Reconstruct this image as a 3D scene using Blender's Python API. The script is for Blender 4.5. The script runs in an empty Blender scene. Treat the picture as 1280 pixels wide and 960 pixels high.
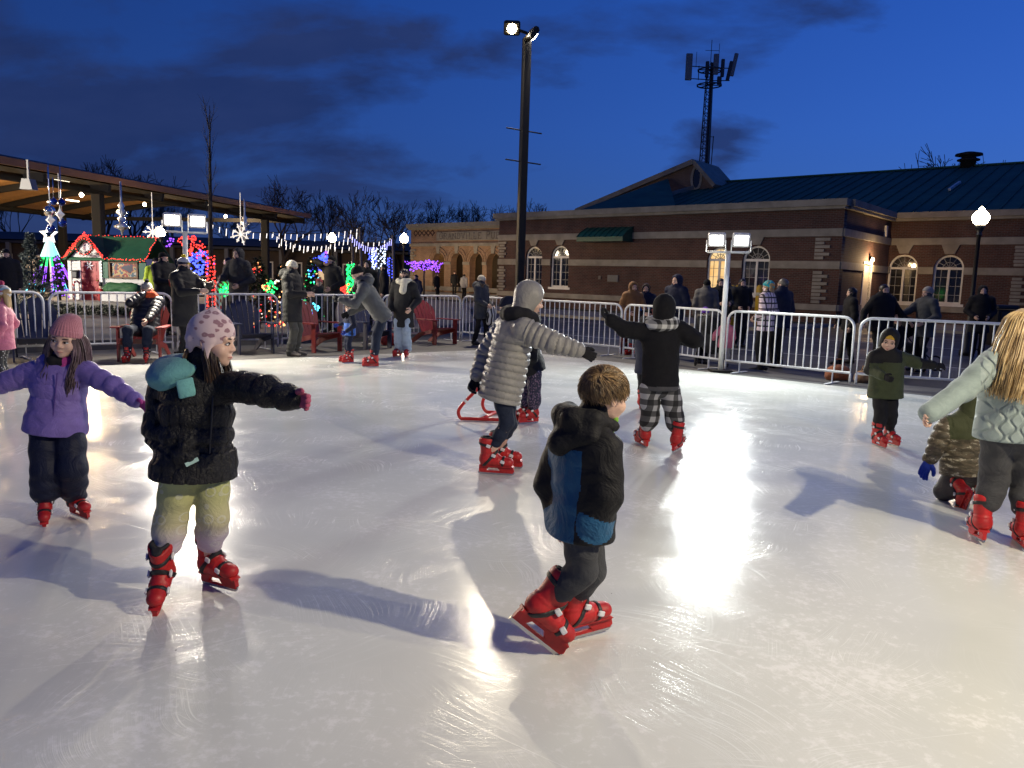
import bpy, math, random
import numpy as np
from mathutils import Vector, Matrix, Euler
R=math.radians
PI=math.pi
scene=bpy.context.scene
COL=scene.collection
rng=random.Random(7)
# ------------------------------------------------------------------ camera
CAMH=1.5; FPX=960.0
pitch=math.atan(130/960); roll=0.03
RC=Matrix.Rotation(PI/2-pitch,3,'X')@Matrix.Rotation(roll,3,'Z')
CAMP=Vector((0,0,CAMH))
def ray(px,py): return RC@Vector(((px-640)/FPX,(480-py)/FPX,-1.0))
def P(px,py,Y):
    r=ray(px,py); return CAMP+r*(Y/r.y)
def G(px,py,z=0.0):
    r=ray(px,py); return CAMP+r*((z-CAMH)/r.z)
cam=bpy.data.objects.new('camera',bpy.data.cameras.new('camera'))
cam.data.lens=27.0; cam.data.sensor_width=36; cam.data.clip_end=3000; cam.data.clip_start=.05
cam.matrix_world=Matrix.Translation(CAMP)@RC.to_4x4()
COL.objects.link(cam); scene.camera=cam
vs=scene.view_settings
vs.view_transform='Standard'; vs.look='None'; vs.exposure=0; vs.gamma=1; vs.use_curve_mapping=False
# ------------------------------------------------------------------ tagging
def tag(o,label=None,cat=None,group=None,kind=None):
    if label: o['label']=label
    if cat: o['category']=cat
    if group: o['group']=group
    if kind: o['kind']=kind
    return o
def empty(name,loc=(0,0,0),rz=0):
    o=bpy.data.objects.new(name,None); o.empty_display_size=.2
    o.location=loc; o.rotation_euler=(0,0,rz); COL.objects.link(o); return o
def link(name,me,mat=None,parent=None,loc=None):
    if mat is not None:
        for m in (mat if isinstance(mat,(list,tuple)) else [mat]): me.materials.append(m)
    o=bpy.data.objects.new(name,me); COL.objects.link(o)
    if loc is not None: o.location=loc
    if parent is not None: o.parent=parent
    return o
def kids(o): return [c for c in bpy.data.objects if c.parent==o]
def copy_tree(o,parent=None):
    c=o.copy(); COL.objects.link(c); c.parent=parent
    if parent is not None: c.matrix_parent_inverse=o.matrix_parent_inverse.copy()
    for ch in list(o.children): copy_tree(ch,c)
    return c
# ------------------------------------------------------------------ materials
def s2l(c): 
    c=c/255.0
    return c/12.92 if c<=.04045 else ((c+.055)/1.055)**2.4
def C(r,g,b): return (s2l(r),s2l(g),s2l(b),1)
class NT:
    def __init__(s,m): s.t=m.node_tree; s.m=m
    def n(s,ty,ins=None,**kw):
        x=s.t.nodes.new(ty)
        for k,v in kw.items(): setattr(x,k,v)
        for k,v in (ins or {}).items():
            i=x.inputs[k]
            if hasattr(v,'is_linked') or isinstance(v,bpy.types.NodeSocket): s.t.links.new(v,i)
            else: i.default_value=v
        return x
    def math(s,op,a,b=None,c=None):
        x=s.t.nodes.new('ShaderNodeMath'); x.operation=op
        for i,v in enumerate((a,b,c)):
            if v is None: continue
            if isinstance(v,bpy.types.NodeSocket): s.t.links.new(v,x.inputs[i])
            else: x.inputs[i].default_value=v
        return x.outputs[0]
    def mix(s,f,a,b):
        x=s.t.nodes.new('ShaderNodeMix'); x.data_type='RGBA'
        for k,v in ((0,f),(6,a),(7,b)):
            if isinstance(v,bpy.types.NodeSocket): s.t.links.new(v,x.inputs[k])
            else: x.inputs[k].default_value=v
        return x.outputs[2]
    def co(s,which='Object',scale=None,rot=None):
        tc=s.t.nodes.new('ShaderNodeTexCoord'); o=tc.outputs[which]
        if scale or rot:
            mp=s.t.nodes.new('ShaderNodeMapping'); s.t.links.new(o,mp.inputs[0])
            if scale: mp.inputs['Scale'].default_value=scale
            if rot: mp.inputs['Rotation'].default_value=rot
            o=mp.outputs[0]
        return o
    def noise(s,co,scale,detail=3,rough=.5,dist=0):
        x=s.n('ShaderNodeTexNoise',{'Vector':co,'Scale':scale,'Detail':detail,'Roughness':rough,'Distortion':dist}); return x.outputs[0]
    def ramp(s,f,pts):
        x=s.t.nodes.new('ShaderNodeValToRGB'); s.t.links.new(f,x.inputs[0]); cr=x.color_ramp
        while len(cr.elements)<len(pts): cr.elements.new(.5)
        for e,(p,c) in zip(cr.elements,pts): e.position=p; e.color=c if len(c)==4 else (*c,1)
        return x.outputs[0]
    def rng(s,f,a,b,c=0,d=1):
        x=s.n('ShaderNodeMapRange',{0:f,1:a,2:b,3:c,4:d}); return x.outputs[0]
def newmat(name):
    m=bpy.data.materials.new(name); m.use_nodes=True
    return m,NT(m),m.node_tree.nodes['Principled BSDF']
_mc={}
def mat(name,col,rough=.6,metal=0,bump=None,var=None,emit=None,estr=1,sheen=0,spec=.5,fold=None):
    """bump=(scale,strength) fine weave; fold=(scale,strength) soft creases; var=(scale,amount) colour unevenness"""
    if name in _mc: return _mc[name]
    m,t,b=newmat(name)
    if len(col)==3: col=(*col,1)
    b.inputs['Base Color'].default_value=col; b.inputs['Roughness'].default_value=rough; b.inputs['Metallic'].default_value=metal
    b.inputs['Specular IOR Level'].default_value=spec
    if sheen: b.inputs['Sheen Weight'].default_value=sheen
    if emit is not None:
        b.inputs['Emission Color'].default_value=emit if len(emit)==4 else (*emit,1); b.inputs['Emission Strength'].default_value=estr
    co=t.co()
    if var:
        f=t.noise(co,var[0],5,.6); f=t.rng(f,.3,.7,1-var[1],1+var[1])
        x=t.n('ShaderNodeVectorMath',{0:tuple(col[:3])},operation='SCALE'); t.t.links.new(f,x.inputs['Scale'])
        t.t.links.new(x.outputs[0],b.inputs['Base Color'])
    h=None
    if bump: h=t.math('MULTIPLY',t.noise(co,bump[0],2,.5),bump[1])
    if fold:
        g=t.math('MULTIPLY',t.noise(co,fold[0],4,.55,1.2),fold[1]); h=g if h is None else t.math('ADD',h,g)
    if h is not None:
        bp=t.n('ShaderNodeBump',{'Height':h,'Strength':1.0,'Distance':.01}); t.t.links.new(bp.outputs[0],b.inputs['Normal'])
    _mc[name]=m; return m
def cloth(name,col,rough=.8,fold=(7,1.2),bump=(350,.12),sheen=.12): return mat(name,col,rough,bump=bump,var=(9,.16),sheen=sheen*min(1,max(col)*6),spec=.25,fold=fold)
def nylon(name,col,rough=.42,fold=(9,1.6)): return mat(name,col,rough,bump=(60,.15),var=(6,.12),spec=.5,fold=fold)
def glow(name,col,strength):
    if name in _mc: return _mc[name]
    m,t,b=newmat(name); c=col if len(col)==4 else (*col,1)
    b.inputs['Base Color'].default_value=c; b.inputs['Emission Color'].default_value=c; b.inputs['Emission Strength'].default_value=strength
    _mc[name]=m; return m
def plaid(name,dark,midc,light,s=12.0,rough=.8,duty=.5):
    if name in _mc: return _mc[name]
    m,t,b=newmat(name); co=t.co()
    sp=t.n('ShaderNodeSeparateXYZ',{0:co})
    u=t.math('ADD',sp.outputs[0],t.math('MULTIPLY',sp.outputs[1],.7))
    def st(v): return t.math('LESS_THAN',t.math('FRACT',t.math('MULTIPLY',v,s)),duty)
    k=t.math('MULTIPLY',t.math('ADD',st(u),st(sp.outputs[2])),.5)
    c=t.ramp(k,[(0,light),(.5,midc),(1,dark)]); c.node.color_ramp.interpolation='CONSTANT'
    c.node.color_ramp.elements[1].position=.3; c.node.color_ramp.elements[2].position=.8
    t.t.links.new(c,b.inputs['Base Color']); b.inputs['Roughness'].default_value=rough
    bp=t.n('ShaderNodeBump',{'Height':t.noise(co,9,4,.55,1),'Strength':.8,'Distance':.012}); t.t.links.new(bp.outputs[0],b.inputs['Normal'])
    _mc[name]=m; return m
# ------------------------------------------------------------------ mesh builder
class MB:
    def __init__(s): s.v=[]; s.f=[]; s.mi=[]; s.m=0
    def add(s,v,f):
        o=len(s.v); s.v+= [tuple(x) for x in v]; s.f+=[tuple(i+o for i in q) for q in f]; s.mi+=[s.m]*len(f); return s
    def box(s,c,d,rot=None,bev=0):
        x,y,z=d[0]/2,d[1]/2,d[2]/2
        if bev:
            return s.prism_bev(c,d,rot,bev)
        v=[Vector((a*x,b*y,e*z)) for a in(-1,1) for b in(-1,1) for e in(-1,1)]
        if rot is not None: v=[rot@q for q in v]
        c=Vector(c); v=[q+c for q in v]
        return s.add(v,[(0,1,3,2),(4,6,7,5),(0,4,5,1),(2,3,7,6),(0,2,6,4),(1,5,7,3)])
    def prism_bev(s,c,d,rot,b):
        x,y,z=d[0]/2,d[1]/2,d[2]/2
        ring=lambda X,Y,zz:[(-X,-Y,zz),(X,-Y,zz),(X,Y,zz),(-X,Y,zz)]
        def oct_(X,Y,zz): return [(-X+b,-Y,zz),(X-b,-Y,zz),(X,-Y+b,zz),(X,Y-b,zz),(X-b,Y,zz),(-X+b,Y,zz),(-X,Y-b,zz),(-X,-Y+b,zz)]
        v=oct_(x-b*.7,y-b*.7,-z)+oct_(x,y,-z+b)+oct_(x,y,z-b)+oct_(x-b*.7,y-b*.7,z)
        v=[Vector(q) for q in v]
        if rot is not None: v=[rot@q for q in v]
        v=[q+Vector(c) for q in v]
        f=[tuple(range(7,-1,-1)),tuple(range(24,32))]
        for k in range(3):
            for i in range(8): j=(i+1)%8; f.append((k*8+i,k*8+j,k*8+8+j,k*8+8+i))
        return s.add(v,f)
    def beam(s,a,b,w,h,up=(0,0,1),bev=0):
        a=Vector(a); b=Vector(b); d=(b-a); L=d.length; d.normalize(); up=Vector(up)
        if abs(d.dot(up))>.99: up=Vector((1,0,0))
        x=d.cross(up).normalized(); z=x.cross(d)
        rot=Matrix((x,d,z)).transposed()
        return s.box((a+b)/2,(w,L,h),rot,bev)
    def tube(s,pts,r,n=8,closed=False,cap=True):
        pts=[Vector(p) for p in pts]; N=len(pts)
        rs=r if isinstance(r,(list,tuple)) else [r]*N
        o=len(s.v); prev=None
        for i,p in enumerate(pts):
            if closed: d=pts[(i+1)%N]-pts[i-1]
            else: d=pts[min(i+1,N-1)]-pts[max(i-1,0)]
            d.normalize()
            if prev is None:
                u=Vector((0,0,1)) if abs(d.z)<.9 else Vector((1,0,0))
                x=d.cross(u).normalized()
            else:
                x=prev-d*prev.dot(d); x.normalize()
            prev=x; y=d.cross(x)
            for k in range(n):
                a=2*PI*k/n; s.v.append(tuple(p+(x*math.cos(a)+y*math.sin(a))*rs[i]))
        f=[]
        for i in range(N if closed else N-1):
            j=(i+1)%N
            for k in range(n):
                l=(k+1)%n; f.append((o+i*n+k,o+i*n+l,o+j*n+l,o+j*n+k))
        if cap and not closed and n>2:
            f.append(tuple(o+k for k in range(n-1,-1,-1))); f.append(tuple(o+(N-1)*n+k for k in range(n)))
        s.f+=f; s.mi+=[s.m]*len(f); return s
    def lathe(s,c,prof,n=20,rot=None):
        c=Vector(c); v=[]
        for (r,z) in prof:
            for k in range(n):
                a=2*PI*k/n; q=Vector((r*math.cos(a),r*math.sin(a),z))
                if rot is not None: q=rot@q
                v.append(q+c)
        f=[]
        for i in range(len(prof)-1):
            for k in range(n):
                l=(k+1)%n; f.append((i*n+k,i*n+l,(i+1)*n+l,(i+1)*n+k))
        if prof[0][0]>1e-5: f.append(tuple(range(n-1,-1,-1)))
        if prof[-1][0]>1e-5: f.append(tuple((len(prof)-1)*n+k for k in range(n)))
        return s.add(v,f)
    def ball(s,c,r,n=10,m=6,sc=(1,1,1)):
        prof=[(max(1e-6,r*math.sin(PI*i/m)),-r*math.cos(PI*i/m)) for i in range(m+1)]
        o=len(s.v); s.lathe((0,0,0),prof,n)
        for i in range(o,len(s.v)):
            q=s.v[i]; s.v[i]=(c[0]+q[0]*sc[0],c[1]+q[1]*sc[1],c[2]+q[2]*sc[2])
        return s
    def extrude(s,poly,vec,holes=None):
        """poly: list of 3D points (planar, convex or simple), extruded by vec"""
        n=len(poly); vec=Vector(vec); a=[Vector(p) for p in poly]; b=[p+vec for p in a]
        f=[tuple(range(n-1,-1,-1)),tuple(range(n,2*n))]+[(i,(i+1)%n,n+(i+1)%n,n+i) for i in range(n)]
        return s.add(a+b,f)
    def ring(s,outer,inner,vec):
        n=len(outer); vec=Vector(vec); o=[Vector(p) for p in outer]; i_=[Vector(p) for p in inner]
        v=o+i_+[p+vec for p in o]+[p+vec for p in i_]; f=[]
        for k in range(n):
            l=(k+1)%n
            f+=[(k,n+k,n+l,l),(2*n+k,2*n+l,3*n+l,3*n+k),(k,l,2*n+l,2*n+k),(n+k,3*n+k,3*n+l,n+l)]
        return s.add(v,f)
    def build(s,name,mat=None,parent=None,smooth=False,loc=None,fix=True):
        me=bpy.data.meshes.new(name); me.from_pydata(s.v,[],s.f)
        if mat is not None:
            for m in (mat if isinstance(mat,(list,tuple)) else [mat]): me.materials.append(m)
        if any(s.mi): me.polygons.foreach_set('material_index',s.mi)
        if smooth is True: me.polygons.foreach_set('use_smooth',[True]*len(me.polygons))
        me.update()
        if fix:
            import bmesh
            bm=bmesh.new(); bm.from_mesh(me); bmesh.ops.recalc_face_normals(bm,faces=bm.faces); bm.to_mesh(me); bm.free()
        if smooth=='auto':
            me.polygons.foreach_set('use_smooth',[True]*len(me.polygons)); me.set_sharp_from_angle(angle=R(35))
        return link(name,me,None,parent,loc)
# ------------------------------------------------------------------ signed-distance modelling (surface nets)
def A(v): return np.array(v,dtype=np.float32)
def sines(seed,n=7):
    r=np.random.RandomState(seed); k=r.normal(size=(n,3)); k/=np.linalg.norm(k,axis=1)[:,None]
    return k*r.uniform(.6,1.7,size=(n,1)),r.uniform(0,6.28,size=n)
def wav(X,Y,Z,freq,seed=1,n=6,stretch=(1,1,1)):
    k,ph=sines(seed,n); o=0
    wx=.35*np.sin(freq*.7*(Y*stretch[1]+.6*Z*stretch[2])+seed)/freq*2
    for i in range(n): o=o+np.sin(freq*(k[i,0]*(X*stretch[0]+wx)+k[i,1]*Y*stretch[1]+k[i,2]*Z*stretch[2])+ph[i])
    return o/n
class Field:
    def __init__(s,h): s.h=h; s.ops=[]; s.lo=A((9e9,)*3); s.hi=-s.lo
    def _bb(s,lo,hi):
        s.lo=np.minimum(s.lo,lo); s.hi=np.maximum(s.hi,hi)
    def cone(s,a,b,ra,rb,k=.02,flat=None,u0=None,mode='+'):
        a=A(a);b=A(b); m=max(ra,rb); lo=np.minimum(a,b)-m; hi=np.maximum(a,b)+m
        if mode=='+': s._bb(lo,hi)
        fn=(A(flat[0]),float(flat[1])) if flat else None
        def fnc(X,Y,Z):
            px,py,pz=X-a[0],Y-a[1],Z-a[2]; bx=(b-a).copy()
            if fn is not None:
                F,sc=fn; q=(px*F[0]+py*F[1]+pz*F[2])*(sc-1); px=px+q*F[0];py=py+q*F[1];pz=pz+q*F[2]; bx=bx+(sc-1)*bx.dot(F)*F
            L2=float(bx.dot(bx))+1e-9
            t=np.clip((px*bx[0]+py*bx[1]+pz*bx[2])/L2,0,1)
            d=np.sqrt((px-t*bx[0])**2+(py-t*bx[1])**2+(pz-t*bx[2])**2)-(ra+(rb-ra)*t)
            return d,(None if u0 is None else u0+t*math.sqrt(L2))
        s.ops.append(('prim',fnc,k,mode,lo,hi)); return s
    def chain(s,pts,rs,k=.02,flat=None,u0=None):
        u=u0
        for i in range(len(pts)-1):
            s.cone(pts[i],pts[i+1],rs[i],rs[i+1],k,flat,u)
            if u is not None: u+=(Vector(pts[i+1])-Vector(pts[i])).length
        return s
    def ell(s,c,r,Rm=None,k=.02,mode='+'):
        c=A(c); r=A(r); m=r.max(); lo=c-m; hi=c+m
        if Rm is None: lo=c-r; hi=c+r
        if mode=='+': s._bb(lo,hi)
        Rn=None if Rm is None else np.array(Rm,dtype=np.float32)
        def fnc(X,Y,Z):
            x,y,z=X-c[0],Y-c[1],Z-c[2]
            if Rn is not None:
                x,y,z=(Rn[0,0]*x+Rn[1,0]*y+Rn[2,0]*z),(Rn[0,1]*x+Rn[1,1]*y+Rn[2,1]*z),(Rn[0,2]*x+Rn[1,2]*y+Rn[2,2]*z)
            k0=np.sqrt((x/r[0])**2+(y/r[1])**2+(z/r[2])**2); k1=np.sqrt((x/r[0]**2)**2+(y/r[1]**2)**2+(z/r[2]**2)**2)+1e-6
            return k0*(k0-1)/k1,None
        s.ops.append(('prim',fnc,k,mode,lo,hi)); return s
    def clip(s,c,n,k=0.0):
        s.ops.append(('clip',A(c),A(n),k)); return s
    def disp(s,fn): s.ops.append(('disp',fn)); return s
    def solve(s,extra=0):
        h=s.h; lo=s.lo-(4*h+extra); hi=s.hi+(4*h+extra)
        n=np.ceil((hi-lo)/h).astype(int)+1
        ax=[lo[i]+h*np.arange(n[i],dtype=np.float32) for i in range(3)]
        X=ax[0][:,None,None];Y=ax[1][None,:,None];Z=ax[2][None,None,:]
        D=np.full(n,.6,dtype=np.float32); U=np.zeros(n,dtype=np.float32)
        for op in s.ops:
            if op[0]=='prim':
                _,f,k,mode,l,hh=op; pad=k+5*h+extra
                i0=np.maximum(((l-pad-lo)/h).astype(int),0); i1=np.minimum(np.ceil((hh+pad-lo)/h).astype(int)+1,n)
                if (i1<=i0).any(): continue
                sl=tuple(slice(i0[j],i1[j]) if mode!='&' else slice(None) for j in range(3))
                d,u=f(X[sl[0]],Y[:,sl[1]],Z[:,:,sl[2]])
                d0=D[sl]
                if mode=='+':
                    if u is not None: U[sl]=np.where(d<d0,u,U[sl])
                    t=np.clip(.5+.5*(d-d0)/k,0,1); D[sl]=d+(d0-d)*t-k*t*(1-t)
                elif mode=='-':
                    e=-d; t=np.clip(.5-.5*(e-d0)/k,0,1); D[sl]=e+(d0-e)*t+k*t*(1-t)
                else:
                    t=np.clip(.5-.5*(d-d0)/k,0,1); D[sl]=d+(d0-d)*t+k*t*(1-t)
            elif op[0]=='clip':
                _,c,nn,k=op; e=(X-c[0])*nn[0]+(Y-c[1])*nn[1]+(Z-c[2])*nn[2]
                D=np.maximum(D,e) if k==0 else (lambda t:e+(D-e)*t+k*t*(1-t))(np.clip(.5-.5*(e-D)/k,0,1))
            else: D=D+op[1](X,Y,Z,U,D)
        D[0]=D[-1]=.6; D[:,0]=D[:,-1]=.6; D[:,:,0]=D[:,:,-1]=.6
        return snet(D.astype(np.float32),lo,h)
def snet(D,lo,h):
    S=D<0; n=D.shape
    c=np.zeros((n[0]-1,n[1]-1,n[2]-1),np.uint8)
    for i in(0,1):
        for j in(0,1):
            for k in(0,1): c+=S[i:n[0]-1+i,j:n[1]-1+j,k:n[2]-1+k]
    act=(c>0)&(c<8); ids=np.argwhere(act)
    idx=np.full(act.shape,-1,np.int32); idx[act]=np.arange(len(ids))
    pos=np.zeros((len(ids),3),np.float32); cnt=np.zeros(len(ids),np.float32)
    for axs in range(3):
        o=[a for a in range(3) if a!=axs]
        for p in(0,1):
            for q in(0,1):
                off=[0,0,0]; off[o[0]]=p; off[o[1]]=q
                a=ids+off; b=a.copy(); b[:,axs]+=1
                va=D[a[:,0],a[:,1],a[:,2]]; vb=D[b[:,0],b[:,1],b[:,2]]
                m=(va<0)!=(vb<0); t=np.where(m,va/np.where(m,va-vb,1),0)
                pp=np.tile(A(off),(len(ids),1)); pp[:,axs]+=t
                pos+=pp*m[:,None]; cnt+=m
    pos=(ids+pos/cnt[:,None])*h+lo
    F=[]
    for axs in range(3):
        y=(axs+1)%3; z=(axs+2)%3
        sl=[slice(None)]*3; sl[axs]=slice(0,n[axs]-1); s2=list(sl); s2[axs]=slice(1,n[axs])
        E=np.argwhere(S[tuple(sl)]!=S[tuple(s2)])
        E=E[(E[:,y]>0)&(E[:,z]>0)&(E[:,y]<n[y]-1)&(E[:,z]<n[z]-1)]
        ins=S[E[:,0],E[:,1],E[:,2]]
        def cell(dy,dz):
            q=E.copy(); q[:,y]+=dy; q[:,z]+=dz; return idx[q[:,0],q[:,1],q[:,2]]
        qd=np.stack([cell(-1,-1),cell(0,-1),cell(0,0),cell(-1,0)],1)
        qd[~ins]=qd[~ins][:,::-1]
        F.append(qd)
    return pos.astype(np.float32),np.concatenate(F).astype(np.int32)
def npmesh(name,V,F,mi=None):
    me=bpy.data.meshes.new(name)
    me.vertices.add(len(V)); me.vertices.foreach_set('co',np.ascontiguousarray(V,dtype=np.float32).ravel())
    me.loops.add(F.size); me.loops.foreach_set('vertex_index',F.ravel().astype(np.int32))
    me.polygons.add(len(F)); me.polygons.foreach_set('loop_start',np.arange(0,F.size,4,dtype=np.int32))
    me.polygons.foreach_set('use_smooth',np.ones(len(F),dtype=bool))
    if mi is not None: me.polygons.foreach_set('material_index',mi.astype(np.int32))
    me.update(calc_edges=True); return me
def join(parts):
    V=[];F=[];o=0
    for v,f in parts: V.append(v); F.append(f+o); o+=len(v)
    return np.concatenate(V),np.concatenate(F)
def xf(M,vf):
    v,f=vf; M=np.array(M,dtype=np.float32); w=v@M[:3,:3].T+M[:3,3]
    if np.linalg.det(M[:3,:3])<0: f=f[:,::-1]
    return w.astype(np.float32),f
# ------------------------------------------------------------------ figures
Zv=Vector((0,0,1))
SKIN=[mat('skin_fair',(.62,.40,.30),.5,bump=(120,.05),var=(14,.07)),mat('skin_tan',(.48,.29,.20),.5,bump=(120,.05),var=(14,.07))]
EYEW=mat('eye_white',(.75,.73,.7),.25); IRIS=mat('iris_dark',(.03,.018,.012),.15); LASH=mat('lash',(.02,.014,.011),.7); LIP=mat('lip',(.50,.20,.18),.45)
_hd={}
def head_vf(n,kid=False):
    key=(n,kid)
    if key in _hd: return _hd[key]
    f=Field(1/n)
    f.ell((0,.03,.63),(.335,.42,.365)); f.ell((0,-.12,.38),(.272,.272,.36),k=.06); f.ell((0,-.16,.2),(.205,.2,.17),k=.07)
    f.ell((0,-.28,.105),(.1,.09,.085),k=.06)
    for s in(-1,1):
        f.ell((s*.165,-.235,.345),(.115,.13,.125) if not kid else (.13,.135,.135),k=.07)
    f.cone((-.19,-.325,.575),(.19,-.325,.575),.055,.055,k=.08)
    for s in(-1,1): f.ell((s*.145,-.46,.485),(.085,.085,.05),k=.07,mode='-')
    nl=.43 if kid else .455
    f.cone((0,-.36,.53),(0,-nl,.385),.03,.05,k=.04)
    for s in(-1,1): f.ell((s*.05,-.40,.36),(.042,.05,.038),k=.03)
    f.ell((0,-.38,.232),(.085,.045,.026),k=.03); f.ell((0,-.37,.187),(.07,.045,.024),k=.03)
    for s in(-1,1):
        f.ell((s*.335,.03,.46),(.035,.085,.125),Matrix.Rotation(s*R(-18),3,'Z')@Matrix.Rotation(R(-12),3,'X'),k=.02)
        f.ell((s*.37,.0,.47),(.02,.045,.07),k=.02,mode='-')
    f.cone((0,.07,.28),(0,.10,-.3),.18,.2,k=.08)
    _hd[key]=f.solve(); return _hd[key]
_hand={}
def hand_vf(h,curl,glove=False,spread=.0):
    """hand of length 1: wrist at origin, fingers along -Z, palm faces +X, thumb on -Y"""
    key=(h,curl,glove,spread)
    if key in _hand: return _hand[key]
    g=.022 if glove else 0; f=Field(h)
    for y,w in ((-.14,.1),(-.03,.1),(.07,.095),(.15,.085)): f.cone((0,y*.55,-.05),(0,y,-.46),.1+g,w*.85+g,k=.06,flat=((1,0,0),1.25))
    f.cone((0,0,.2),(0,0,-.06),.125+g,.12+g,k=.08,flat=((1,0,0),1.2))
    for i,(y,L,w) in enumerate(((-.155,.40,.058),(-.05,.455,.06),(.06,.42,.057),(.155,.33,.05))):
        p=Vector((0,y,-.46)); a=R(curl*.5); seg=(L*.45,L*.31,L*.26); pts=[p]
        yy=math.sin(spread*(i-1.5))
        for sgl in seg:
            p=p+Vector((math.sin(a),yy*.6,-math.cos(a))).normalized()*sgl; pts.append(p); a+=R(curl*.75)
        f.chain(pts,[w+g,w*.95+g,w*.88+g,w*.75+g],k=.02)
    p0=Vector((.04,-.1,-.14)); p1=p0+Vector((.08,-.16,-.15)); p2=p1+Vector((.07,-.06,-.15)); p3=p2+Vector((.05,0,-.11))
    f.chain([p0,p1,p2,p3],[.085+g,.07+g,.06+g,.05+g],k=.035)
    _hand[key]=f.solve(); return _hand[key]
# --- skate, built once and shared
RED=mat('skate_red_plastic',(.44,.014,.014),.52,bump=(55,.12),var=(16,.25)); BLK=mat('black_strap',(.012,.012,.013),.55); STEEL=mat('skate_steel',(.5,.5,.52),.25,metal=1)
BUCK=mat('buckle_white',(.7,.7,.7),.35); LINER=mat('boot_liner_black',(.015,.015,.017),.8)
def _boot_field(h,g=0):
    f=Field(h)
    f.cone((0,.062,.112),(0,-.02,.112),.047+g,.045+g,k=.02); f.cone((0,-.02,.112),(0,-.115,.102),.045+g,.042+g,k=.02,flat=((0,0,1),1.15))
    f.cone((0,.058,.13),(0,.052,.20),.050+g,.047+g,k=.03); f.cone((0,.052,.20),(0,.06,.265),.047+g,.058+g,k=.02)
    f.cone((0,-.0,.17),(0,.005,.275),.03+g,.032+g,k=.03)
    f.clip((0,0,.068),(0,0,-1)); f.clip((0,0,.282),(0,-.15,1))
    return f
def make_skate():
    f=_boot_field(.006); f.ell((0,.06,.30),(.046,.05,.06),k=.006,mode='-'); f.disp(lambda X,Y,Z,U,D:-.0025*((np.abs(Z-.155)<.008)|(np.abs(Y+.045)<.006)))
    bv,bf=f.solve()
    mb=MB()
    # sole plate and holder with two openings
    out=[(.115,.03),(.112,.062),(.10,.078),(-.13,.078),(-.158,.066),(-.163,.04),(-.14,.026),(.10,.024)]
    mb.extrude([(-.014,y,z) for y,z in [(.11,.055),(.11,.075),(-.135,.077),(-.16,.066),(-.158,.055)]],(.028,0,0))
    mb.extrude([(-.028,y,z) for y,z in [(.108,.064),(.108,.078),(-.14,.078),(-.158,.066)]],(.056,0,0))
    mb.extrude([(-.011,y,z) for y,z in [(.113,.024),(.112,.058),(.035,.058),(.06,.024)]],(.022,0,0))
    mb.extrude([(-.011,y,z) for y,z in [(-.06,.024),(-.03,.058),(-.158,.058),(-.163,.03),(-.15,.02)]],(.022,0,0))
    mb.extrude([(-.008,y,z) for y,z in [(.113,.016),(.113,.03),(-.155,.03),(-.155,.016)]],(.016,0,0))
    o=len(bv); V=[tuple(q) for q in bv]+mb.v; Fq=[tuple(q) for q in bf]+[tuple(i+o for i in q) for q in mb.f]
    me=bpy.data.meshes.new('skate'); me.from_pydata(V,[],Fq); me.polygons.foreach_set('use_smooth',[i<len(bf) for i in range(len(Fq))]); me.materials.append(RED); me.update()
    b=MB(); b.extrude([(-.003,y,z) for y,z in [(.118,.006),(.118,.02),(-.15,.02),(-.158,.03),(-.166,.028),(-.163,.012),(-.145,.001),(.105,0)]],(.006,0,0))
    bl=bpy.data.meshes.new('blade'); bl.from_pydata(b.v,[],b.f); bl.materials.append(STEEL)
    sts=[]
    for c,n,w,(by,bz,bx) in (((0,.05,.235),(0,-.15,1),.011,(.035,.232,.058)),((0,-.0,.155),(0,.75,.66),.011,(-.005,.158,.05)),((0,-.075,.1),(0,1,.12),.010,(-.075,.112,.049))):
        g=_boot_field(.005,.005); n=Vector(n).normalized()
        g.clip(Vector(c)+n*w,n); g.clip(Vector(c)-n*w,-n); v,q=g.solve(); k=MB()
        for s in(-1,1): k.box((s*bx,by,bz),(.012,.034,.024),Matrix.Rotation(R(20),3,'X'),.004)
        o=len(v); me2=bpy.data.meshes.new('strap'); me2.from_pydata([tuple(x) for x in v]+k.v,[],[tuple(int(i) for i in x) for x in q]+[tuple(i+o for i in x) for x in k.f])
        me2.materials.append(BLK); me2.materials.append(BUCK); me2.polygons.foreach_set('material_index',[0]*len(q)+[1]*len(k.f)); me2.polygons.foreach_set('use_smooth',[True]*len(q)+[False]*len(k.f)); me2.update(); sts.append(me2)
    l=Field(.006); l.cone((0,.058,.22),(0,.06,.285),.04,.047,k=.01); l.cone((0,.0,.2),(0,.0,.295),.022,.024,k=.02); l.clip((0,0,.298),(0,0,1)); l.ell((0,.06,.315),(.036,.04,.04),k=.005,mode='-')
    v,q=l.solve(); ln=npmesh('boot_liner',v,q); ln.materials.append(LINER)
    return dict(skate=me,kids=[('blade',bl),('boot_liner',ln)]+[('strap',x) for x in sts])
SK=make_skate()
ANK=Vector((0,.045,.15))
def foot_matrix(ank,yaw,pit,rl,s):
    return Matrix.Translation(ank)@Matrix.Rotation(yaw,4,'Z')@Matrix.Rotation(pit,4,'X')@Matrix.Rotation(rl,4,'Y')@Matrix.Scale(s,4)@Matrix.Translation(-ANK)
def add_skate(par,ank,yaw,pit=0,rl=0,s=.85,red=None):
    o=bpy.data.objects.new('skate',SK['skate']); COL.objects.link(o); o.parent=par; o.matrix_local=foot_matrix(ank,yaw,pit,rl,s)
    for k,me in SK['kids']:
        c=bpy.data.objects.new(k,me); COL.objects.link(c); c.parent=o
    return o
_shoe=[]
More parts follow.
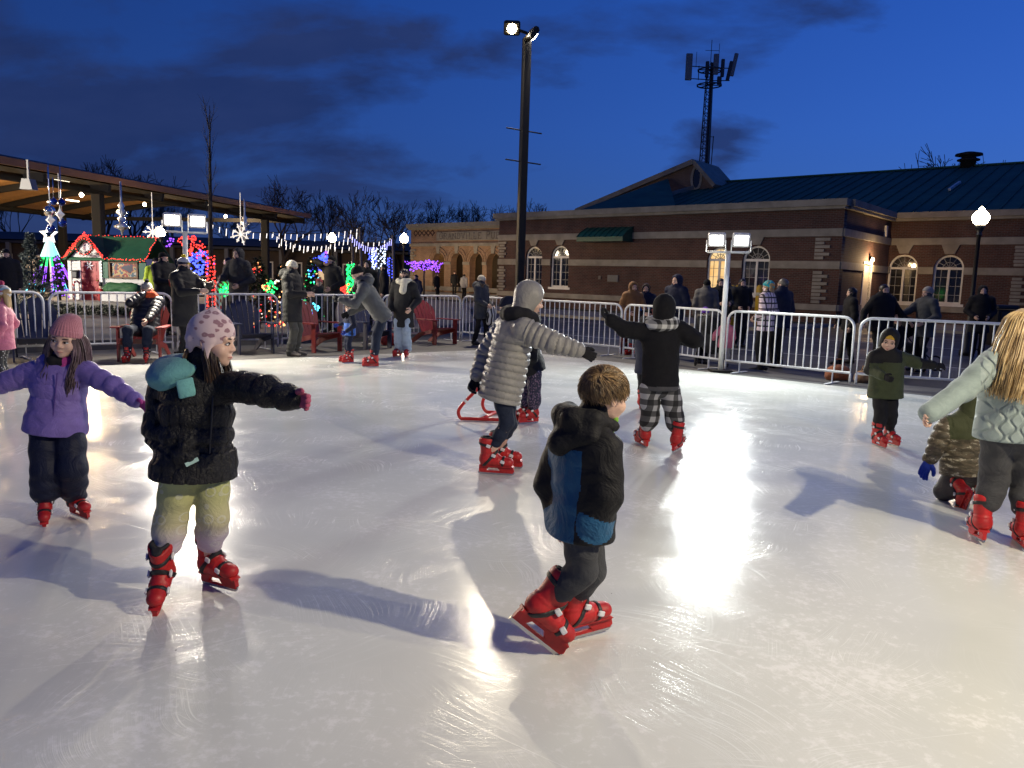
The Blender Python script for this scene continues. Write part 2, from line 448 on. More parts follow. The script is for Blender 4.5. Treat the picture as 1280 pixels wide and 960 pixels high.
def shoe_mesh(m):
    for mm,me in _shoe:
        if mm==m: return me
    f=Field(.009); f.cone((0,.06,.045),(0,-.03,.05),.042,.043,k=.03); f.cone((0,-.03,.05),(0,-.15,.032),.044,.036,k=.03,flat=((0,0,1),1.2)); f.cone((0,.055,.06),(0,.05,.12),.045,.05,k=.03)
    f.clip((0,0,.0),(0,0,-1)); v,q=f.solve(); me=npmesh('shoe',v,q); me.materials.append(m); _shoe.append((m,me)); return me
def add_shoe(par,ank,yaw,pit,m,s=1):
    o=bpy.data.objects.new('shoe',shoe_mesh(m)); COL.objects.link(o); o.parent=par
    o.matrix_local=Matrix.Translation(ank)@Matrix.Rotation(yaw,4,'Z')@Matrix.Rotation(pit,4,'X')@Matrix.Scale(s,4)@Matrix.Translation(Vector((0,-.045,-.09)))
    return o
def ik(a,c,l1,l2,hint):
    d=c-a; L=min(d.length,(l1+l2)*.999); d=d.normalized(); c2=a+d*L
    x=(l1*l1-l2*l2+L*L)/(2*L); h=math.sqrt(max(0,l1*l1-x*x)); hv=(hint-d*hint.dot(d))
    hv=hv.normalized() if hv.length>1e-5 else Vector((0,0,0))
    return a+d*x+hv*h,c2
DOWN=(.03,.02,-.30); PHONE=(.02,.22,-.04); SPREAD=(.27,.02,-.10); POCKET=(-.01,.08,-.22); FRONT=(-.02,.20,-.16); EAR=(-.03,.08,.08); HIP=(.02,.10,-.21)
def stand(H,yaw,kid=False,skate=False,aL=DOWN,aR=DOWN,lean=0,stance=.05,hyaw=0,hpitch=0,hroll=0,step=0,sc=None,twist=0,crouch=0):
    """joints (metres, local to the base) of a standing figure; yaw 0 faces -Y, positive turns towards +X"""
    sc=sc or ((.82 if kid else 1.0) if skate else (.75 if kid else 1.0))
    f=Vector((math.sin(yaw),-math.cos(yaw),0)); l=Vector((math.cos(yaw),math.sin(yaw),0)); J={}
    ah=(.15*sc if skate else .09*sc)
    hh=(.172 if kid else .135)*H
    ph=(.47 if kid else .505)*H-crouch
    pel=Zv*ph-f*math.sin(lean)*.12*H
    up=(Zv*math.cos(lean)+f*math.sin(lean))
    nk=pel+up*((.325 if kid else .325)*H)
    fs=(f*math.cos(twist)+l*math.sin(twist)); ls=(l*math.cos(twist)-f*math.sin(twist))
    J['pel']=pel; J['neck']=nk; J['f']=fs; J['hh']=hh
    hd=(Zv*math.cos(lean*.5)+f*math.sin(lean*.5))
    J['hc']=nk+hd*(H*.98-.42*hh-(ph+.325*H)) if lean<.2 else nk+hd*(.13 if kid else .125)*H
    J['hR']=Matrix.Rotation(yaw+hyaw,3,'Z')@Matrix.Rotation(hpitch+lean*.3,3,'X')@Matrix.Rotation(hroll,3,'Y')
    sw=(.098 if kid else .105)*H
    for s,k,arm in((1,'L',aL),(-1,'R',aR)):
        sh=nk-up*.03*H+ls*s*sw; J['sh'+k]=sh
        w=sh+(ls*s*arm[0]+fs*arm[1]+Zv*arm[2])*H
        J['el'+k],J['wr'+k]=ik(sh,w,.165*H,.145*H,-fs*.6-Zv*.5+ls*s*.5)
        hp=pel+l*s*.05*H; J['hip'+k]=hp
        an=l*s*stance*H+f*(step*s)*H; an.z=ah; J['an'+k]=an+f*.0
        J['kn'+k],_=ik(hp,J['an'+k],(ph-ah)*.52,(ph-ah)*.5,f)
        J['fy'+k]=yaw+s*.18; J['fp'+k]=0
    J['sc']=sc
    return J
def tr(Y0,base,spec):
    """trace: name -> (px,py[,dy]) to local joints at depth Y0+dy"""
    return {k:P(v[0],v[1],Y0+(v[2] if len(v)>2 else 0))-base for k,v in spec.items()}
_brim={}
def hat_vf(kind,n):
    key=(kind,n)
    if key in _brim: return _brim[key]
    f=Field(1/n); g=None
    if kind in('beanie','slouch','knit'):
        top=.40 if kind!='slouch' else .46
        f.ell((0,.035,.66),(.365,.45,top))
        if kind=='slouch': f.ell((.05,.15,.98),(.22,.25,.15),k=.15)
        f.disp(lambda X,Y,Z,U,D:.010*np.sin(np.arctan2(X,Y-.03)*34))
        f.clip((0,0,.565),(0,-.30,-1)); 
        g=Field(1/n); g.ell((0,.035,.645),(.385,.475,.44)); g.disp(lambda X,Y,Z,U,D:.012*np.sin(np.arctan2(X,Y-.03)*34)); g.clip((0,0,.535),(0,-.30,-1)); g.clip((0,0,.715),(0,.30,1),.02)
    elif kind=='earflap':
        f.ell((0,.045,.66),(.385,.47,.44)); f.ell((.04,.06,1.04),(.09,.12,.13),k=.12)
        for s in(-1,1): f.cone((s*.33,-.02,.5),(s*.335,-.03,.16),.12,.05,k=.1,flat=((1,0,0),2.2))
        f.cone((-.2,.36,.5),(.2,.36,.5),.1,.1,k=.1); f.cone((-.1,.36,.3),(.1,.36,.3),.1,.1,k=.15)
        f.ell((0,-.52,.30),(.285,.40,.36),k=.03,mode='-'); f.clip((0,0,.12),(0,0,-1))
        f.ell((0,.0,.28),(.30,.36,.30),k=.03,mode='-')
    elif kind in('hood','furhood'):
        f.ell((0,.09,.62),(.45,.52,.50)); f.cone((0,.12,.3),(0,.14,-.1),.42,.42,k=.15,flat=((0,1,0),1.1))
        f.ell((0,-.62,.44),(.32,.55,.44),k=.04,mode='-'); f.clip((0,0,-.15),(0,0,-1))
        f.disp(lambda X,Y,Z,U,D:.014*wav(X,Y,Z,9,3))
    r=[f.solve()]
    if g: r.append(g.solve())
    _brim[key]=join(r); return _brim[key]
def furring(M,n=90,r=.035,seed=2):
    """fur trim round a hood opening, in head space"""
    rg=random.Random(seed); mb=MB()
    for i in range(n*9):
        a=rg.uniform(0,2*PI); p=Vector((.35*math.cos(a),-.22-.08*abs(math.sin(a))+.1*(abs(math.cos(a))),.47+.45*math.sin(a)))
        if p.z<-.02: p.z=-.02
        d=Vector((math.cos(a)*.9,-.6+rg.uniform(-.6,.6),math.sin(a)*.9))+Vector((rg.uniform(-.4,.4),)*3)
        q=p+d.normalized()*rg.uniform(.09,.17); t=p.lerp(q,.6)+Vector((rg.uniform(-.02,.02),rg.uniform(-.02,.02),-.01))
        mb.tube([M@p,M@t,M@q],[.006,.004,.0008],3,cap=False)
    return mb
def hair_vf(kind,n):
    key=('hair',kind,n)
    if key in _brim: return _brim[key]
    f=Field(1/n)
    f.ell((0,.045,.655),(.36,.445,.385))
    f.ell((0,-.50,.36),(.30,.36,.40) if kind!='short' else (.31,.37,.42),k=.05,mode='-')
    if kind=='short': f.clip((0,0,.30),(0,.35,-1),.05)
    f.disp(lambda X,Y,Z,U,D:.02*wav(X,Y,Z,20,5,stretch=(1,1,.35)))
    if kind=='long':
        f.cone((-.12,.28,.5),(-.14,.34,-.35),.22,.16,k=.08,flat=((0,1,0),1.6)); f.cone((.12,.28,.5),(.14,.34,-.35),.22,.16,k=.08,flat=((0,1,0),1.6))
        for s in(-1,1): f.chain([(s*.3,.05,.6),(s*.35,.0,.2),(s*.33,-.1,-.2),(s*.28,-.2,-.5)],[.10,.11,.11,.05],k=.06,flat=((1,0,0),1.3))
        f.disp(lambda X,Y,Z,U,D:.018*np.sin(26*(X+Y)+3*np.sin(3*Z)))
    _brim[key]=f.solve(); return _brim[key]
def paintidx(V,F,fn):
    c=V[F].mean(1); return fn(c)
def figure(label,base,J,H,kid,o,group=None,cat='person'):
    """J: local joints. o: outfit dictionary. Returns the top-level body object; clothing, hair and skates are its children."""
    res=o.get('res','far'); hv={'hero':.0065,'mid':.012,'far':.018}[res]; hn={'hero':52,'mid':30,'far':20}[res]
    J=dict(J)
    for k in J:
        if isinstance(J[k],Vector): J[k]=J[k].copy()
    up=(J['neck']-J['pel']).normalized(); F=J['f']; F=(F-up*F.dot(up)).normalized(); l=up.cross(F); J['up']=up; J['F']=F; J['l']=l
    hh=J['hh']; HM=Matrix.Translation(J['hc'])@J['hR'].to_4x4()@Matrix.Scale(hh,4)@Matrix.Translation(Vector((0,0,-.58))); J['HM']=HM
    skin=SKIN[o.get('skin',0)]
    # ---- body: head, neck, core and bare hands in one mesh
    parts=[xf(HM,head_vf(hn,kid))]
    c=Field(.028)
    c.chain([J['hc']-J['hR']@Vector((0,-.08*hh,.35*hh)),J['neck'],J['pel']],[.17*hh,.045*H,.045*H],k=.04)
    for s in'LR':
        c.chain([J['neck'],J['sh'+s],J['el'+s],J['wr'+s]],[.035*H,.03*H,.024*H,.019*H],k=.02)
        c.chain([J['pel'],J['hip'+s],J['kn'+s],J['an'+s]],[.045*H,.042*H,.033*H,.026*H],k=.02)
    parts.append(c.solve())
    hl=(.098 if not kid else .105)*H*o.get('glsc',1)
    gl=o.get('gloves'); ghs=[]
    for s,sg in(('L',1),('R',-1)):
        d=o.get('hd'+s); d=Vector(d).normalized() if d else (J['wr'+s]-J['el'+s]).normalized()
        pn=o.get('pn'+s); pn=Vector(pn) if pn else -l*sg
        x=(pn-d*pn.dot(d)).normalized(); z=-d; y=z.cross(x)
        # thumb side (-y) should point forward
        Mx=Matrix((x,y,z)).transposed().to_4x4()
        if y.dot(F)>0: Mx=Mx@Matrix.Diagonal((1,-1,1,1))
        M=Matrix.Translation(J['wr'+s]+d*.012*H)@Mx@Matrix.Scale(hl,4)
        hvf=hand_vf({'hero':.03,'mid':.045,'far':.075}[res],o.get('curl'+s,o.get('curl',28)),bool(gl),o.get('spread',.12))
        if s in o.get('nohand',''): continue
        if gl and s in gl.get('side','LR'): ghs.append(xf(M,hvf))
        else: parts.append(xf(M,hvf))
    V,Fq=join(parts); body=link(o.get('name','person'),npmesh('person',V,Fq),skin,None,base); tag(body,label,cat,group)
    def child(name,vf,m,mi=None,parent=None):
        return link(name,npmesh(name,vf[0],vf[1],mi),m,parent or body)
    for g in ghs: child('glove',g,gl['mat'])
    # ---- jacket
    j=o.get('jacket')
    if j:
        f=Field(hv); g=j.get('g',1.0); hem=j.get('hem',.06)*H; rc=j.get('chest',.118 if not kid else .126)*H*g; rw=j.get('waist',.113 if not kid else .125)*H*g; rh=j.get('hemr',.118 if not kid else .132)*H*g
        dr=j.get('depth',1.45); fl=(F,dr); L=(J['neck']-J['pel']).length; hp=J['pel']-j.get('hemup',up)*hem; n=J['neck']
        P0=J['pel']
        f.chain([hp-up*.04*H,hp,P0.lerp(n,.1),P0.lerp(n,.42),P0.lerp(n,.74)-F*.004*H,P0.lerp(n,.93)],[rh,rh,(rh+rw)/2,rw,rc,rc*.72],k=.05,flat=fl,u0=0.0)
        rs=j.get('sh',.052)*H; f.cone(J['shL'],J['shR'],rs,rs,k=.06)
        a=tuple(x*j.get('ag',.87) for x in j.get('arm',(.056,.047,.036) if not kid else (.064,.055,.043)))
        for s in'LR':
            cf=j.get('cuff',0)*H; wr=J['wr'+s]+(J['wr'+s]-J['el'+s]).normalized()*cf
            f.chain([J['sh'+s],J['sh'+s].lerp(J['el'+s],.5),J['el'+s],wr],[a[0]*H,(a[0]+a[1])/2*H,a[1]*H,a[2]*H],k=.03,u0=0.0)
        if j.get('collar',1): f.cone(n-up*.02*H,n+(J['hc']-n).normalized()*.055*H*j.get('collar',1),.062*H,.052*H,k=.03)
        if j.get('hooddown'):
            q=n-F*.075*H+up*.012*H; f.ell(q,(.088*H,.06*H,.05*H),Matrix((l,F,up)).transposed(),k=.03)
            f.cone(n-l*.075*H+F*.0*H+up*.02*H,n-F*.09*H+up*.03*H,.03*H,.036*H,k=.03); f.cone(n+l*.075*H+F*.0*H+up*.02*H,n-F*.09*H+up*.03*H,.03*H,.036*H,k=.03)
        if j.get('extra'): j['extra'](f,J,H)
        qs=j.get('quilt')
        if qs:
            sp,am=qs
            f.disp(lambda X,Y,Z,U,D:-am*(np.abs(np.sin(PI*(U+.012*wav(X,Y,Z,9,8))/sp))**.55-.6))
        wa=j.get('wrinkle',.007)
        f.disp(lambda X,Y,Z,U,D:wa*wav(X,Y,Z,19,4,stretch=(1,1,.8))+wa*.7*wav(X,Y,Z,44,9,stretch=(.9,1,1.2))*(np.abs(D)<.08))
        f.clip(hp,-(j.get('hemup',up)),.012)
        if j.get('after'): j['after'](f,J,H)
        v,q=f.solve(); mi=None; m=j['mat']
        if j.get('paint'): mi=paintidx(v,q,lambda c:j['paint'](c,J,H))
        J['jacket']=child(j.get('name','jacket'),(v,q),m,mi)
    # ---- trousers
    t=o.get('trousers')
    if t:
        f=Field(hv); r=tuple(x*t.get('g',.88) for x in t.get('r',(.062,.047,.040) if not kid else (.074,.062,.056)))
        f.cone(J['hipL'],J['hipR'],.052*H,.052*H,k=.04); f.cone(J['pel'],J['pel']+up*.04*H,.058*H,.055*H,k=.04)
        cut=t.get('cut',.0)*H
        for s in'LR':
            an=J['an'+s]; an=an+(J['kn'+s]-an).normalized()*(cut+ (.085*J['sc'] if o.get('feet')=='skate' else -.03))
            if t.get('flare'): rr=[r[0]*H,r[1]*H,r[2]*H*1.1]
            else: rr=[x*H for x in r]
            f.chain([J['hip'+s],J['hip'+s].lerp(J['kn'+s],.5),J['kn'+s],J['kn'+s].lerp(an,.6),an],[rr[0],(rr[0]+rr[1])/2,rr[1],(rr[1]+rr[2])/2,rr[2]],k=.03,u0=0.0)
        wa=t.get('wrinkle',.008)
        def dz(X,Y,Z,U,D):
            d=wa*wav(X,Y,Z,17,6,stretch=(.7,.7,1.3))
            lowr=np.clip((J['knL'].z+.02-Z)/(.25*H),0,1)
            return d+wa*1.1*lowr*np.sin(Z*75+3*wav(X,Y,Z,14,7)+X*12)*.6
        f.disp(dz)
        v,q=f.solve(); mi=None
        if t.get('paint'): mi=paintidx(v,q,lambda c:t['paint'](c,J,H))
        child(t.get('name','trousers'),(v,q),t['mat'],mi)
    # ---- feet
    for s in'LR':
        if o.get('feet')=='skate': add_skate(body,J['an'+s],J['fy'+s],J['fp'+s],J.get('fr'+s,0),J['sc'])
        elif o.get('feet'): add_shoe(body,J['an'+s],J['fy'+s],J['fp'+s],o['feet'],J['sc'])
    # ---- face
    if res!='far' or o.get('face'):
        for s in(-1,1):
            ks=1.15 if kid else 1.0; mb=MB(); mb.m=0; mb.ball((s*.145,-.363,.487),1,10,8,(.062*ks,.030,.030*ks)); mb.m=1; mb.ball((s*.145+o.get('gaze',0),-.383,.487),1,10,8,(.029*ks,.014,.029*ks))
            mb.m=2; mb.tube([(s*.07,-.385,.485),(s*.105,-.395,.508),(s*.15,-.393,.518),(s*.195,-.375,.507),(s*.215,-.35,.49)],[.006,.012,.013,.011,.005],5)
            mb.v=[tuple(HM@Vector(q)) for q in mb.v]; mb.build('eye',[EYEW,IRIS,LASH],body,True)
            mb=MB(); mb.tube([(s*.06,-.395,.575),(s*.13,-.402,.597),(s*.2,-.372,.59),(s*.245,-.32,.57)],[.011,.017,.014,.006],5)
            mb.v=[tuple(HM@Vector(q)) for q in mb.v]; mb.build('eyebrow',o.get('brow',LASH),body,True)
        mb=MB(); mb.tube([(-.09,-.378,.215),(-.045,-.412,.222),(0,-.425,.217),(.045,-.412,.222),(.09,-.378,.215)],[.004,.013,.014,.013,.004] if kid else [.006,.018,.02,.018,.006],6); mb.tube([(-.07,-.38,.2),(0,-.408,.192),(.07,-.38,.2)],[.005,.016 if kid else .022,.005],6)
        mb.v=[tuple(HM@Vector(q)) for q in mb.v]; mb.build('lips',LIP,body,True)
    # ---- headwear and hair
    h=o.get('hat')
    if h:
        vf=hat_vf(h['kind'],hn); mi=None
        if h.get('paint'): mi=paintidx(vf[0],vf[1],h['paint'])
        S=Matrix.Identity(4)
        ho=child(h.get('name','hood' if 'hood' in h['kind'] else 'hat'),xf(HM@S,vf),h['mat'],mi)
        if h.get('pom'):
            mb=MB(); rg=random.Random(3); cpt=Vector((h.get('pomx',0),.05,1.12))
            for i in range(260):
                d=Vector((rg.gauss(0,1),rg.gauss(0,1),rg.gauss(0,1))).normalized(); mb.tube([HM@(cpt+d*.02),HM@(cpt+d*rg.uniform(.12,.16))],[.004,.007],3,cap=True)
            mb.build('pompom',h['pom'],ho,True)
        if h['kind']=='furhood': furring(HM).build('fur_trim',h['fur'],ho,True)
    hr=o.get('hair')
    if hr: child('hair',xf(HM,hair_vf(hr['kind'],hn)),hr['mat'])
    sc=o.get('scarf')
    if sc:
        f=Field(hv); n=J['neck']+(J['hc']-J['neck']).normalized()*.016*H; pts=[n+(l*math.cos(a)+F*math.sin(a)*.95)*(.066*H)+Zv*.008*H*math.sin(2*a+1) for a in[2*PI*i/10 for i in range(11)]]
        f.chain(pts,[.034*H*sc.get('fat',1)]*11,k=.02)
        for (a,b) in sc.get('tails',[]): f.chain([pts[0]*0+n+l*a[0]*H+F*a[1]*H+up*a[2]*H,n+l*b[0]*H+F*b[1]*H+up*b[2]*H],[.04*H,.042*H],k=.02,flat=(F,1.8))
        f.disp(lambda X,Y,Z,U,D:.006*wav(X,Y,Z,40,4))
        child('scarf',f.solve(),sc['mat'])
    body['_j']=0; del body['_j']
    o['_J']=J
    return body
def strands(name,parent,HM,guides,n,spread,rad,m,seed=1,wave=.02,tex=3,segs=12,wfreq=9):
    """locks of hair: guides are polylines in head space, strands are drawn between neighbouring guides"""
    rg=random.Random(seed); mb=MB()
    for i in range(n):
        t=rg.random()*(len(guides)-1); k=min(int(t),len(guides)-2); t-=k; g0,g1=guides[k],guides[k+1]
        off=Vector((rg.gauss(0,1),rg.gauss(0,1),rg.gauss(0,.6)))*spread; ph=rg.uniform(0,6.28); cut=rg.uniform(.72,1.0); am=rg.uniform(.4,1)*wave
        pts=[]
        for q in range(segs+1):
            u=q/segs*cut*(len(g0)-1); a=min(int(u),len(g0)-2); w=u-a
            p=(g0[a].lerp(g0[a+1],w)).lerp(g1[a].lerp(g1[a+1],w),t); s=q/segs
            p=p+off*(.25+.75*s)+Vector((math.sin(ph+s*wfreq),math.cos(ph*1.3+s*wfreq*.8),0))*am*s
            pts.append(HM@p)
        r=rad*rg.uniform(.6,1.3); mb.tube(pts,[r*(.55+.9*math.sin(PI*min(.97,.12+.88*q/segs))) for q in range(segs+1)],tex,cap=False)
    return mb.build(name,m,parent,True,fix=False)
def hairmat(name,dark,light,rough=.42):
    m,t,b=newmat(name); g=t.n('ShaderNodeNewGeometry'); c=t.mix(g.outputs['Random Per Island'],dark,light); n=t.noise(t.co(),14,3); c=t.mix(t.rng(n,.35,.65,0,.6),c,dark)
    t.t.links.new(c,b.inputs['Base Color']); b.inputs['Roughness'].default_value=rough; return m
# ------------------------------------------------------------------ skaters in the rink
def traced(base,H,kid,yaw,spec,hy=0,hp=0,hr=0,fy=(0,0),fp=(0,0),fr=(0,0),sc=.82,hh=None,fyaw=None,Y0=None):
    Y0=Y0 if Y0 is not None else base.y
    J=tr(Y0,base,spec); f=Vector((math.sin(yaw),-math.cos(yaw),0)); l=Vector((math.cos(yaw),math.sin(yaw),0))
    J['f']=f; J['hh']=hh or (.172 if kid else .135)*H
    J['hR']=Matrix.Rotation(hy,3,'Z')@Matrix.Rotation(hp,3,'X')@Matrix.Rotation(hr,3,'Y')
    for s,k in((1,'L'),(-1,'R')):
        if 'hip'+k not in J: J['hip'+k]=J['pel']+l*s*.055*H
        i=0 if s>0 else 1
        J['fy'+k]=fy[i]; J['fp'+k]=fp[i]; J['fr'+k]=fr[i]
    J['sc']=sc
    for k in'LR':
        if not fp[0 if k=='L' else 1]: J['an'+k].z=.15*sc+.001
    return J
def base_at(px,py): g=G(px,py); return Vector((g.x,g.y,0))
# materials
M_navy=cloth('navy_jacket',(.012,.016,.04)); M_black=cloth('black_cloth',(.012,.012,.014)); M_dkgrey=cloth('dark_grey_cloth',(.035,.036,.04)); M_grey=cloth('grey_cloth',(.09,.092,.095))
M_jean=cloth('blue_jeans',(.035,.06,.13),.85,(9,1.6)); M_dkjean=cloth('dark_jeans',(.014,.02,.04),.85,(9,1.6)); M_ltjean=cloth('light_jeans',(.36,.45,.55),.85,(9,1.4)); M_cream=cloth('cream_knit',(.62,.58,.47),.9,(30,.5))
M_fur=hairmat('tan_fur',(.10,.065,.035,1),(.36,.26,.16,1),.8); M_shoe=mat('dark_shoe',(.03,.028,.026),.6); M_tanshoe=mat('grey_shoe',(.16,.14,.12),.7)
H_brown=hairmat('brown_hair',(.018,.010,.006,1),(.07,.036,.018,1)); H_lilac=hairmat('brown_lilac_hair',(.035,.02,.02,1),(.24,.16,.20,1)); H_blond=hairmat('blond_hair',(.34,.22,.09,1),(.86,.68,.38,1),.4); H_sandy=hairmat('sandy_hair',(.08,.048,.018,1),(.50,.33,.15,1)); H_dark=hairmat('dark_hair',(.008,.006,.005,1),(.03,.02,.014,1)); H_ombre=hairmat('ombre_hair',(.03,.016,.008,1),(.30,.19,.08,1))
def long_guides(L=1.0,fr=(-1.75,1.75),n=11,top=.99,w=.37,back=.46,front=False,out=.0,bk=.0):
    gs=[]
    for i in range(n):
        a=fr[0]+(fr[1]-fr[0])*i/(n-1)   # 0 = straight behind
        x,y=math.sin(a),math.cos(a)
        pts=[Vector((x*.05,.04+y*.06,top)),Vector((x*w*.72,.04+y*back*.75,top-.13)),Vector((x*w*1.02,.04+y*back,.68)),Vector((x*(w+.03),.05+y*(back+.02),.40)),
             Vector((x*(w+.05+out*.3),.06+y*(back+.05+bk*.3),.05)),Vector((x*(w+.03+out*.7),.08+y*(back+.07+bk*.8),-.35*L)),Vector((x*(w-.02+out),.08+y*(back+.08+bk),-.8*L)),Vector((x*(w-.07+out),.08+y*(back+.06+bk),-1.15*L))]
        gs.append(pts)
    return gs
# ============ girl in the black quilted jacket
def girl_black():
    b=base_at(233,744); H=1.33; Y=b.y
    m,t,bs=newmat('black_stitched_nylon'); bs.inputs['Base Color'].default_value=(.009,.009,.010,1); bs.inputs['Roughness'].default_value=.46; bs.inputs['Specular IOR Level'].default_value=.35
    v=t.n('ShaderNodeTexVoronoi',{'Vector':t.co(scale=(1,1,.7)),'Scale':38.0},feature='DISTANCE_TO_EDGE'); w=t.noise(t.co(),55,3,.6,1.5)
    h=t.math('ADD',t.math('MULTIPLY',v.outputs[0],.8),w); bp=t.n('ShaderNodeBump',{'Height':h,'Strength':.9,'Distance':.012}); t.t.links.new(bp.outputs[0],bs.inputs['Normal'])
    teal=cloth('teal_fleece',(.14,.36,.36),.95,(40,.5)); 
    J=traced(b,H,True,R(42),dict(hc=(266,421),neck=(250,466,.02),shL=(292,484,-.02),elL=(331,489,-.14),wrL=(364,497,-.22),shR=(207,489,.06),elR=(197,541,.0),wrR=(228,563,-.13),pel=(243,588),knL=(266,645,.0),knR=(214,648,-.04),anL=(262,692,.12),anR=(203,702,-.09)),hy=R(90),hp=R(6),hr=R(3),fy=(R(58),R(10)),fp=(R(-4),R(20)),sc=.92,hh=.222)
    J['anR'].z=.165; J['anL'].z=.14
    # fade from green through yellow to lilac down the leg, with pale ring prints
    pm,t,bs=newmat('tie_dye_fleece'); sp=t.n('ShaderNodeSeparateXYZ',{0:t.co()}); z=t.math('ADD',sp.outputs[2],t.math('MULTIPLY',t.noise(t.co(),8,2),.07))
    c=t.ramp(t.rng(z,.22,.75),[(0,(.50,.43,.52)),(.17,(.50,.43,.50)),(.34,(.48,.44,.26)),(.62,(.42,.43,.18)),(.9,(.22,.36,.24))])
    vv=t.n('ShaderNodeTexVoronoi',{'Vector':t.co(scale=(1,.6,1)),'Scale':16.0,'Randomness':.5}); ring=t.math('LESS_THAN',t.math('ABSOLUTE',t.math('SUBTRACT',vv.outputs[0],.33)),.06)
    c=t.mix(t.math('MULTIPLY',ring,.35),c,(.62,.62,.55,1)); t.t.links.new(c,bs.inputs['Base Color']); bs.inputs['Roughness'].default_value=.9
    bp=t.n('ShaderNodeBump',{'Height':t.math('ADD',t.noise(t.co(),9,4,.6,1.2),t.math('MULTIPLY',ring,.15)),'Strength':1.0,'Distance':.012}); t.t.links.new(bp.outputs[0],bs.inputs['Normal'])
    lp,t,bs=newmat('leopard_fleece'); vn=t.n('ShaderNodeTexVoronoi',{'Vector':t.co(scale=(1,1,1.35)),'Scale':24.0,'Randomness':.75}); n=t.noise(t.co(),40,2); d=t.math('ADD',vn.outputs[0],t.math('MULTIPLY',t.math('SUBTRACT',n,.5),.55))
    k=t.ramp(d,[(0,(.40,.27,.30)),(.16,(.26,.14,.17)),(.33,(.28,.15,.18)),(.40,(.60,.46,.47)),(1,(.62,.49,.49))]); t.t.links.new(k,bs.inputs['Base Color']); bs.inputs['Roughness'].default_value=.95; bs.inputs['Sheen Weight'].default_value=.3
    pinkg=cloth('pink_knit',(.36,.07,.13),.9)
    def panels(f,J,H):
        n=A(J['neck']);F_,l_,u_=A(J['F']),A(J['l']),A(J['up'])
        def d(X,Y,Z,U,D):
            x,y,z=X-n[0],Y-n[1],Z-n[2]; s=x*l_[0]+y*l_[1]+z*l_[2]; r=x*F_[0]+y*F_[1]+z*F_[2]; u=x*u_[0]+y*u_[1]+z*u_[2]; a=np.arctan2(s,r)
            k=np.abs(((a*3.2+.25)%1)-.5); return (.007*np.exp(-(k/.05)**2)+.0)*((u<-.03)&(np.abs(s)<.15*H))+.012*np.exp(-((u+.235*H)/.012)**2)*(np.abs(s)<.15*H)
        f.disp(d)
    o=dict(res='hero',jacket=dict(mat=m,g=.80,ag=.76,hem=.022,hemr=.166,chest=.142,waist=.138,arm=(.064,.058,.050),wrinkle=.010,quilt=(.098,.017),depth=1.15,after=panels,collar=1.25,cuff=.02),
        trousers=dict(mat=pm,r=(.068,.060,.054),wrinkle=.010,cut=.03),feet='skate',hat=dict(kind='earflap',mat=lp,name='ear_flap_hat'),gloves=dict(mat=pinkg,side='LR'),gaze=.004,nohand='R',
        curlL=35,brow=H_brown)
    body=figure('girl in black quilted jacket with teal hood and leopard print ear flap hat',b,J,H,True,o,'children skating on the ice')
    J=o['_J']; HM=J['HM']; F,l,up=J['F'],J['l'],J['up']; n=J['neck']
    # the teal lined hood lying open over her shoulder
    f=Field(.0055); P0=J['pel']; g_=.80; fl=(F,1.15); e_=.016
    f.chain([P0.lerp(n,.55),P0.lerp(n,.74)-F*.004*H,P0.lerp(n,.93)],[.142*g_*H+e_,.142*g_*H+e_,.142*g_*.74*H+e_],k=.05,flat=fl); f.cone(J['shL'],J['shR'],.052*H+e_,.052*H+e_,k=.06); f.cone(J['shR'],J['shR'].lerp(J['elR'],.5),.052*H+e_,.050*H+e_,k=.05)
    f.ell(n-l*.10*H-F*.03*H+up*.0*H,(.070*H,.085*H,.036*H),Matrix.Rotation(R(32),3,F)@Matrix((l,F,up)).transposed(),k=.05); f.ell(n-F*.085*H-l*.02*H+up*.01*H,(.08*H,.04*H,.04*H),Matrix((l,F,up)).transposed(),k=.05)
    f.ell(n-l*.10*H-F*.03*H+up*.02*H,(.112*H,.122*H,.075*H),Matrix.Rotation(R(32),3,F)@Matrix((l,F,up)).transposed(),k=.012,mode='&')
    f.ell(n+up*.05*H+F*.01*H,(.058*H,.064*H,.11*H),Matrix((l,F,up)).transposed(),k=.012,mode='-')
    f.disp(lambda X,Y,Z,U,D:.006*wav(X,Y,Z,26,4)+.003*wav(X,Y,Z,60,8)); v,fc=f.solve(); hd=link('hood_lining',npmesh('hood_lining',v,fc),teal,body)
    mb=MB(); c=n-l*.075*H+F*.090*H-up*.040*H; mb.prism_bev(c,(.055*H,.016,.062*H),Matrix.Rotation(R(14),3,F)@Matrix((l,F,up)).transposed(),.006); mb.build('hood_tab',teal,hd,True)
    # collar edge, zip and pocket label
    mb=MB(); zp=[J['pel'].lerp(n,t)+F*(.102*H+.004)+l*.01 for t in(-.06,.1,.3,.6,.85)]+[n+F*.072*H+up*.03*H]
    mb.tube(zp,.0045,6); mb.build('zip',mat('black_zip',(.02,.02,.022),.3),o['_J']['jacket'],True)
    mb=MB(); a=n+F*.08*H+up*.02*H; mb.box(a,(.008,.008,.022)); mb.build('zip_pull',mat('zip_silver',(.7,.7,.7),.3,1),J['jacket'])
    # long brown hair falling in front
    for s,cnt in((-1,45),(1,85)):
        gs=[]
        for i in range(4):
            x=s*(.18+.05*i); y=-.20+.09*i
            gs.append([Vector((x*.95,y,.45)),Vector((x*1.1,y-.03,.22)),Vector((x*1.1,y-.10,-.02)),Vector((x*.95,y-.17,-.25)),Vector((x*.8,y-.17,-.48))])
        strands('hair',body,HM,gs,int(cnt*2),.04,.0038,H_brown,seed=5+s,wave=.03)
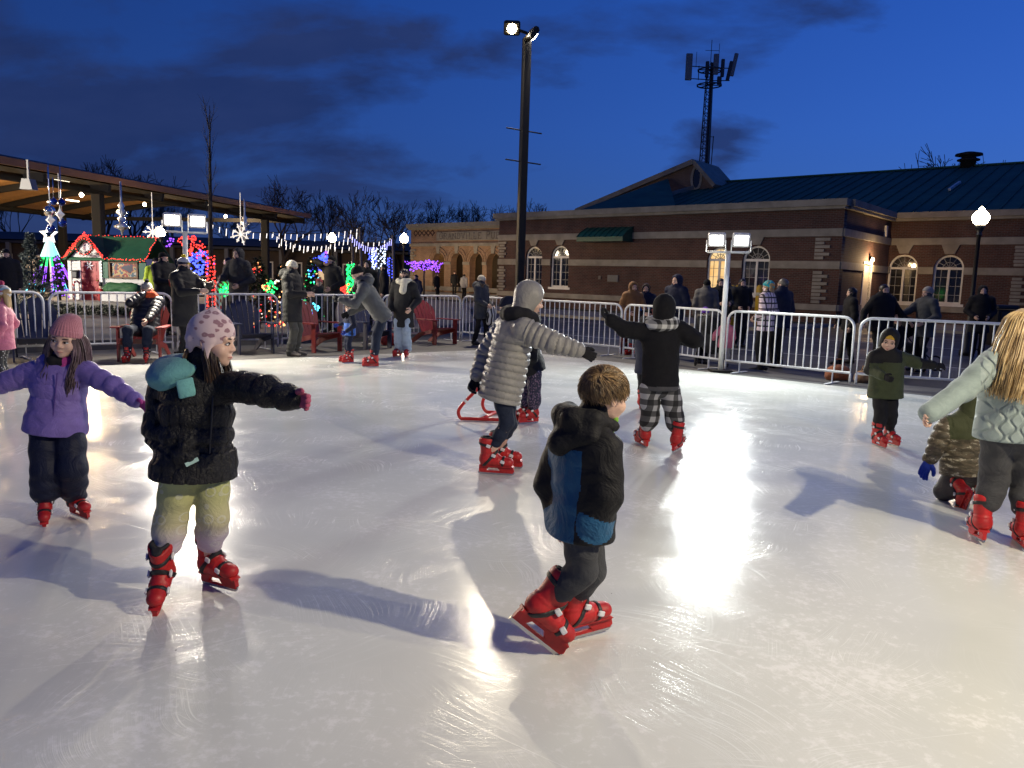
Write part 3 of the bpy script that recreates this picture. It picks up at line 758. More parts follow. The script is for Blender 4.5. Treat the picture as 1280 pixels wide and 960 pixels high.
    strands('hair',body,HM,[[Vector((x,.40,.3)),Vector((x*1.05,.44,.1)),Vector((x*1.1,.42,-.1))] for x in(-.2,0,.2)],40,.03,.006,H_sandy,3,wave=.02,segs=6)
    # tassel cord of the hat with pink pom
    mb=MB(); A0=HM@Vector((.335,-.1,.14)); A1=HM@Vector((.33,-.26,-.12)); mb.tube([A0,(A0+A1)/2+Vector((.01,-.01,0)),A1],.008,6)
    for i in range(60):
        d=Vector((rng.gauss(0,.35),rng.gauss(0,.35),-1)).normalized(); mb.tube([A1,A1+d*.06],[.003,.004],3)
    mb.build('tassel',cloth('pink_tassel',(.55,.33,.36),.95),body,True)
    # pale reflective tag at the pocket
    mb=MB(); pp=J['pel']+up*.06*H+F*.124*H-l*.06*H; mb.beam(pp+l*.03-up*-.012+F*.006,pp-l*.02-up*.014+F*.0,.008,.018,up); mb.build('pocket_tag',cloth('pale_green_tag',(.42,.62,.55),.6),J['jacket'])
girl_black()
# ============ girl in the purple jacket
def girl_purple():
    b=base_at(76,648); H=1.2
    pj=cloth('purple_jacket',(.19,.135,.40),.5,(8,1.6),(200,.1)); dk=cloth('navy_snow_trousers',(.010,.013,.032),.55,(8,1.8)); bn=cloth('dusty_pink_knit',(.46,.19,.22),.95,(60,.3),sheen=.3); mag=cloth('magenta_glove',(.36,.04,.22),.85)
    J=traced(b,H,True,R(22),dict(hc=(83,419,-.04),neck=(77,458,.0),shL=(107,465),elL=(140,481,-.05),wrL=(168,499,-.1),shR=(43,466),elR=(6,478,-.02),wrR=(-34,492,-.06),pel=(70,530),knL=(91,585,-.07),knR=(57,590,-.08),anL=(93,621,.04),anR=(57,633,-.06)),hy=R(6),hp=R(10),hr=R(9),fy=(R(55),R(26)),fp=(R(0),R(24)),sc=.78,hh=.212)
    J['anL'].z=.125; J['anR'].z=.14
    o=dict(res='hero',jacket=dict(mat=pj,g=.82,ag=.8,hem=.04,depth=1.2,hemr=.162,chest=.142,waist=.134,arm=(.064,.056,.045),wrinkle=.008,quilt=(.085,.010),collar=.9,hooddown=True,cuff=.01),trousers=dict(mat=dk,r=(.080,.073,.070),wrinkle=.010,cut=-.03),feet='skate',
        hat=dict(kind='slouch',mat=bn,name='beanie'),gloves=dict(mat=mag),curl=22,spread=.25,gaze=-.016,brow=H_brown)
    body=figure('girl in purple jacket and pink beanie with both arms held out',b,J,H,True,o,'children skating on the ice')
    J=o['_J']; HM=J['HM']; F,l,up=J['F'],J['l'],J['up']; n=J['neck']
    strands('hair',body,HM,long_guides(.5,(-1.5,1.5),9,top=.78,w=.34,back=.40),160,.02,.006,H_lilac,2,wave=.03)
    for s,cnt,k in((1,170,1.0),(-1,80,.8)):
        gs=[]
        for i in range(6):
            x=s*(.25+.045*i); y=-.22+.085*i
            gs.append([Vector((x*.72,y-.06,.66)),Vector((x*.98,y,.48)),Vector((x*1.12,y,.25)),Vector((x*1.2,y-.04,-.05)),Vector((x*1.18,y-.15,-.35)),Vector((x*1.12,y-.24,-.62*k)),Vector((x*1.06,y-.26,-1.0*k))])
        strands('hair',body,HM,gs,int(cnt*1.6),.04,.0038,H_lilac,7+s,wave=.05)
    mb=MB(); zp=[J['pel'].lerp(n,t)+F*(.104*H+.006) for t in(-.12,.1,.35,.6,.8,.95)]; mb.tube(zp,.004,6); mb.build('zip',cloth('purple_zip',(.09,.05,.25),.5),J['jacket'],True)
    f=Field(.006); f.cone(n+F*.055*H+up*.03*H+l*.012*H,n+F*.07*H-up*.02*H+l*.022*H,.022*H,.012*H); f.cone(n+F*.05*H+up*.035*H-l*.03*H,n+F*.04*H+up*.04*H+l*.03*H,.03*H,.03*H); v,q=f.solve()
    link('neck_warmer',npmesh('neck_warmer',v,q,paintidx(v,q,lambda c:((c-A(n))@A(l)>.012).astype(int))),[M_black,mag],body)
girl_purple()
# ============ boy in the blue and black jacket
def boy_blue():
    b=base_at(705,812); H=1.2; Y=b.y
    bl=cloth('blue_shell',(.012,.080,.17),.7,(7,2.2),(120,.15)); bk=cloth('black_shell',(.010,.010,.011),.7,(7,2.2),(120,.15)); gn=cloth('lime_lining',(.16,.36,.03),.6); gp=cloth('grey_sweatpants',(.045,.047,.052),.9,(8,1.8))
    J=traced(b,H,True,R(118),dict(hc=(757,489,.02),neck=(735,530,.02),shL=(707,556,.12),elL=(687,604,.12),wrL=(697,646,.05),shR=(757,564,-.07),elR=(757,618,-.10),wrR=(742,655,-.10),pel=(727,655),hipL=(733,668,.07),hipR=(723,666,-.07),knL=(738,712,.05),knR=(729,712,-.07),anL=(715,755,.08),anR=(682,752,-.05)),hy=R(119),hp=R(8),hr=R(-2),fy=(R(119),R(100)),fp=(R(-2),R(40)),sc=.98,hh=.213)
    J['anL'].z=.15
    def paint(c,J,H):
        n=A(J['neck']);F,l,up=A(J['F']),A(J['l']),A(J['up']); q=c-n; u=q@up; s=q@l; fr=q@F
        r=((u<-.075*H)&(s<.125*H)&(s>-.085*H)).astype(int)      # blue body below the yoke
        # sleeves stay black, right cuff blue
        for k,sg in(('L',1),('R',-1)):
            a,e,w=A(J['sh'+k]),A(J['el'+k]),A(J['wr'+k])
            def dist(p0,p1):
                d=p1-p0; t=np.clip(((c-p0)@d)/(d@d),0,1); return np.linalg.norm(c-p0-t[:,None]*d,axis=1),t
            d1,_=dist(a,e); d2,t2=dist(e,w); near=(np.minimum(d1,d2)<.071*H); r[near]=0; r[(d2<.07*H)&(t2>.72)]=1
        r[(fr>.095*H)&(u<-.30*H)]=2
        return r
    o=dict(res='hero',jacket=dict(mat=[bk,bl,gn],g=.83,hem=.04,hemr=.150,chest=.138,waist=.140,depth=1.25,arm=(.066,.060,.050),wrinkle=.010,hooddown=False,collar=1.1,paint=paint,cuff=.0),trousers=dict(mat=gp,r=(.066,.056,.045),wrinkle=.013,cut=.0),feet='skate',curl=30,pnR=None)
    body=figure('boy in blue and black jacket skating past without a hat',b,J,H,True,o,'children skating on the ice')
    J=o['_J']; HM=J['HM']; F,l,up=J['F'],J['l'],J['up']; n=J['neck']
    # hood bunched round the neck
    f=Field(.007)
    f.ell(n-F*.062*H+up*.01*H,(.078*H,.050*H,.050*H),Matrix((l,F,up)).transposed(),k=.03)
    for sg in(-1,1): f.chain([n-F*.085*H+up*.032*H+l*sg*.03*H,n-F*.03*H+l*sg*.075*H+up*.03*H,n+F*.06*H+l*sg*.062*H-up*.0*H],[.024*H,.027*H,.018*H],k=.03); f.cone(n-F*.04*H+l*sg*.085*H-up*.03*H,n-F*.10*H-up*.06*H,.03*H,.035*H,k=.04)
    f.cone(n-F*.085*H+up*.03*H-l*.03*H,n-F*.085*H+up*.03*H+l*.03*H,.024*H,.024*H,k=.04)
    f.disp(lambda X,Y,Z,U,D:.009*wav(X,Y,Z,24,4)); v,q=f.solve(); link('hood',npmesh('hood',v,q),bk,body)
    # tousled short hair
    link('hair',npmesh('hair',*xf(HM,hair_vf('short',50))),H_sandy,body)
    rg=random.Random(11); mb=MB()
    for i in range(2800):
        th=rg.uniform(0,2*PI); ph=math.acos(rg.uniform(-.45,1)); d=Vector((math.sin(ph)*math.cos(th),math.sin(ph)*math.sin(th),math.cos(ph)))
        p=Vector((d.x*.352,.045+d.y*.437,.655+d.z*.378))
        if p.y<-.16 and p.z<.72: continue
        if p.y<.12 and p.z<.58: continue
        if p.z<.28: continue
        w=Vector((math.sin(p.z*9+p.x*5),math.cos(p.x*8),math.sin(p.y*9)))*.45
        tg=Vector((w.x*.8,-.45+w.y*.6,-.75*(1-.6*max(0,d.z))+w.z*.3)); tg=tg-d*tg.dot(d)*.92; dr=(tg.normalized()+d*.10).normalized()
        L=rg.uniform(.12,.22)*(.75 if p.z<.5 else 1); q=p+dr*L*.5+d*.035; e=p+dr*L+d*.02-Vector((0,0,.02)); mb.tube([HM@p,HM@q,HM@e],[.0022,.0019,.0004],3,cap=False)
    mb.build('hair',H_sandy,body,True,fix=False)
    f=Field(.006); f.chain([n+F*.07*H-l*.05*H+up*.02*H,n+F*.088*H-up*.03*H,n+F*.085*H-up*.10*H],[.014*H]*3,k=.01); v,q=f.solve(); link('zip_lining',npmesh('zip_lining',v,q),gn,J['jacket'])
boy_blue()
# ============ woman in the long grey puffer
def woman_puffer():
    b=base_at(616,591); H=1.62
    pf=nylon('grey_puffer',(.27,.26,.235),.5,(12,1.2)); 
    J=traced(b,H,False,R(112),dict(hc=(664,371,.0),neck=(648,398,.0),shL=(632,408,.16),elL=(608,443,.2),wrL=(596,470,.12),shR=(655,412,-.14),elR=(692,428,-.2),wrR=(722,437,-.2),pel=(628,482),hipL=(630,486,.1),hipR=(625,486,-.08),knL=(637,530,.1),knR=(634,528,-.08),anL=(622,560,.18),anR=(610,571,-.05)),hy=R(100),hp=R(18),hr=R(0),fy=(R(80),R(82)),sc=1.0,hh=.225)
    J['anL'].z=J['anR'].z=.152
    o=dict(res='hero',jacket=dict(mat=pf,name='puffer_coat',g=.80,hem=.07,hemr=.137,chest=.122,waist=.128,depth=1.15,arm=(.062,.054,.042),sh=.056,quilt=(.052,.018),wrinkle=.006,collar=.6,cuff=.0),trousers=dict(mat=M_dkjean,r=(.056,.040,.031),wrinkle=.009,cut=.02),feet='skate',gloves=dict(mat=M_black),hdR=(.8,-.1,-.35),curl=38,
      hat=dict(kind='hood',mat=pf),scarf=dict(mat=M_black,fat=1.0))
    figure('woman in light grey hooded puffer coat reaching forward while skating',b,J,H,False,o,'grown-ups on skates')
woman_puffer()
# ============ child with the skating aid, partly hidden
def child_scarf():
    b=base_at(660,528); H=1.38
    scf=plaid('black_white_plaid_scarf',(.012,.012,.012),(.15,.15,.15),(.7,.7,.68),9); lg=newmat('patterned_leggings'); m,t,bs=lg
    n=t.noise(t.co(),60,2); c=t.ramp(n,[(.40,(.02,.022,.05)),(.56,(.03,.03,.06)),(.60,(.28,.16,.24)),(.68,(.05,.05,.12)),(.75,(.4,.4,.5))]); t.t.links.new(c,bs.inputs['Base Color']); bs.inputs['Roughness'].default_value=.8
    J=traced(b,H,True,R(-128),dict(hc=(635,382,-.05),neck=(648,408,.0),shL=(640,420,.13),elL=(628,445,.18),wrL=(612,462,.15),shR=(664,420,-.08),elR=(664,446,-.12),wrR=(640,466,-.12),pel=(665,462),hipL=(661,466,.07),hipR=(668,466,-.05),knL=(657,497,.05),knR=(668,497,-.07),anL=(658,519,.05),anR=(667,518,-.02)),hy=R(-100),hp=R(22),fy=(R(-75),R(-60)),sc=.88,hh=.21)
    o=dict(res='mid',jacket=dict(mat=M_black,hem=.03,chest=.118,waist=.115,hemr=.118,wrinkle=.006),trousers=dict(mat=m,r=(.064,.054,.052),cut=.0),feet='skate',hat=dict(kind='beanie',mat=cloth('navy_knit',(.008,.011,.03),.95)),scarf=dict(mat=scf,fat=1.15,tails=[((-.09,-.02,.02),(-.13,.0,-.33))]),gloves=dict(mat=M_black))
    figure('child in navy beanie and checked scarf bending over a red skating frame',b,J,H,True,o,'children skating on the ice')
    # red tubular skating frame
    red=mat('red_painted_tube',(.50,.02,.015),.35,var=(10,.1)); wh=mat('white_tape',(.75,.75,.75),.5)
    root=empty('skating_frame',base_at(598,522)); o0=root.location
    a=lambda px,py,dy=0:P(px,py,o0.y+dy)-o0
    tag(root,'red tubular skating aid frame standing on the ice behind the puffer coat','skating frame')
    def rail(pp): mb=MB(); mb.tube(pp,.019,10); return mb
    def smooth(pts,n=6):
        out=[]
        for i in range(len(pts)-1):
            p0=pts[max(i-1,0)];p1=pts[i];p2=pts[i+1];p3=pts[min(i+2,len(pts)-1)]
            for q in range(n):
                t=q/n; out.append(.5*((2*p1)+(p2-p0)*t+(2*p0-5*p1+4*p2-p3)*t*t+(3*p1-p0-3*p2+p3)*t**3))
        return out+[pts[-1]]
    near=smooth([a(606,478,-.2),a(591,492,-.2),a(577,507,-.2),a(573,516,-.2),a(579,525,-.2),a(600,530,-.2),a(640,531,-.2)]); far=smooth([a(618,470,.25),a(610,486,.25),a(604,500,.25),a(604,509,.25),a(612,516,.25),a(640,518,.25),a(664,519,.25)])
    for q in (near,far):
        for p in q: p.z=max(p.z,.021)
        rail(q).build('side_rail',red,root,True)
    rail([near[0],far[0]]).build('handle_bar',red,root,True); mb=MB(); mb.tube([near[30].lerp(near[31],0),far[26]],.017,8); mb.build('cross_tube',red,root,True)
    mb=MB(); mb.tube([near[9],near[10]],.0205,10); mb.build('tape_band',wh,root,True)
child_scarf()
# ============ teenager in the black hoodie
def teen():
    b=base_at(828,563); H=1.48
    pl=plaid('grey_plaid_trousers',(.012,.012,.013),(.07,.07,.072),(.36,.36,.37),9.5); bk=cloth('black_sweatshirt',(.009,.009,.011),.9,(7,1.5)); gy=cloth('charcoal_shirt',(.07,.07,.075),.9); scf=plaid('white_black_check_scarf',(.015,.015,.015),(.25,.25,.24),(.62,.62,.58),13)
    J=traced(b,H,False,R(172),dict(hc=(830,384,.0),neck=(827,408,.0),shL=(803,414,.02),elL=(782,412,.0),wrL=(764,400,-.02),shR=(850,412,.0),elR=(868,425,-.02),wrR=(852,433,-.2),pel=(825,483),hipL=(812,487),hipR=(838,487),knL=(813,520,.05),knR=(843,520,.02),anL=(806,542,.12),anR=(846,549,-.05)),hy=R(172),hp=R(4),fy=(R(195),R(150)),fr=(0,R(-6)),sc=.98,hh=.225)
    J['wrR']=J['elR']+Vector((-.13,.15,.0)); J['anL'].z=J['anR'].z=.15
    o=dict(res='hero',jacket=dict(mat=[bk,gy],name='sweatshirt',g=.84,hem=.02,chest=.128,waist=.124,hemr=.124,depth=1.3,arm=(.060,.056,.046),wrinkle=.008,sh=.05,paint=lambda c,J,H:((c-A(J['pel']))@A(J['up'])<.012).astype(int)),trousers=dict(mat=pl,r=(.070,.062,.058),wrinkle=.010,cut=.005,name='plaid_trousers'),feet='skate',hat=dict(kind='hood',mat=bk),scarf=dict(mat=scf,fat=1.1),gloves=dict(mat=M_black),curl=45)
    figure('teenager in black sweatshirt and checked trousers seen from behind',b,J,H,False,o,'grown-ups on skates')
    b=base_at(806,512); J=stand(1.05,R(150),True,True,aL=FRONT,aR=FRONT)
    figure('small child almost hidden behind the checked trousers, one red skate showing',b,J,1.05,True,dict(jacket=dict(mat=M_navy),trousers=dict(mat=M_black),feet='skate',hat=dict(kind='beanie',mat=M_black)),'children skating on the ice')
teen()
# ============ boy in green and black jacket
def boy_green():
    b=base_at(1100,555); H=1.19
    gr=cloth('olive_jacket',(.052,.066,.030),.7,(8,1.5)); bk=cloth('black_yoke',(.012,.012,.012),.7); yl=cloth('mustard_knit',(.55,.33,.04),.95,(60,.3)); bg=cloth('blue_glove',(.02,.05,.35),.7)
    J=traced(b,H,True,R(-22),dict(hc=(1112,424,-.03),neck=(1109,441,.0),shL=(1126,447),elL=(1147,454,-.03),wrL=(1166,456,-.06),shR=(1093,447),elR=(1088,462,-.05),wrR=(1103,470,-.22),pel=(1107,490),hipL=(1114,493),hipR=(1099,493),knL=(1114,518,-.06),knR=(1101,518,-.07),anL=(1111,541,.02),anR=(1096,541,-.08)),hy=R(-26),hp=R(14),hr=R(8),fy=(R(12),R(8)),sc=.80,hh=.20)
    def paint(c,J,H):
        u=(c-A(J['neck']))@A(J['up']); x=(c-A(J['neck']))@A(J['l']); r=(u<-.075*H).astype(int); t=(x>.11*H); r[t]=((c[t]-A(J['elL']))[:,0]<.02); r[(x>.11*H)&((c-A(J['elL']))[:,0]>.0)&((c-A(J['elL']))[:,2]>.01)]=0; r[x<-.135*H]=0; return r
    o=dict(res='mid',face=True,jacket=dict(mat=[bk,gr],g=.88,hem=.05,chest=.138,waist=.138,hemr=.145,arm=(.06,.052,.042),wrinkle=.006,paint=paint,collar=1.2),trousers=dict(mat=M_black,r=(.064,.054,.048),cut=.0),feet='skate',hat=dict(kind='hood',mat=bk),hair=dict(kind='short',mat=H_dark),gloves=dict(mat=M_black),curl=30)
    body=figure('boy in olive and black hooded jacket with yellow hat under his hood',b,J,H,True,o,'children skating on the ice')
    HM=o['_J']['HM']; f=Field(1/36); f.ell((0,.03,.66),(.365,.45,.41)); f.clip((0,0,.60),(0,-.2,-1)); 
    f.ell((0,-.5,.55),(.22,.25,.17),k=.02,mode='-'); link('headband',npmesh('headband',*xf(HM,f.solve())),yl,body)
boy_green()
# ============ child kneeling, camouflage jacket
def child_camo():
    b=base_at(1195,628); H=1.15
    m,t,bs=newmat('camouflage_nylon'); n=t.noise(t.co(scale=(1,1,2.6)),16,3,.6,.6); c=t.ramp(n,[(0,(.05,.04,.022)),(.42,(.075,.062,.034)),(.5,(.12,.09,.055)),(.56,(.10,.085,.05)),(.61,(.42,.38,.28)),(.68,(.09,.07,.04)),(1,(.16,.13,.08))]); c.node.color_ramp.interpolation='CONSTANT'
    t.t.links.new(c,bs.inputs['Base Color']); bs.inputs['Roughness'].default_value=.55; bp=t.n('ShaderNodeBump',{'Height':t.noise(t.co(),11,4,.6,1.4),'Strength':.9,'Distance':.012}); t.t.links.new(bp.outputs[0],bs.inputs['Normal'])
    ol=cloth('olive_yoke',(.052,.060,.026),.7); gp=cloth('dark_grey_snow_trousers',(.05,.045,.045),.6,(9,1.6)); bg=cloth('blue_glove',(.02,.05,.35),.7)
    J=traced(b,H,True,R(172),dict(hc=(1214,499,.04),neck=(1207,527,.0),shL=(1183,532,.0),elL=(1173,554,-.02),wrL=(1163,573,-.04),shR=(1232,532,.0),elR=(1240,556,.05),wrR=(1235,572,.2),pel=(1207,588),hipL=(1197,592),hipR=(1216,592),knL=(1180,614,.05),knR=(1212,612,.22),anL=(1203,613,-.12),anR=(1226,607,.0)),hy=R(168),hp=R(14),fy=(R(182),R(190)),fp=(R(66),R(66)),sc=.80,hh=.20)
    def paint(c,J,H):
        u=(c-A(J['neck']))@A(J['up']); x=np.abs((c-A(J['neck']))@A(J['l'])); return ((u<-.09*H)|(x>.125*H)).astype(int)
    o=dict(res='hero',jacket=dict(mat=[ol,m],g=.92,hem=.02,chest=.142,waist=.145,hemr=.148,quilt=(.06,.010),arm=(.066,.06,.048),wrinkle=.007,paint=paint),trousers=dict(mat=gp,r=(.078,.066,.05),wrinkle=.010,cut=.0),feet='skate',hat=dict(kind='hood',mat=ol),gloves=dict(mat=bg),curl=20,pnL=(0,-1,.1),glsc=1.35)
    figure('child in camouflage jacket and blue gloves kneeling on the ice',b,J,H,True,o,'children skating on the ice')
child_camo()
# ============ girl with long fair hair
def girl_blond():
    b=base_at(1250,681); H=1.5
    m,t,bs=newmat('pale_teal_quilt'); bs.inputs['Base Color'].default_value=(.30,.37,.36,1); bs.inputs['Roughness'].default_value=.6
    sp=t.n('ShaderNodeSeparateXYZ',{0:t.co()}); x,z=sp.outputs[0],sp.outputs[2]
    w=t.math('MULTIPLY',t.math('SINE',t.math('MULTIPLY',z,62.)),.012)
    def line(s,ph): 
        q=t.math('ADD',t.math('MULTIPLY',t.math('ADD',x,t.math('MULTIPLY',w,s)),11.),ph); return t.math('ABSOLUTE',t.math('SUBTRACT',t.math('FRACT',q),.5))
    hgt=t.math('MINIMUM',t.math('MINIMUM',line(1.,0.),line(-1.,.5)),.14); low=t.math('LESS_THAN',z,.98)
    hgt=t.math('ADD',t.math('MULTIPLY',hgt,6.5),t.math('MULTIPLY',t.noise(t.co(),9,4,.6,1.2),.7)); bp=t.n('ShaderNodeBump',{'Height':hgt,'Strength':1.0,'Distance':.012}); t.t.links.new(bp.outputs[0],bs.inputs['Normal'])
    sl=cloth('pale_teal_sleeve',(.27,.34,.325),.75,(6,1.6)); gp=cloth('charcoal_jogging_trousers',(.055,.056,.06),.85,(7,2.0))
    J=traced(b,H,False,R(155),dict(hc=(1279,407,.02),neck=(1270,440,.0),shL=(1240,455,.0),elL=(1203,487,-.08),wrL=(1170,511,-.16),shR=(1301,458,.0),elR=(1330,490,.0),wrR=(1345,520,-.05),pel=(1262,543),hipL=(1247,550),hipR=(1279,552),knL=(1243,600,.06),knR=(1281,602,.05),anL=(1228,643,.05),anR=(1281,652,-.05)),hy=R(152),hp=R(5),hr=R(-6),fy=(R(165),R(160)),fp=(R(8),R(4)),sc=.98,hh=.215)
    J['anL'].z=.155; J['anR'].z=.15
    def paint(c,J,H):
        x=(c-A(J['neck']))@A(J['l']); return (x>.128*H).astype(int)
    o=dict(res='hero',jacket=dict(mat=[m,sl],g=.92,hem=.02,chest=.128,waist=.122,hemr=.128,depth=1.35,arm=(.062,.052,.046),cuff=.035,wrinkle=.008,collar=.6,paint=paint),trousers=dict(mat=gp,r=(.066,.058,.052),wrinkle=.010,cut=.005),feet='skate',curl=40)
    body=figure('girl with long wavy blond hair in pale teal quilted jacket, seen from behind',b,J,H,False,o,'children skating on the ice')
    HM=o['_J']['HM']; link('hair',npmesh('hair',*xf(HM,hair_vf('cap',44))),H_blond,body)
    strands('hair',body,HM,long_guides(1.3,(-1.9,1.9),13,w=.42,back=.47,out=.14,bk=.36),1500,.055,.0030,H_blond,4,wave=.07,segs=18,wfreq=6.5)
girl_blond()
# ------------------------------------------------------------------ ground and rink
def flat(name,poly,z,m,thick=.0):
    mb=MB(); n=len(poly)
    if thick: mb.extrude([(x,y,z-thick) for x,y in poly],(0,0,thick))
    else: mb.add([(x,y,z) for x,y in poly],[tuple(range(n))])
    o=mb.build(name,m); tag(o,kind='structure'); return o
def asphalt():
    m,t,b=newmat('wet_asphalt'); co=t.co(); n=t.noise(co,.35,5,.6); f=t.noise(co,60,3)
    c=t.mix(t.rng(n,.35,.65),(.020,.020,.022,1),(.042,.041,.042,1)); c=t.mix(t.rng(f,.4,.7,0,.5),c,(.06,.06,.06,1)); t.t.links.new(c,b.inputs['Base Color'])
    t.t.links.new(t.rng(n,.35,.65,.45,.8),b.inputs['Roughness']); bp=t.n('ShaderNodeBump',{'Height':f,'Strength':.4,'Distance':.01}); t.t.links.new(bp.outputs[0],b.inputs['Normal']); return m
def concrete(name,c0,c1,sc=1.2,rough=.85):
    m,t,b=newmat(name); co=t.co(); n=t.noise(co,sc,6,.65); f=t.noise(co,45,3); c=t.mix(t.rng(n,.35,.65),(*c0,1),(*c1,1)); t.t.links.new(c,b.inputs['Base Color']); b.inputs['Roughness'].default_value=rough
    bp=t.n('ShaderNodeBump',{'Height':f,'Strength':.3,'Distance':.008}); t.t.links.new(bp.outputs[0],b.inputs['Normal']); return m
M_asph=asphalt(); M_walk=concrete('pavement_concrete',(.16,.155,.15),(.24,.235,.225)); M_deck=concrete('rubber_deck',(.075,.072,.07),(.13,.125,.12),.9,.75); M_grass_d=concrete('dead_lawn',(.02,.026,.012),(.045,.05,.022),6,.95)
flat('ground',[(-400,-60),(400,-60),(400,700),(-400,700)],-.06,M_asph)
def line(px0,px1,t0=-1,t1=2):
    a=G(*px0);b=G(*px1); return a,b
cx=G(622,436.5); l1=G(144,456.5); r1=G(1060,484)
ldir=(l1-cx).normalized(); rdir=(r1-cx).normalized()
L2=cx+ldir*24; R2=cx+rdir*24
def ice_mat():
    m,t,b=newmat('rink_ice'); co=t.co()
    b.inputs['IOR'].default_value=1.31; b.inputs['Specular IOR Level'].default_value=.4
    base=t.mix(t.rng(t.noise(co,.55,5,.6),.35,.65),(.55,.565,.535,1),(.645,.655,.62,1)); sn=t.rng(t.math('MULTIPLY',t.noise(co,1.1,6,.7),t.noise(co,22,4,.7)),.27,.36,0,.5); base=t.mix(sn,base,(.8,.8,.8,1)); vs=t.n('ShaderNodeTexVoronoi',{'Vector':co,'Scale':2.6}); base=t.mix(t.math('LESS_THAN',vs.outputs[0],t.math('MULTIPLY',t.noise(co,.9,1),.022)),base,(.05,.04,.035,1))
    tot=None; hh=None
    layers=[(0,120,.55,.5,3.1),(.55,100,.45,.5,1.7),(1.05,130,.6,.47,7.7),(1.7,105,.45,.53,4.1),(2.3,120,.5,.5,9.3),(2.8,95,.5,.48,6.2)]
    for i,(a,sx,sy,thr,off) in enumerate(layers):
        mp=t.n('ShaderNodeMapping',{0:co}); mp.inputs['Rotation'].default_value=(0,0,a); mp.inputs['Location'].default_value=(off,off*1.3,0); 
        d=t.n('ShaderNodeTexNoise',{'Vector':mp.outputs[0],'Scale':.9,'Detail':1}); dd=t.n('ShaderNodeVectorMath',{0:d.outputs[1],1:(.8,.8,0)},operation='MULTIPLY'); ad=t.n('ShaderNodeVectorMath',{0:mp.outputs[0],1:dd.outputs[0]},operation='ADD')
        m2=t.n('ShaderNodeMapping',{0:ad.outputs[0]}); m2.inputs['Scale'].default_value=(sx*.55,sy*1.2,1)
        n=t.noise(m2.outputs[0],1.0,1,.5); w=t.math('ABSOLUTE',t.math('SUBTRACT',n,thr)); s=t.rng(w,.0,.035,1,0)
        k=t.rng(t.noise(mp.outputs[0],1.6,2),.50,.66,0,1); s=t.math('MULTIPLY',s,k); tot=s if tot is None else t.math('MAXIMUM',tot,s)
    for i,(a,off) in enumerate(((.3,2.),(1.4,5.),(2.2,8.))):   # long skate arcs
        v=t.n('ShaderNodeMapping',{0:co}); v.inputs['Rotation'].default_value=(0,0,a); v.inputs['Location'].default_value=(off,off,0)
        wv=t.n('ShaderNodeTexWave',{'Vector':v.outputs[0],'Scale':.23,'Distortion':7.0,'Detail':1.0,'Detail Scale':.35},wave_type='RINGS',bands_direction='X') if i==0 else t.n('ShaderNodeTexWave',{'Vector':v.outputs[0],'Scale':.3,'Distortion':9.0,'Detail':1.0,'Detail Scale':.3})
        w=t.math('ABSOLUTE',t.math('SUBTRACT',wv.outputs[1],.5)); s=t.rng(w,0,.012,.9,0); k=t.rng(t.noise(v.outputs[0],.8,3),.5,.6,0,1); tot=t.math('MAXIMUM',tot,t.math('MULTIPLY',s,k))
    tot=t.math('MULTIPLY',tot,t.rng(t.noise(co,.42,4,.6),.36,.62,.25,1.0)); c=t.mix(t.math('MULTIPLY',tot,.21),base,(.85,.86,.9,1)); t.t.links.new(c,b.inputs['Base Color'])
    wet=t.noise(co,.8,4,.55); r=t.rng(wet,.35,.68,.145,.20); r=t.math('ADD',r,t.math('MULTIPLY',tot,.22)); t.t.links.new(r,b.inputs['Roughness'])
    fine=t.noise(co,120,4,.7); big=t.noise(co,2.2,3,.5)
    h=t.math('ADD',t.math('MULTIPLY',fine,.026),t.math('ADD',t.math('MULTIPLY',tot,.20),t.math('MULTIPLY',big,.22)))
    bp=t.n('ShaderNodeBump',{'Height':h,'Strength':.5,'Distance':.003}); t.t.links.new(bp.outputs[0],b.inputs['Normal'])
    return m
ib=[(cx.x,cx.y),(R2.x,R2.y),(R2.x+4,-9),(L2.x-3,-9),(L2.x,L2.y)]
flat('rink_ice',ib,0.0,ice_mat(),.04)
tag(bpy.data.objects['rink_ice'],kind='structure')
# deck round the rink
o=(cx-(ldir+rdir).normalized()*2.6)
dk=[(o.x,o.y)]
def off(d,s,dist): n=Vector((-d.y,d.x,0))*s; return n*dist
nl=Vector((ldir.y,-ldir.x,0)); nl=nl if nl.y>0 else -nl
nr=Vector((-rdir.y,rdir.x,0)); nr=nr if nr.y>0 else -nr
pa=cx+nl*2.7; pb=cx+nr*1.25
deck=[(pa+ldir*26),(pa-ldir*.6),(pb-rdir*1.2),(pb+rdir*26),(R2+Vector((6,-10,0))),(L2+Vector((-6,-10,0)))]
flat('deck',[(p.x,p.y) for p in deck],-.012,M_deck,.05)
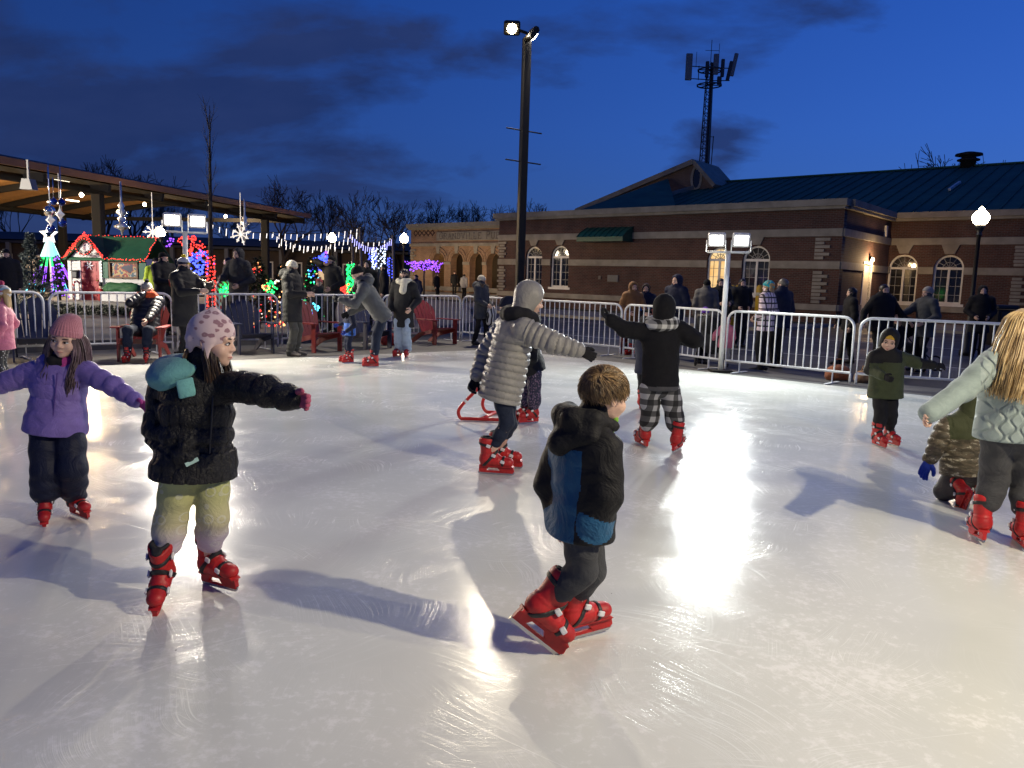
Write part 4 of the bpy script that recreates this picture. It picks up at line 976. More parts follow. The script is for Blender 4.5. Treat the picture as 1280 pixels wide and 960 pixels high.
# ------------------------------------------------------------------ crowd barriers
M_galv=mat('galvanised_steel',(.74,.75,.75),.45,metal=.0,var=(8,.15),bump=(90,.1))
def barrier_parts(L):
    Hh=1.08; r=.17; mb=MB(); z0=.20
    pts=[]
    def arc(cx_,cz,a0,a1):
        for k in range(7):
            a=a0+(a1-a0)*k/6; pts.append(Vector((cx_+r*math.cos(a),0,cz+r*math.sin(a))))
    x=L/2-.03
    arc(x-r,Hh-r,0,PI/2); arc(-x+r,Hh-r,PI/2,PI); pts.append(Vector((-x,0,z0))); pts.append(Vector((x,0,z0)))
    mb.tube(pts,.022,8,closed=True); mb.tube([(-x,0,z0),(-x,0,.03)],.021,8); mb.tube([(x,0,z0),(x,0,.03)],.019,8)
    b2=MB(); n=int(round((2*x)/.132))
    for i in range(1,n):
        xx=-x+2*x*i/n; d=min(xx+x,x-xx); top=Hh if d>=r else Hh-r+math.sqrt(max(0,r*r-(r-d)**2)); b2.tube([(xx,0,z0),(xx,0,top)],.0115,6,cap=False)
    f=[]
    for s in(-1,1):
        m=MB(); m.beam((s*(x-.28),-.26,.012),(s*(x-.28),.26,.012),.05,.012); m.beam((s*(x-.28),-.26,.012),(s*(x-.28),-.26,-.008),.05,.01); m.beam((s*(x-.28),0,.01),(s*(x-.28),0,.2),.035,.012,(1,0,0)); f.append(m)
    return mb,b2,f
_bar={}
def barrier(a,b,label):
    a=Vector(a);b=Vector(b); L=(b-a).length-.03; k=round(L,2); root=empty('crowd_barrier',((a.x+b.x)/2,(a.y+b.y)/2,-.01),math.atan2(b.y-a.y,b.x-a.x))
    fr,ra,ft=barrier_parts(L); fr.build('frame',M_galv,root,True); ra.build('railing',M_galv,root,True)
    for m in ft: m.build('foot',M_galv,root)
    tag(root,label,'crowd barrier','crowd barriers round the rink')
FL=[(-10.9,9.7),(-9.3,11.2),(-7.75,12.75),(-6.2,14.05),(-4.72,15.5),(-3.0,17.3),(-1.3,19.05)]
FR=[(-1.3,19.05),(.45,17.4),(2.25,15.85),(3.78,13.75),(5.42,12.15),(7.55,11.3),(9.8,10.4)]
ll=['steel crowd barrier at the edge of the rink beside the frosted conifer','steel crowd barrier behind the pink jacket child','steel crowd barrier in front of the white playhouse','steel crowd barrier next to the man taking a phone picture','steel crowd barrier behind the man in the cream beanie','steel crowd barrier behind the leaning man and small child']
for (a,b),s in zip(zip(FL,FL[1:]),ll): barrier((*a,0),(*b,0),s)
rl=['steel crowd barrier behind the woman with the striped bag','steel crowd barrier between the puffer coat woman and the tall lamp post','steel crowd barrier behind the teenager in the black sweatshirt','steel crowd barrier in front of the plaid jacket woman','steel crowd barrier behind the boy in the olive jacket','steel crowd barrier behind the long blond hair girl']
for (a,b),s in zip(zip(FR,FR[1:]),rl): barrier((*a,0),(*b,0),s)
# ------------------------------------------------------------------ adirondack chairs
CRED=mat('red_painted_slats',(.24,.028,.025),.45,var=(7,.14),bump=(30,.1)); CNAVY=mat('navy_painted_slats',(.022,.028,.07),.45,var=(7,.14),bump=(30,.1))
def adirondack(loc,yaw,m,label):
    """seat faces local -Y"""
    root=empty('adirondack_chair',loc,yaw); tag(root,label,'chair','slatted chairs along the rink')
    mb=MB(); tilt=Matrix.Rotation(R(-24),3,'X')
    n=6; base=Vector((0,.24,.26))
    for i in range(n):
        t=(i-(n-1)/2)/((n-1)/2); w0=.075; x0=t*.20; x1=t*.275; h=.80-.17*t*t
        poly=[(x0-w0*.5,0,0),(x0+w0*.5,0,0),(x1+w0*.62,0,h-.03-.05*abs(t)*(t>0)),(x1+w0*.3,0,h-.055*t*(1)),(x1-w0*.3,0,h+.055*t),(x1-w0*.62,0,h-.03-.05*abs(t)*(t<0))]
        mb.extrude([base+tilt@Vector(p) for p in poly],tilt@Vector((0,.02,0)))
    mb.beam(base+tilt@Vector((-.28,.03,.42)),base+tilt@Vector((.28,.03,.42)),.05,.02); mb.build('backrest',m,root)
    mb=MB()
    for i in range(6):
        y=-.28+i*.098; z=.37-.022*i-(.0 if i else .0); mb.beam((-.27,y,z),(.27,y,z),.086,.02,Vector((0,.2,1)))
    mb.build('seat',m,root)
    for s in(-1,1):
        a=MB(); a.extrude([(s*.27,-.36,.55),(s*.41,-.36,.55),(s*.42,-.2,.55),(s*.37,.36,.55),(s*.30,.36,.55)],(0,0,.022)); a.build('armrest',m,root)
        l=MB(); l.beam((s*.315,-.27,0),(s*.315,-.27,.55),.025,.12,(0,1,0)); l.build('leg',m,root)
        l=MB(); l.extrude([(s*.285-.012,-.33,.29),(s*.285-.012,-.33,.38),(s*.285-.012,.30,.245),(s*.285-.012,.62,.03),(s*.285-.012,.62,0),(s*.285-.012,.50,0),(s*.285-.012,.20,.17)],(.024,0,0)); l.build('leg',m,root)
    return root
def gb(px,py): g=G(px,py); return (g.x,g.y,-.01)
CH=[adirondack(gb(47,449),R(32),CNAVY,'navy slatted chair facing the rink beside the pink jacket child'),
 adirondack(gb(180,449),R(12),CRED,'red slatted chair with a man in a grey pompom hat sitting in it'),
 adirondack(gb(314,440),R(38),CNAVY,'empty navy slatted chair with its arm towards the man in the cream beanie'),
 adirondack(gb(398,438),R(52),CRED,'empty red slatted chair just past the man in the cream beanie'),
 adirondack(gb(462,434),R(48),CNAVY,'empty navy slatted chair behind the leaning man and small child'),
 adirondack(gb(546,429),R(48),CRED,'empty red slatted chair beside the woman in the black coat'),
 adirondack(gb(800,443),R(-40),CRED,'red slatted chair hidden behind the teenager in the black sweatshirt')]
# small bags on the deck
def bag(name,loc,sz,m,label,cat):
    root=empty(name,loc,.4); tag(root,label,cat); f=Field(.02); f.ell((0,0,sz[2]*.45),(sz[0]/2,sz[1]/2,sz[2]/2)); f.cone((-sz[0]*.3,0,sz[2]*.3),(sz[0]*.3,0,sz[2]*.3),sz[1]*.42,sz[1]*.42,k=.05); f.disp(lambda X,Y,Z,U,D:.01*wav(X,Y,Z,22,3)); f.clip((0,0,0),(0,0,-1)); v,q=f.solve(); link('bag_body',npmesh('bag_body',v,q),m,root)
    mb=MB(); mb.tube([(-sz[0]*.3,0,sz[2]*.75),(-sz[0]*.2,0,sz[2]*1.25),(sz[0]*.2,0,sz[2]*1.25),(sz[0]*.3,0,sz[2]*.75)],.012,6); mb.build('handle',m,root,True)
bag('duffel_bag',gb(1047,474),(.42,.3,.28),cloth('rust_canvas',(.24,.075,.03)),'rust coloured bag lying at the foot of the barrier','bag')
bag('duffel_bag',gb(1082,477),(.40,.26,.22),cloth('tan_canvas',(.25,.14,.07)),'tan bag lying beside the rust coloured bag','bag')
bag('shoulder_bag',gb(489,431),(.4,.28,.3),cloth('dark_red_canvas',(.22,.02,.02)),'dark red bag on the deck behind the black coat woman','bag')
# ------------------------------------------------------------------ light masts
M_white=mat('white_painted_metal',(.68,.68,.66),.4,var=(6,.08)); M_dark=mat('dark_bronze_metal',(.02,.019,.018),.55,metal=.1,spec=.25); M_black_m=mat('black_metal',(.012,.012,.013),.4)
E_flood=glow('flood_lens',(1,.93,.80),20); E_flood_c=glow('flood_lens_cool',(1,.98,.93),12)
def flood_stand(base,h,aim,label,lens,power,col,rz=0,size=.2,second=1.0):
    root=empty('flood_light_stand',base); tag(root,label,'flood light','flood light stands at the rink')
    mb=MB(); mb.tube([(0,0,0),(0,0,h-.22)],.045,12); mb.build('mast',M_white,root,True)
    mb=MB(); mb.box((0,0,.02),(.36,.36,.04)); mb.build('base_plate',M_dark,root)
    d=Vector((aim[0]-base[0],aim[1]-base[1],0)).normalized(); s=Vector((-d.y,d.x,0))
    mb=MB(); mb.tube([s*-.36+Vector((0,0,h-.2)),s*.36+Vector((0,0,h-.2))],.02,8); mb.build('cross_bar',M_white,root,True)
    for k in(-1,1):
        c=s*(.21*k)+Vector((0,0,h))+d*.05; t=Vector((aim[0],aim[1],0))-(Vector(base)+c); t=(t.normalized()*1.0+s*k*.18).normalized()
        x=t.cross(Zv).normalized(); y=x.cross(t); rot=Matrix((x,t,y)).transposed()
        mb=MB(); mb.box(c-t*.045,(.30,.09,.24),rot,.02)
        for i in range(5): mb.box(c-t*.11+rot@Vector(((i-2)*.055,0,0)),(.012,.05,.2),rot)
        mb.beam(c-x*.165,c-x*.165-Zv*.2,.03,.012); mb.beam(c+x*.165,c+x*.165-Zv*.2,.03,.012); hd=mb.build('lamp_head',M_white,root)
        mb=MB(); mb.box(c+t*.004,(size+.02,.006,.16),rot); mb.build('lens',lens,hd)
        L=bpy.data.lights.new('flood','AREA'); L.shape='RECTANGLE'; L.size=size; L.size_y=size*.7; L.energy=power*(second if k<0 else 1); L.color=col; L.spread=R(165)
        lo=bpy.data.objects.new('flood_lamp',L); COL.objects.link(lo); lo.location=Vector(base)+c+t*.02; lo.rotation_euler=(t).to_track_quat('-Z','Y').to_euler(); 
    return root
p=P(915,300,13.6); flood_stand((3.70,13.6,-.01),p.z,(1.2,4.5),'white flood light stand with twin lamps at the barrier in front of the library',E_flood_c,165,(.95,1,.95))
p=P(231,275,13.9); flood_stand((-5.95,14.0,-.01),p.z,(-.5,3.5),'white flood light stand with twin lamps beside the playhouse',E_flood,210,(1,.91,.76))
flood_stand((3.9,1.7,0),3.7,(0.2,4.2),'white flood light stand with twin lamps on the near side of the rink',E_flood,185,(1,.86,.60),size=.11,second=.25)
flood_stand((-18.2,16.5,.17),3.2,(-12.6,24.2),'added unseen flood light stand with twin lamps to brighten the playhouse',E_flood,620,(1,.92,.80))  # extra stand added out of view, only to brighten the playhouse front
# tall parking lot lamp
def tall_lamp():
    b=(.12,20.6,-.06); root=empty('lamp_post',b); tag(root,'tall dark square lamp post with two floodlights at the top','lamp post')
    top=P(653,44,20.6).z
    mb=MB(); mb.prism_bev((0,0,top/2+.3),(.20,.20,top-.6),Matrix.Rotation(R(20),3,'Z'),.02); mb.build('pole',M_dark,root)
    mb=MB(); mb.lathe((0,0,0),[(.34,0),(.34,.62),(.31,.68),(.0001,.68)],20); mb.build('footing',M_walk,root)
    for k,pyx in enumerate(((641,160),(640,199))):
        z=P(*pyx,20.6).z; mb=MB(); d=Vector((.44,-.25,0)).normalized()*.5 if k<0 else Vector((.46,.22,0)); mb.tube([-d+Vector((0,0,z+.02)),d+Vector((0,0,z-.02))],.018,8); mb.build('banner_arm',M_dark,root,True)
    for (px,py,aim,e,pw,nm) in ((640,36,(0,8),glow('warm_lamp_lens',(1,.78,.42),90),520,'near'),(668,46,(9,24),glow('white_lamp_lens',(1,.93,.85),40),150,'side')):
        c=P(px,py,20.45)-Vector(b); t=Vector((aim[0]-b[0]-c.x,aim[1]-b[1]-c.y,-(c.z)*.9)).normalized()
        x=t.cross(Zv).normalized(); y=x.cross(t); rot=Matrix((x,t,y)).transposed()
        mb=MB(); mb.box(c-t*.09,(.42,.16,.34),rot,.04); mb.beam((0,0,c.z-.05),c-t*.1,.06,.06); h=mb.build('lamp_head',M_dark,root); mb=MB(); mb.lathe(c,[(.0001,0),(.12,0),(.1,.02),(.0001,.03)],18,rot@Matrix.Rotation(R(-90),3,'X')); mb.build('lens',e,h)
        L=bpy.data.lights.new('tall','SPOT'); L.energy=pw*6; L.color=(1,.87,.66) if nm=='near' else (1,.93,.85); L.spot_size=R(150); L.spot_blend=.7; L.shadow_soft_size=.2; lo=bpy.data.objects.new('tall_lamp_light',L); COL.objects.link(lo); lo.location=Vector(b)+c+t*.08; lo.rotation_euler=t.to_track_quat('-Z','Y').to_euler()
tall_lamp()
def globe_lamp(px,py,Y,label,power=90,r=.2,zb=-.06):
    E_globe=glow('globe_lamp_glass_%d'%power,(1,.83,.58),power)
    t=P(px,py,Y); root=empty('street_lamp',(t.x,Y,zb)); tag(root,label,'street lamp','globe street lamps'); h=t.z-zb
    mb=MB(); mb.lathe((0,0,0),[(.17,0),(.17,.12),(.12,.2),(.13,.5),(.09,.62),(.055,.75),(.045,h-r-.25),(.07,h-r-.22),(.07,h-r-.18),(.05,h-r-.15),(.10,h-r-.05),(.13,h-r*.8),(.0001,h-r*.8)],16); mb.build('post',M_black_m,root,True)
    mb=MB(); mb.lathe((0,0,h),[(.08,-r*.85),(r*.75,-r*.55),(r,0),(r*.93,r*.35),(r*.6,r*.8),(r*.3,r*1.05),(r*.34,r*1.15),(r*.16,r*1.3),(.0001,r*1.5)],18); mb.build('globe',E_globe,root,True)
globe_lamp(1226,273,19.5,'lit globe street lamp on a black post in front of the library wing',45,.20)
globe_lamp(415,298,40,'lit globe street lamp behind the icicle light strings',70,.22)
globe_lamp(505,299,40,'lit globe street lamp by the library portico',70,.22)
globe_lamp(201,291,30,'lit globe street lamp between playhouse and flood light stand',120,.17)
# ------------------------------------------------------------------ library
LA=Vector((-1.0,45.0,-.06)); LROT=-math.atan2(12.4,14.6)
E1=Vector((math.cos(LROT),math.sin(LROT),0)); NN=Vector((-math.sin(LROT),math.cos(LROT),0))
def LX(px,py,y0=0,org=None):
    org=org or LA; r=ray(px,py); t=((org-CAMP).dot(NN)+y0)/r.dot(NN); p=CAMP+r*t-org; return p.dot(E1),p.z
def LY(px,py,x0,org=None):
    org=org or LA; r=ray(px,py); t=((org-CAMP).dot(E1)+x0)/r.dot(E1); p=CAMP+r*t-org; return p.dot(NN),p.z
def brick(name,swap,c1,c2,mort,sc=1.0):
    m,t,b=newmat(name); s=t.n('ShaderNodeSeparateXYZ',{0:t.co()}); cb=t.n('ShaderNodeCombineXYZ',{0:s.outputs[1 if swap else 0],1:s.outputs[2],2:0.0})
    bk=t.n('ShaderNodeTexBrick',{'Vector':cb.outputs[0],'Color1':c1,'Color2':c2,'Mortar':mort,'Scale':sc,'Mortar Size':.012,'Mortar Smooth':.1,'Bias':0.,'Brick Width':.22,'Row Height':.075})
    n=t.noise(t.co(),1.3,5,.6); c=t.n('ShaderNodeMix',{0:.35},data_type='RGBA'); 
    g=t.rng(n,.3,.7,.72,1.2); sc_=t.n('ShaderNodeVectorMath',{0:bk.outputs[0]},operation='SCALE'); t.t.links.new(g,sc_.inputs['Scale']); t.t.links.new(sc_.outputs[0],b.inputs['Base Color'])
    b.inputs['Roughness'].default_value=.85; bp=t.n('ShaderNodeBump',{'Height':bk.outputs[1],'Strength':-.5,'Distance':.01}); t.t.links.new(bp.outputs[0],b.inputs['Normal']); return m
BR=brick('red_brick',False,(.080,.026,.017,1),(.046,.016,.011,1),(.085,.065,.055,1)); BRS=brick('red_brick_side',True,(.105,.038,.027,1),(.062,.023,.018,1),(.085,.065,.055,1))
BRT=brick('tan_brick',False,(.30,.17,.10,1),(.24,.13,.075,1),(.26,.2,.14,1))
STONE=concrete('limestone',(.19,.17,.135),(.28,.255,.21),1.5,.8); TEAL=mat('teal_roof_metal',(.03,.10,.072),.7,var=(.8,.25),spec=.2); GREEN=mat('green_awning_metal',(.008,.075,.05),.45,var=(2,.2))
GLASS=mat('dark_window_glass',(.012,.014,.018),.06,spec=.8); WFR=mat('white_window_frame',(.62,.60,.56),.5,var=(5,.08)); E_win=None
def litglass():
    m,t,b=newmat('lit_window_glass'); n=t.noise(t.co(),1.6,2); c=t.ramp(n,[(.3,(.9,.50,.15)),(.6,(1,.72,.34))]); t.t.links.new(c,b.inputs['Emission Color']); b.inputs['Emission Strength'].default_value=.95; b.inputs['Base Color'].default_value=(.3,.2,.1,1); return m
def curve_solid(name,outer,holes,depth,m,parent,origin,rot,bevel=0):
    """polygon with holes in the XZ plane, extruded along +Y by depth"""
    cu=bpy.data.curves.new(name,'CURVE'); cu.dimensions='2D'; cu.fill_mode='BOTH'; cu.extrude=depth/2
    for pts in [outer]+holes:
        s=cu.splines.new('POLY'); s.points.add(len(pts)-1); s.use_cyclic_u=True
        for p,q in zip(s.points,pts): p.co=(q[0],q[1],0,1)
    t=bpy.data.objects.new(name,cu); COL.objects.link(t); dg=bpy.context.evaluated_depsgraph_get(); me=bpy.data.meshes.new_from_object(t.evaluated_get(dg)); bpy.data.objects.remove(t); bpy.data.curves.remove(cu)
    M=Matrix(((1,0,0,0),(0,0,-1,depth/2),(0,1,0,0),(0,0,0,1)))
    me.transform(M); me.transform(Matrix.Translation(origin)@Matrix.Rotation(rot,4,'Z')); me.materials.clear(); me.name=name
    return link(name,me,m,parent)
def arch_pts(x0,x1,z0,zt,n=12):
    r=(x1-x0)/2; c=(x0+x1)/2; zs=zt-r
    return [(x0,z0),(x1,z0)]+[(c+r*math.cos(PI*k/n),zs+r*math.sin(PI*k/n)) for k in range(n+1)]
def arch_window(root,x0,x1,z0,zt,y,pane,muntin=True,fan=True):
    """window set back in an opening of the front wall"""
    mb=MB(); a=arch_pts(x0,x1,z0,zt); t=.09; b=arch_pts(x0+t,x1-t,z0+t,zt-t)
    mb.ring([(p[0],y,p[1]) for p in a],[(p[0],y,p[1]) for p in b],(0,.10,0)); c=(x0+x1)/2; r=(x1-x0)/2; zs=zt-r
    mb.box((c,y+.04,(z0+zs)/2),(.10,.07,zs-z0-.05)); mb.box((c,y+.04,zs),(x1-x0-.1,.072,.11))
    mb.box((c,y-.05,z0-.06),(x1-x0+.25,.16,.12)); w=mb.build('window',WFR,root)
    g=MB()
    for k in range(1,4): 
        for sx in(-1,1): g.box((c+sx*(r+.02)/2,y+.05,z0+(zs-z0)*k/4),(r-.1,.03,.02))
    for sx in(-1,1): g.box((c+sx*(r/2+.01),y+.052,(z0+zs)/2),(.02,.03,zs-z0))
    for k in(1,2,3,4,5):
        a_=PI*k/6; g.beam((c,y+.05,zs+.02),(c+(r-.08)*math.cos(a_),y+.05,zs+(r-.08)*math.sin(a_)),.02,.03,(0,1,0))
    g.tube([(c+r*.45*math.cos(PI*k/10),y+.05,zs+r*.45*math.sin(PI*k/10)) for k in range(11)],.015,5); g.build('muntins',mat('grey_muntin',(.30,.29,.27),.5),w)
    p=MB(); pts=arch_pts(x0+.05,x1-.05,z0+.05,zt-.05); p.extrude([(q[0],y+.07,q[1]) for q in pts],(0,.02,0)); p.build('pane',pane,w)
    return w
def keystone(mb,c,z0,z1,w0,w1,y): mb.extrude([(c-w0/2,y,z0),(c+w0/2,y,z0),(c+w1/2,y,z1),(c-w1/2,y,z1)],(0,.14,0))
LIB=empty('library_building',LA,LROT); tag(LIB,'long brick library building with arched windows and teal metal roof','library')
WX=19.15; WD=7.0; ZT=5.3; T=.35
def band(x0,x1,z0,z1,y,pr,holes=()):
    xs=[x0]
    for a,b in holes: xs+=[a,b]
    xs.append(x1); mb=MB()
    for a,b in zip(xs[::2],xs[1::2]): mb.box(((a+b)/2,y-pr/2+.06,(z0+z1)/2),(b-a,pr+.12,z1-z0))
    return mb
def library():
    wins=[]
    for (pa,pb,pt,pbm) in ((656.5,677,308,358),(688,710.5,307,359),(883,912,309,367),(927,961.5,307,368.5)):
        x0,z=LX(pa,340);x1,_=LX(pb,340); xm=(pa+pb)/2; zt=LX(xm,pt)[1]; zb=LX(xm,pbm)[1]; wins.append((x0,x1,max(zb,.95),zt))
    lit=litglass()
    holes=[arch_pts(*w) for w in wins]
    curve_solid('front_wall',[(0,0),(WX,0),(WX,ZT-.3),(0,ZT-.3)],holes,T,BR,LIB,(0,0,0),0)
    for i,w in enumerate(wins): arch_window(LIB,*w,.12,lit if i==2 else GLASS)
    wx2=[]
    for (pa,pb,pt,pbm) in ((1109.5,1146.5,318,379),(1166,1204,318.5,380)):
        x0,z=LX(pa,345,WD);x1,_=LX(pb,345,WD); xm=(pa+pb)/2; wx2.append((x0,x1,LX(xm,pbm,WD)[1],LX(xm,pt,WD)[1]))
    for dx in(7.5,10.4,13.3): w=wx2[-1]; wx2.append((w[0]+dx-4.5+.0,w[1]+dx-4.5,w[2],w[3])) if dx>7.5 else None
    curve_solid('wing_wall',[(WX,0),(WX+24,0),(WX+24,ZT-.3),(WX,ZT-.3)],[arch_pts(*w) for w in wx2],T,BR,LIB,(0,WD,0),0)
    for w in wx2: arch_window(LIB,*w,WD+.12,GLASS)
    # return wall with doorway
    y0,zt=LY(1079.5,338,WX); y1,_=LY(1089,338,WX); y0,y1=min(y0,y1),max(y0,y1); y0=max(.3,y0); y1=max(y1,y0+1.0)
    DZ=2.75
    curve_solid('return_wall',[(T+.003,0),(WD-.003,0),(WD-.003,ZT-.3),(T+.003,ZT-.3)],[[(y0,.02),(y1,.02),(y1,DZ),(y0,DZ)]],T,BRS,LIB,(WX,0,0),R(90))
    mb=MB(); mb.box((WX-.12,(y0+y1)/2,DZ/2),(.06,y1-y0,DZ-.02)); d=mb.build('door',mat('cream_door',(.55,.50,.42),.5),LIB); mb=MB(); mb.tube([(WX-.06,y0+.15,1.0),(WX-.03,y0+.15,1.02),(WX-.03,y0+.15,1.22),(WX-.06,y0+.15,1.24)],.015,6); mb.build('handle',M_dark,d)
    mb=MB(); mb.box((WX-.05,y0-.05,DZ/2),(.16,.1,DZ)); mb.box((WX-.05,y1+.05,DZ/2),(.16,.1,DZ)); mb.box((WX-.05,(y0+y1)/2,DZ+.05),(.16,y1-y0+.2,.1)); mb.build('door_frame',WFR,LIB)
    # wall lamp over the doorway
    ly=LY(1086.5,324,WX)[0]; lz=LY(1086.5,324,WX)[1]; mb=MB(); mb.box((WX+.06,ly,lz+.05),(.12,.16,.22)); h=mb.build('wall_lamp',M_dark,LIB); mb=MB(); mb.ball((WX+.14,ly,lz-.02),.09,10,8); mb.build('bulb',glow('wall_lamp_bulb',(1,.75,.42),40),h,True)
    wl=LA+E1*(WX+.34)+NN*ly+Zv*(lz-.08); L=bpy.data.lights.new('wl','POINT'); L.energy=170; L.color=(1,.66,.33); L.shadow_soft_size=.09; lo=bpy.data.objects.new('wall_lamp_light',L); COL.objects.link(lo); lo.location=wl
    # body behind the fronts
    mb=MB(); mb.box((WX-.18,WD+9,2.5),(.3,18-.8,ZT-.4-.1)); mb.box((.18,7,2.5),(.3,13,ZT-.4)); mb.build('side_wall',BRS,LIB)
    # bands, cornice, base
    ch=[(w[0]-.0,w[1]+.0) for w in wins]; c2=[(w[0],w[1]) for w in wx2]
    mb=band(0,WX+.0,2.42,2.74,-.003,.06,ch); mb.build('stone_band',STONE,LIB)
    band(0,WX,3.78,4.10,-.003,.07).build('stone_band',STONE,LIB); band(0,WX,.66,.92,-.003,.08).build('stone_band',STONE,LIB)
    band(WX+.1,WX+24,2.42,2.74,WD-.003,.06,c2).build('stone_band',STONE,LIB); band(WX+.1,WX+24,3.78,4.1,WD-.003,.07).build('stone_band',STONE,LIB); band(WX+.1,WX+24,.66,.92,WD-.003,.08).build('stone_band',STONE,LIB)
    mb=MB()
    for z0,z1,pr in((2.42,2.74,.06),(3.78,4.10,.07),(.66,.92,.08)):
        seg=[(0.0,y0-.12),(y1+.12,WD-.05)] if z0<2.75 and z1<2.76 else [(0.0,WD-.05)]
        for a,b in seg:
            if b>a: mb.box((WX+pr/2-.05,(a+b)/2,(z0+z1)/2),(pr+.1,b-a,z1-z0-.004))
    mb.build('stone_band',STONE,LIB)
    mb=MB(); mb.box((WX/2-.05,.0,ZT-.14),(WX+.4,.62,.28)); mb.box((WX/2-.05,.02,ZT-.34),(WX+.24,.46,.12)); mb.box((WX-.01,WD/2+.16,ZT-.142),(.62,WD-.32,.276)); mb.box((WX-.01,WD/2+.1,ZT-.342),(.46,WD-.26,.116)); mb.box((WX+12.2,WD,ZT-.145),(24,.62,.274)); mb.box((WX+12.2,WD+.02,ZT-.345),(24,.46,.114)); mb.build('cornice',STONE,LIB)
    mb=MB(); mb.box((WX/2,6.6,ZT-.22),(WX-.4,12,.1)); mb.build('flat_roof',M_dark,LIB)
    # keystones and quoins
    for w in wins: mb=MB(); keystone(mb,(w[0]+w[1])/2,w[3]+.03,3.775,.34,.62,-.08); mb.build('keystone',STONE,LIB)
    for w in wx2: mb=MB(); keystone(mb,(w[0]+w[1])/2,w[3]+.03,3.775,.40,.75,WD-.08); mb.build('keystone',STONE,LIB)
    mb=MB(); mq=MB()
    for i in range(18):
        z=1.02+i*.155
        if abs(z-2.58)<.25 or z>3.7: continue
        w=.62 if i%2 else .38
        mb.box((WX-.9+(.12 if i%2 else 0),-.02,z),(w,.09,.12)); mq.box((.3,-.02,z),(w,.09,.12))
    mq.build('quoin',STONE,LIB); mb.build('quoin',STONE,LIB); mb=MB()
    xq,_=LX(1272,345,WD)
    for i in range(18):
        z=1.02+i*.155
        if abs(z-2.58)<.25 or z>3.7: continue
        mb.box((xq+(.1 if i%2 else 0),WD-.02,z),(.62 if i%2 else .38,.09,.12))
    mb.build('quoin',STONE,LIB)
    # awning
    a0,z=LX(734,300); a1,_=LX(791,300); zt=LX(762,284)[1]; zb=LX(750,303)[1]
    mb=MB(); pr=[(0,zt),(-.55,zt-.25),(-.95,zb+.22),(-.95,zb),(0,zb)]
    mb.extrude([(a0,-.004+p[0],p[1]) for p in pr],(a1-a0,0,0))
    for k in range(9): 
        x=a0+(a1-a0)*k/8; mb.beam((x,-.02,zt+.01),(x,-.57,zt-.24),.025,.03); mb.beam((x,-.57,zt-.24),(x,-.97,zb+.23),.025,.03)
    mb.build('awning',GREEN,LIB)
    # vents and small wall boxes
    x,z=LX(766.5,348); mb=MB(); mb.box((x,-.03,z),(.62,.08,.34)); 
    for k in range(5): mb.box((x,-.08,z-.13+k*.065),(.54,.03,.03),Matrix.Rotation(R(35),3,'X'))
    mb.build('vent',mat('grey_vent',(.18,.18,.18),.5),LIB); x,z=LX(750,347); mb=MB(); mb.box((x,-.02,z),(.16,.06,.18)); mb.build('junction_box',mat('grey_box',(.12,.10,.09),.6),LIB)
    # standing seam roof over the wing
    ry=20.0; rz=9.1; xl=LX(724,262,WD)[0]; xr=WX+26; xrl=LX(893,230,ry)[0]; q0=Vector((xl,WD-.02,ZT-.02)); q1=Vector((xr,WD-.02,ZT-.02)); q2=Vector((xr,ry,rz)); q3=Vector((xrl,ry,rz)); q4=Vector((xr,ry+13,ZT)); q5=Vector((xl,ry+13,ZT)); dn=Vector((0,0,-.08))
    mb=MB(); mb.extrude([q0,q1,q2,q3],dn); mb.extrude([q3,q2,q4,q5],dn); mb.extrude([q0,q3,q5],dn)
    n=62
    for k in range(n+1):
        x=xl+(xr-xl)*k/n; t=1.0 if x>xrl else max(0,(x-xl)/(xrl-xl)); 
        if t>.03: mb.beam((x,WD,ZT+.01),(x,WD+(ry-WD)*t,ZT+(rz-ZT)*t+.03),.045,.06)
    mb.build('roof',TEAL,LIB); mb=MB(); mb.beam(q3+Zv*.04,q2+Zv*.04,.35,.1); mb.build('ridge_cap',TEAL,LIB)
    mb=MB(); mb.beam(q0+Vector((0,.1,.05)),q3+Vector((0,0,.10)),.5,.3); mb.build('hip_coping',STONE,LIB)
    q=[LX(722,263,WD),LX(850,258,WD),LX(835,223,17.3)]; mb=MB(); mb.extrude([(q[0][0],WD+.05,q[0][1]),(q[1][0],WD+.05,ZT),(q[2][0],17.3,q[2][1])],(0,.05,-.08)); mb.build('roof',TEAL,LIB)
    # gable behind the roof with oval window
    gy=17.5; pts=[LX(835,232,gy),LX(835,221.5,gy),LX(868.5,204.5,gy),LX(892,231,gy),LX(892,246,gy),LX(835,246,gy)]
    pts=[pts[5],pts[4],pts[3],pts[2],pts[1]]; lo_=[LX(722,264,gy),LX(722,268,gy)]
    mb=MB(); mb.extrude([(p[0],gy,p[1]) for p in [lo_[1],pts[1],pts[2],pts[3],lo_[0]]],(0,3.5,0)); mb.build('gable',brick('dim_brick',False,(.16,.10,.075,1),(.12,.075,.055,1),(.13,.10,.085,1)),LIB)
    mb=MB(); a,b,c=[Vector((p[0],gy+.0,p[1])) for p in (pts[4],pts[3],pts[2])]; a=Vector((LX(722,262.5,gy)[0],gy,LX(722,262.5,gy)[1])); mb.beam(a+Vector((0,1.6,-.1)),b+Vector((0,1.6,.12)),3.9,.34,(0,0,1)); mb.beam(b+Vector((0,1.6,.12)),c+Vector((.2,1.6,-.1)),3.9,.28,(0,0,1)); mb.build('gable_coping',STONE,LIB)
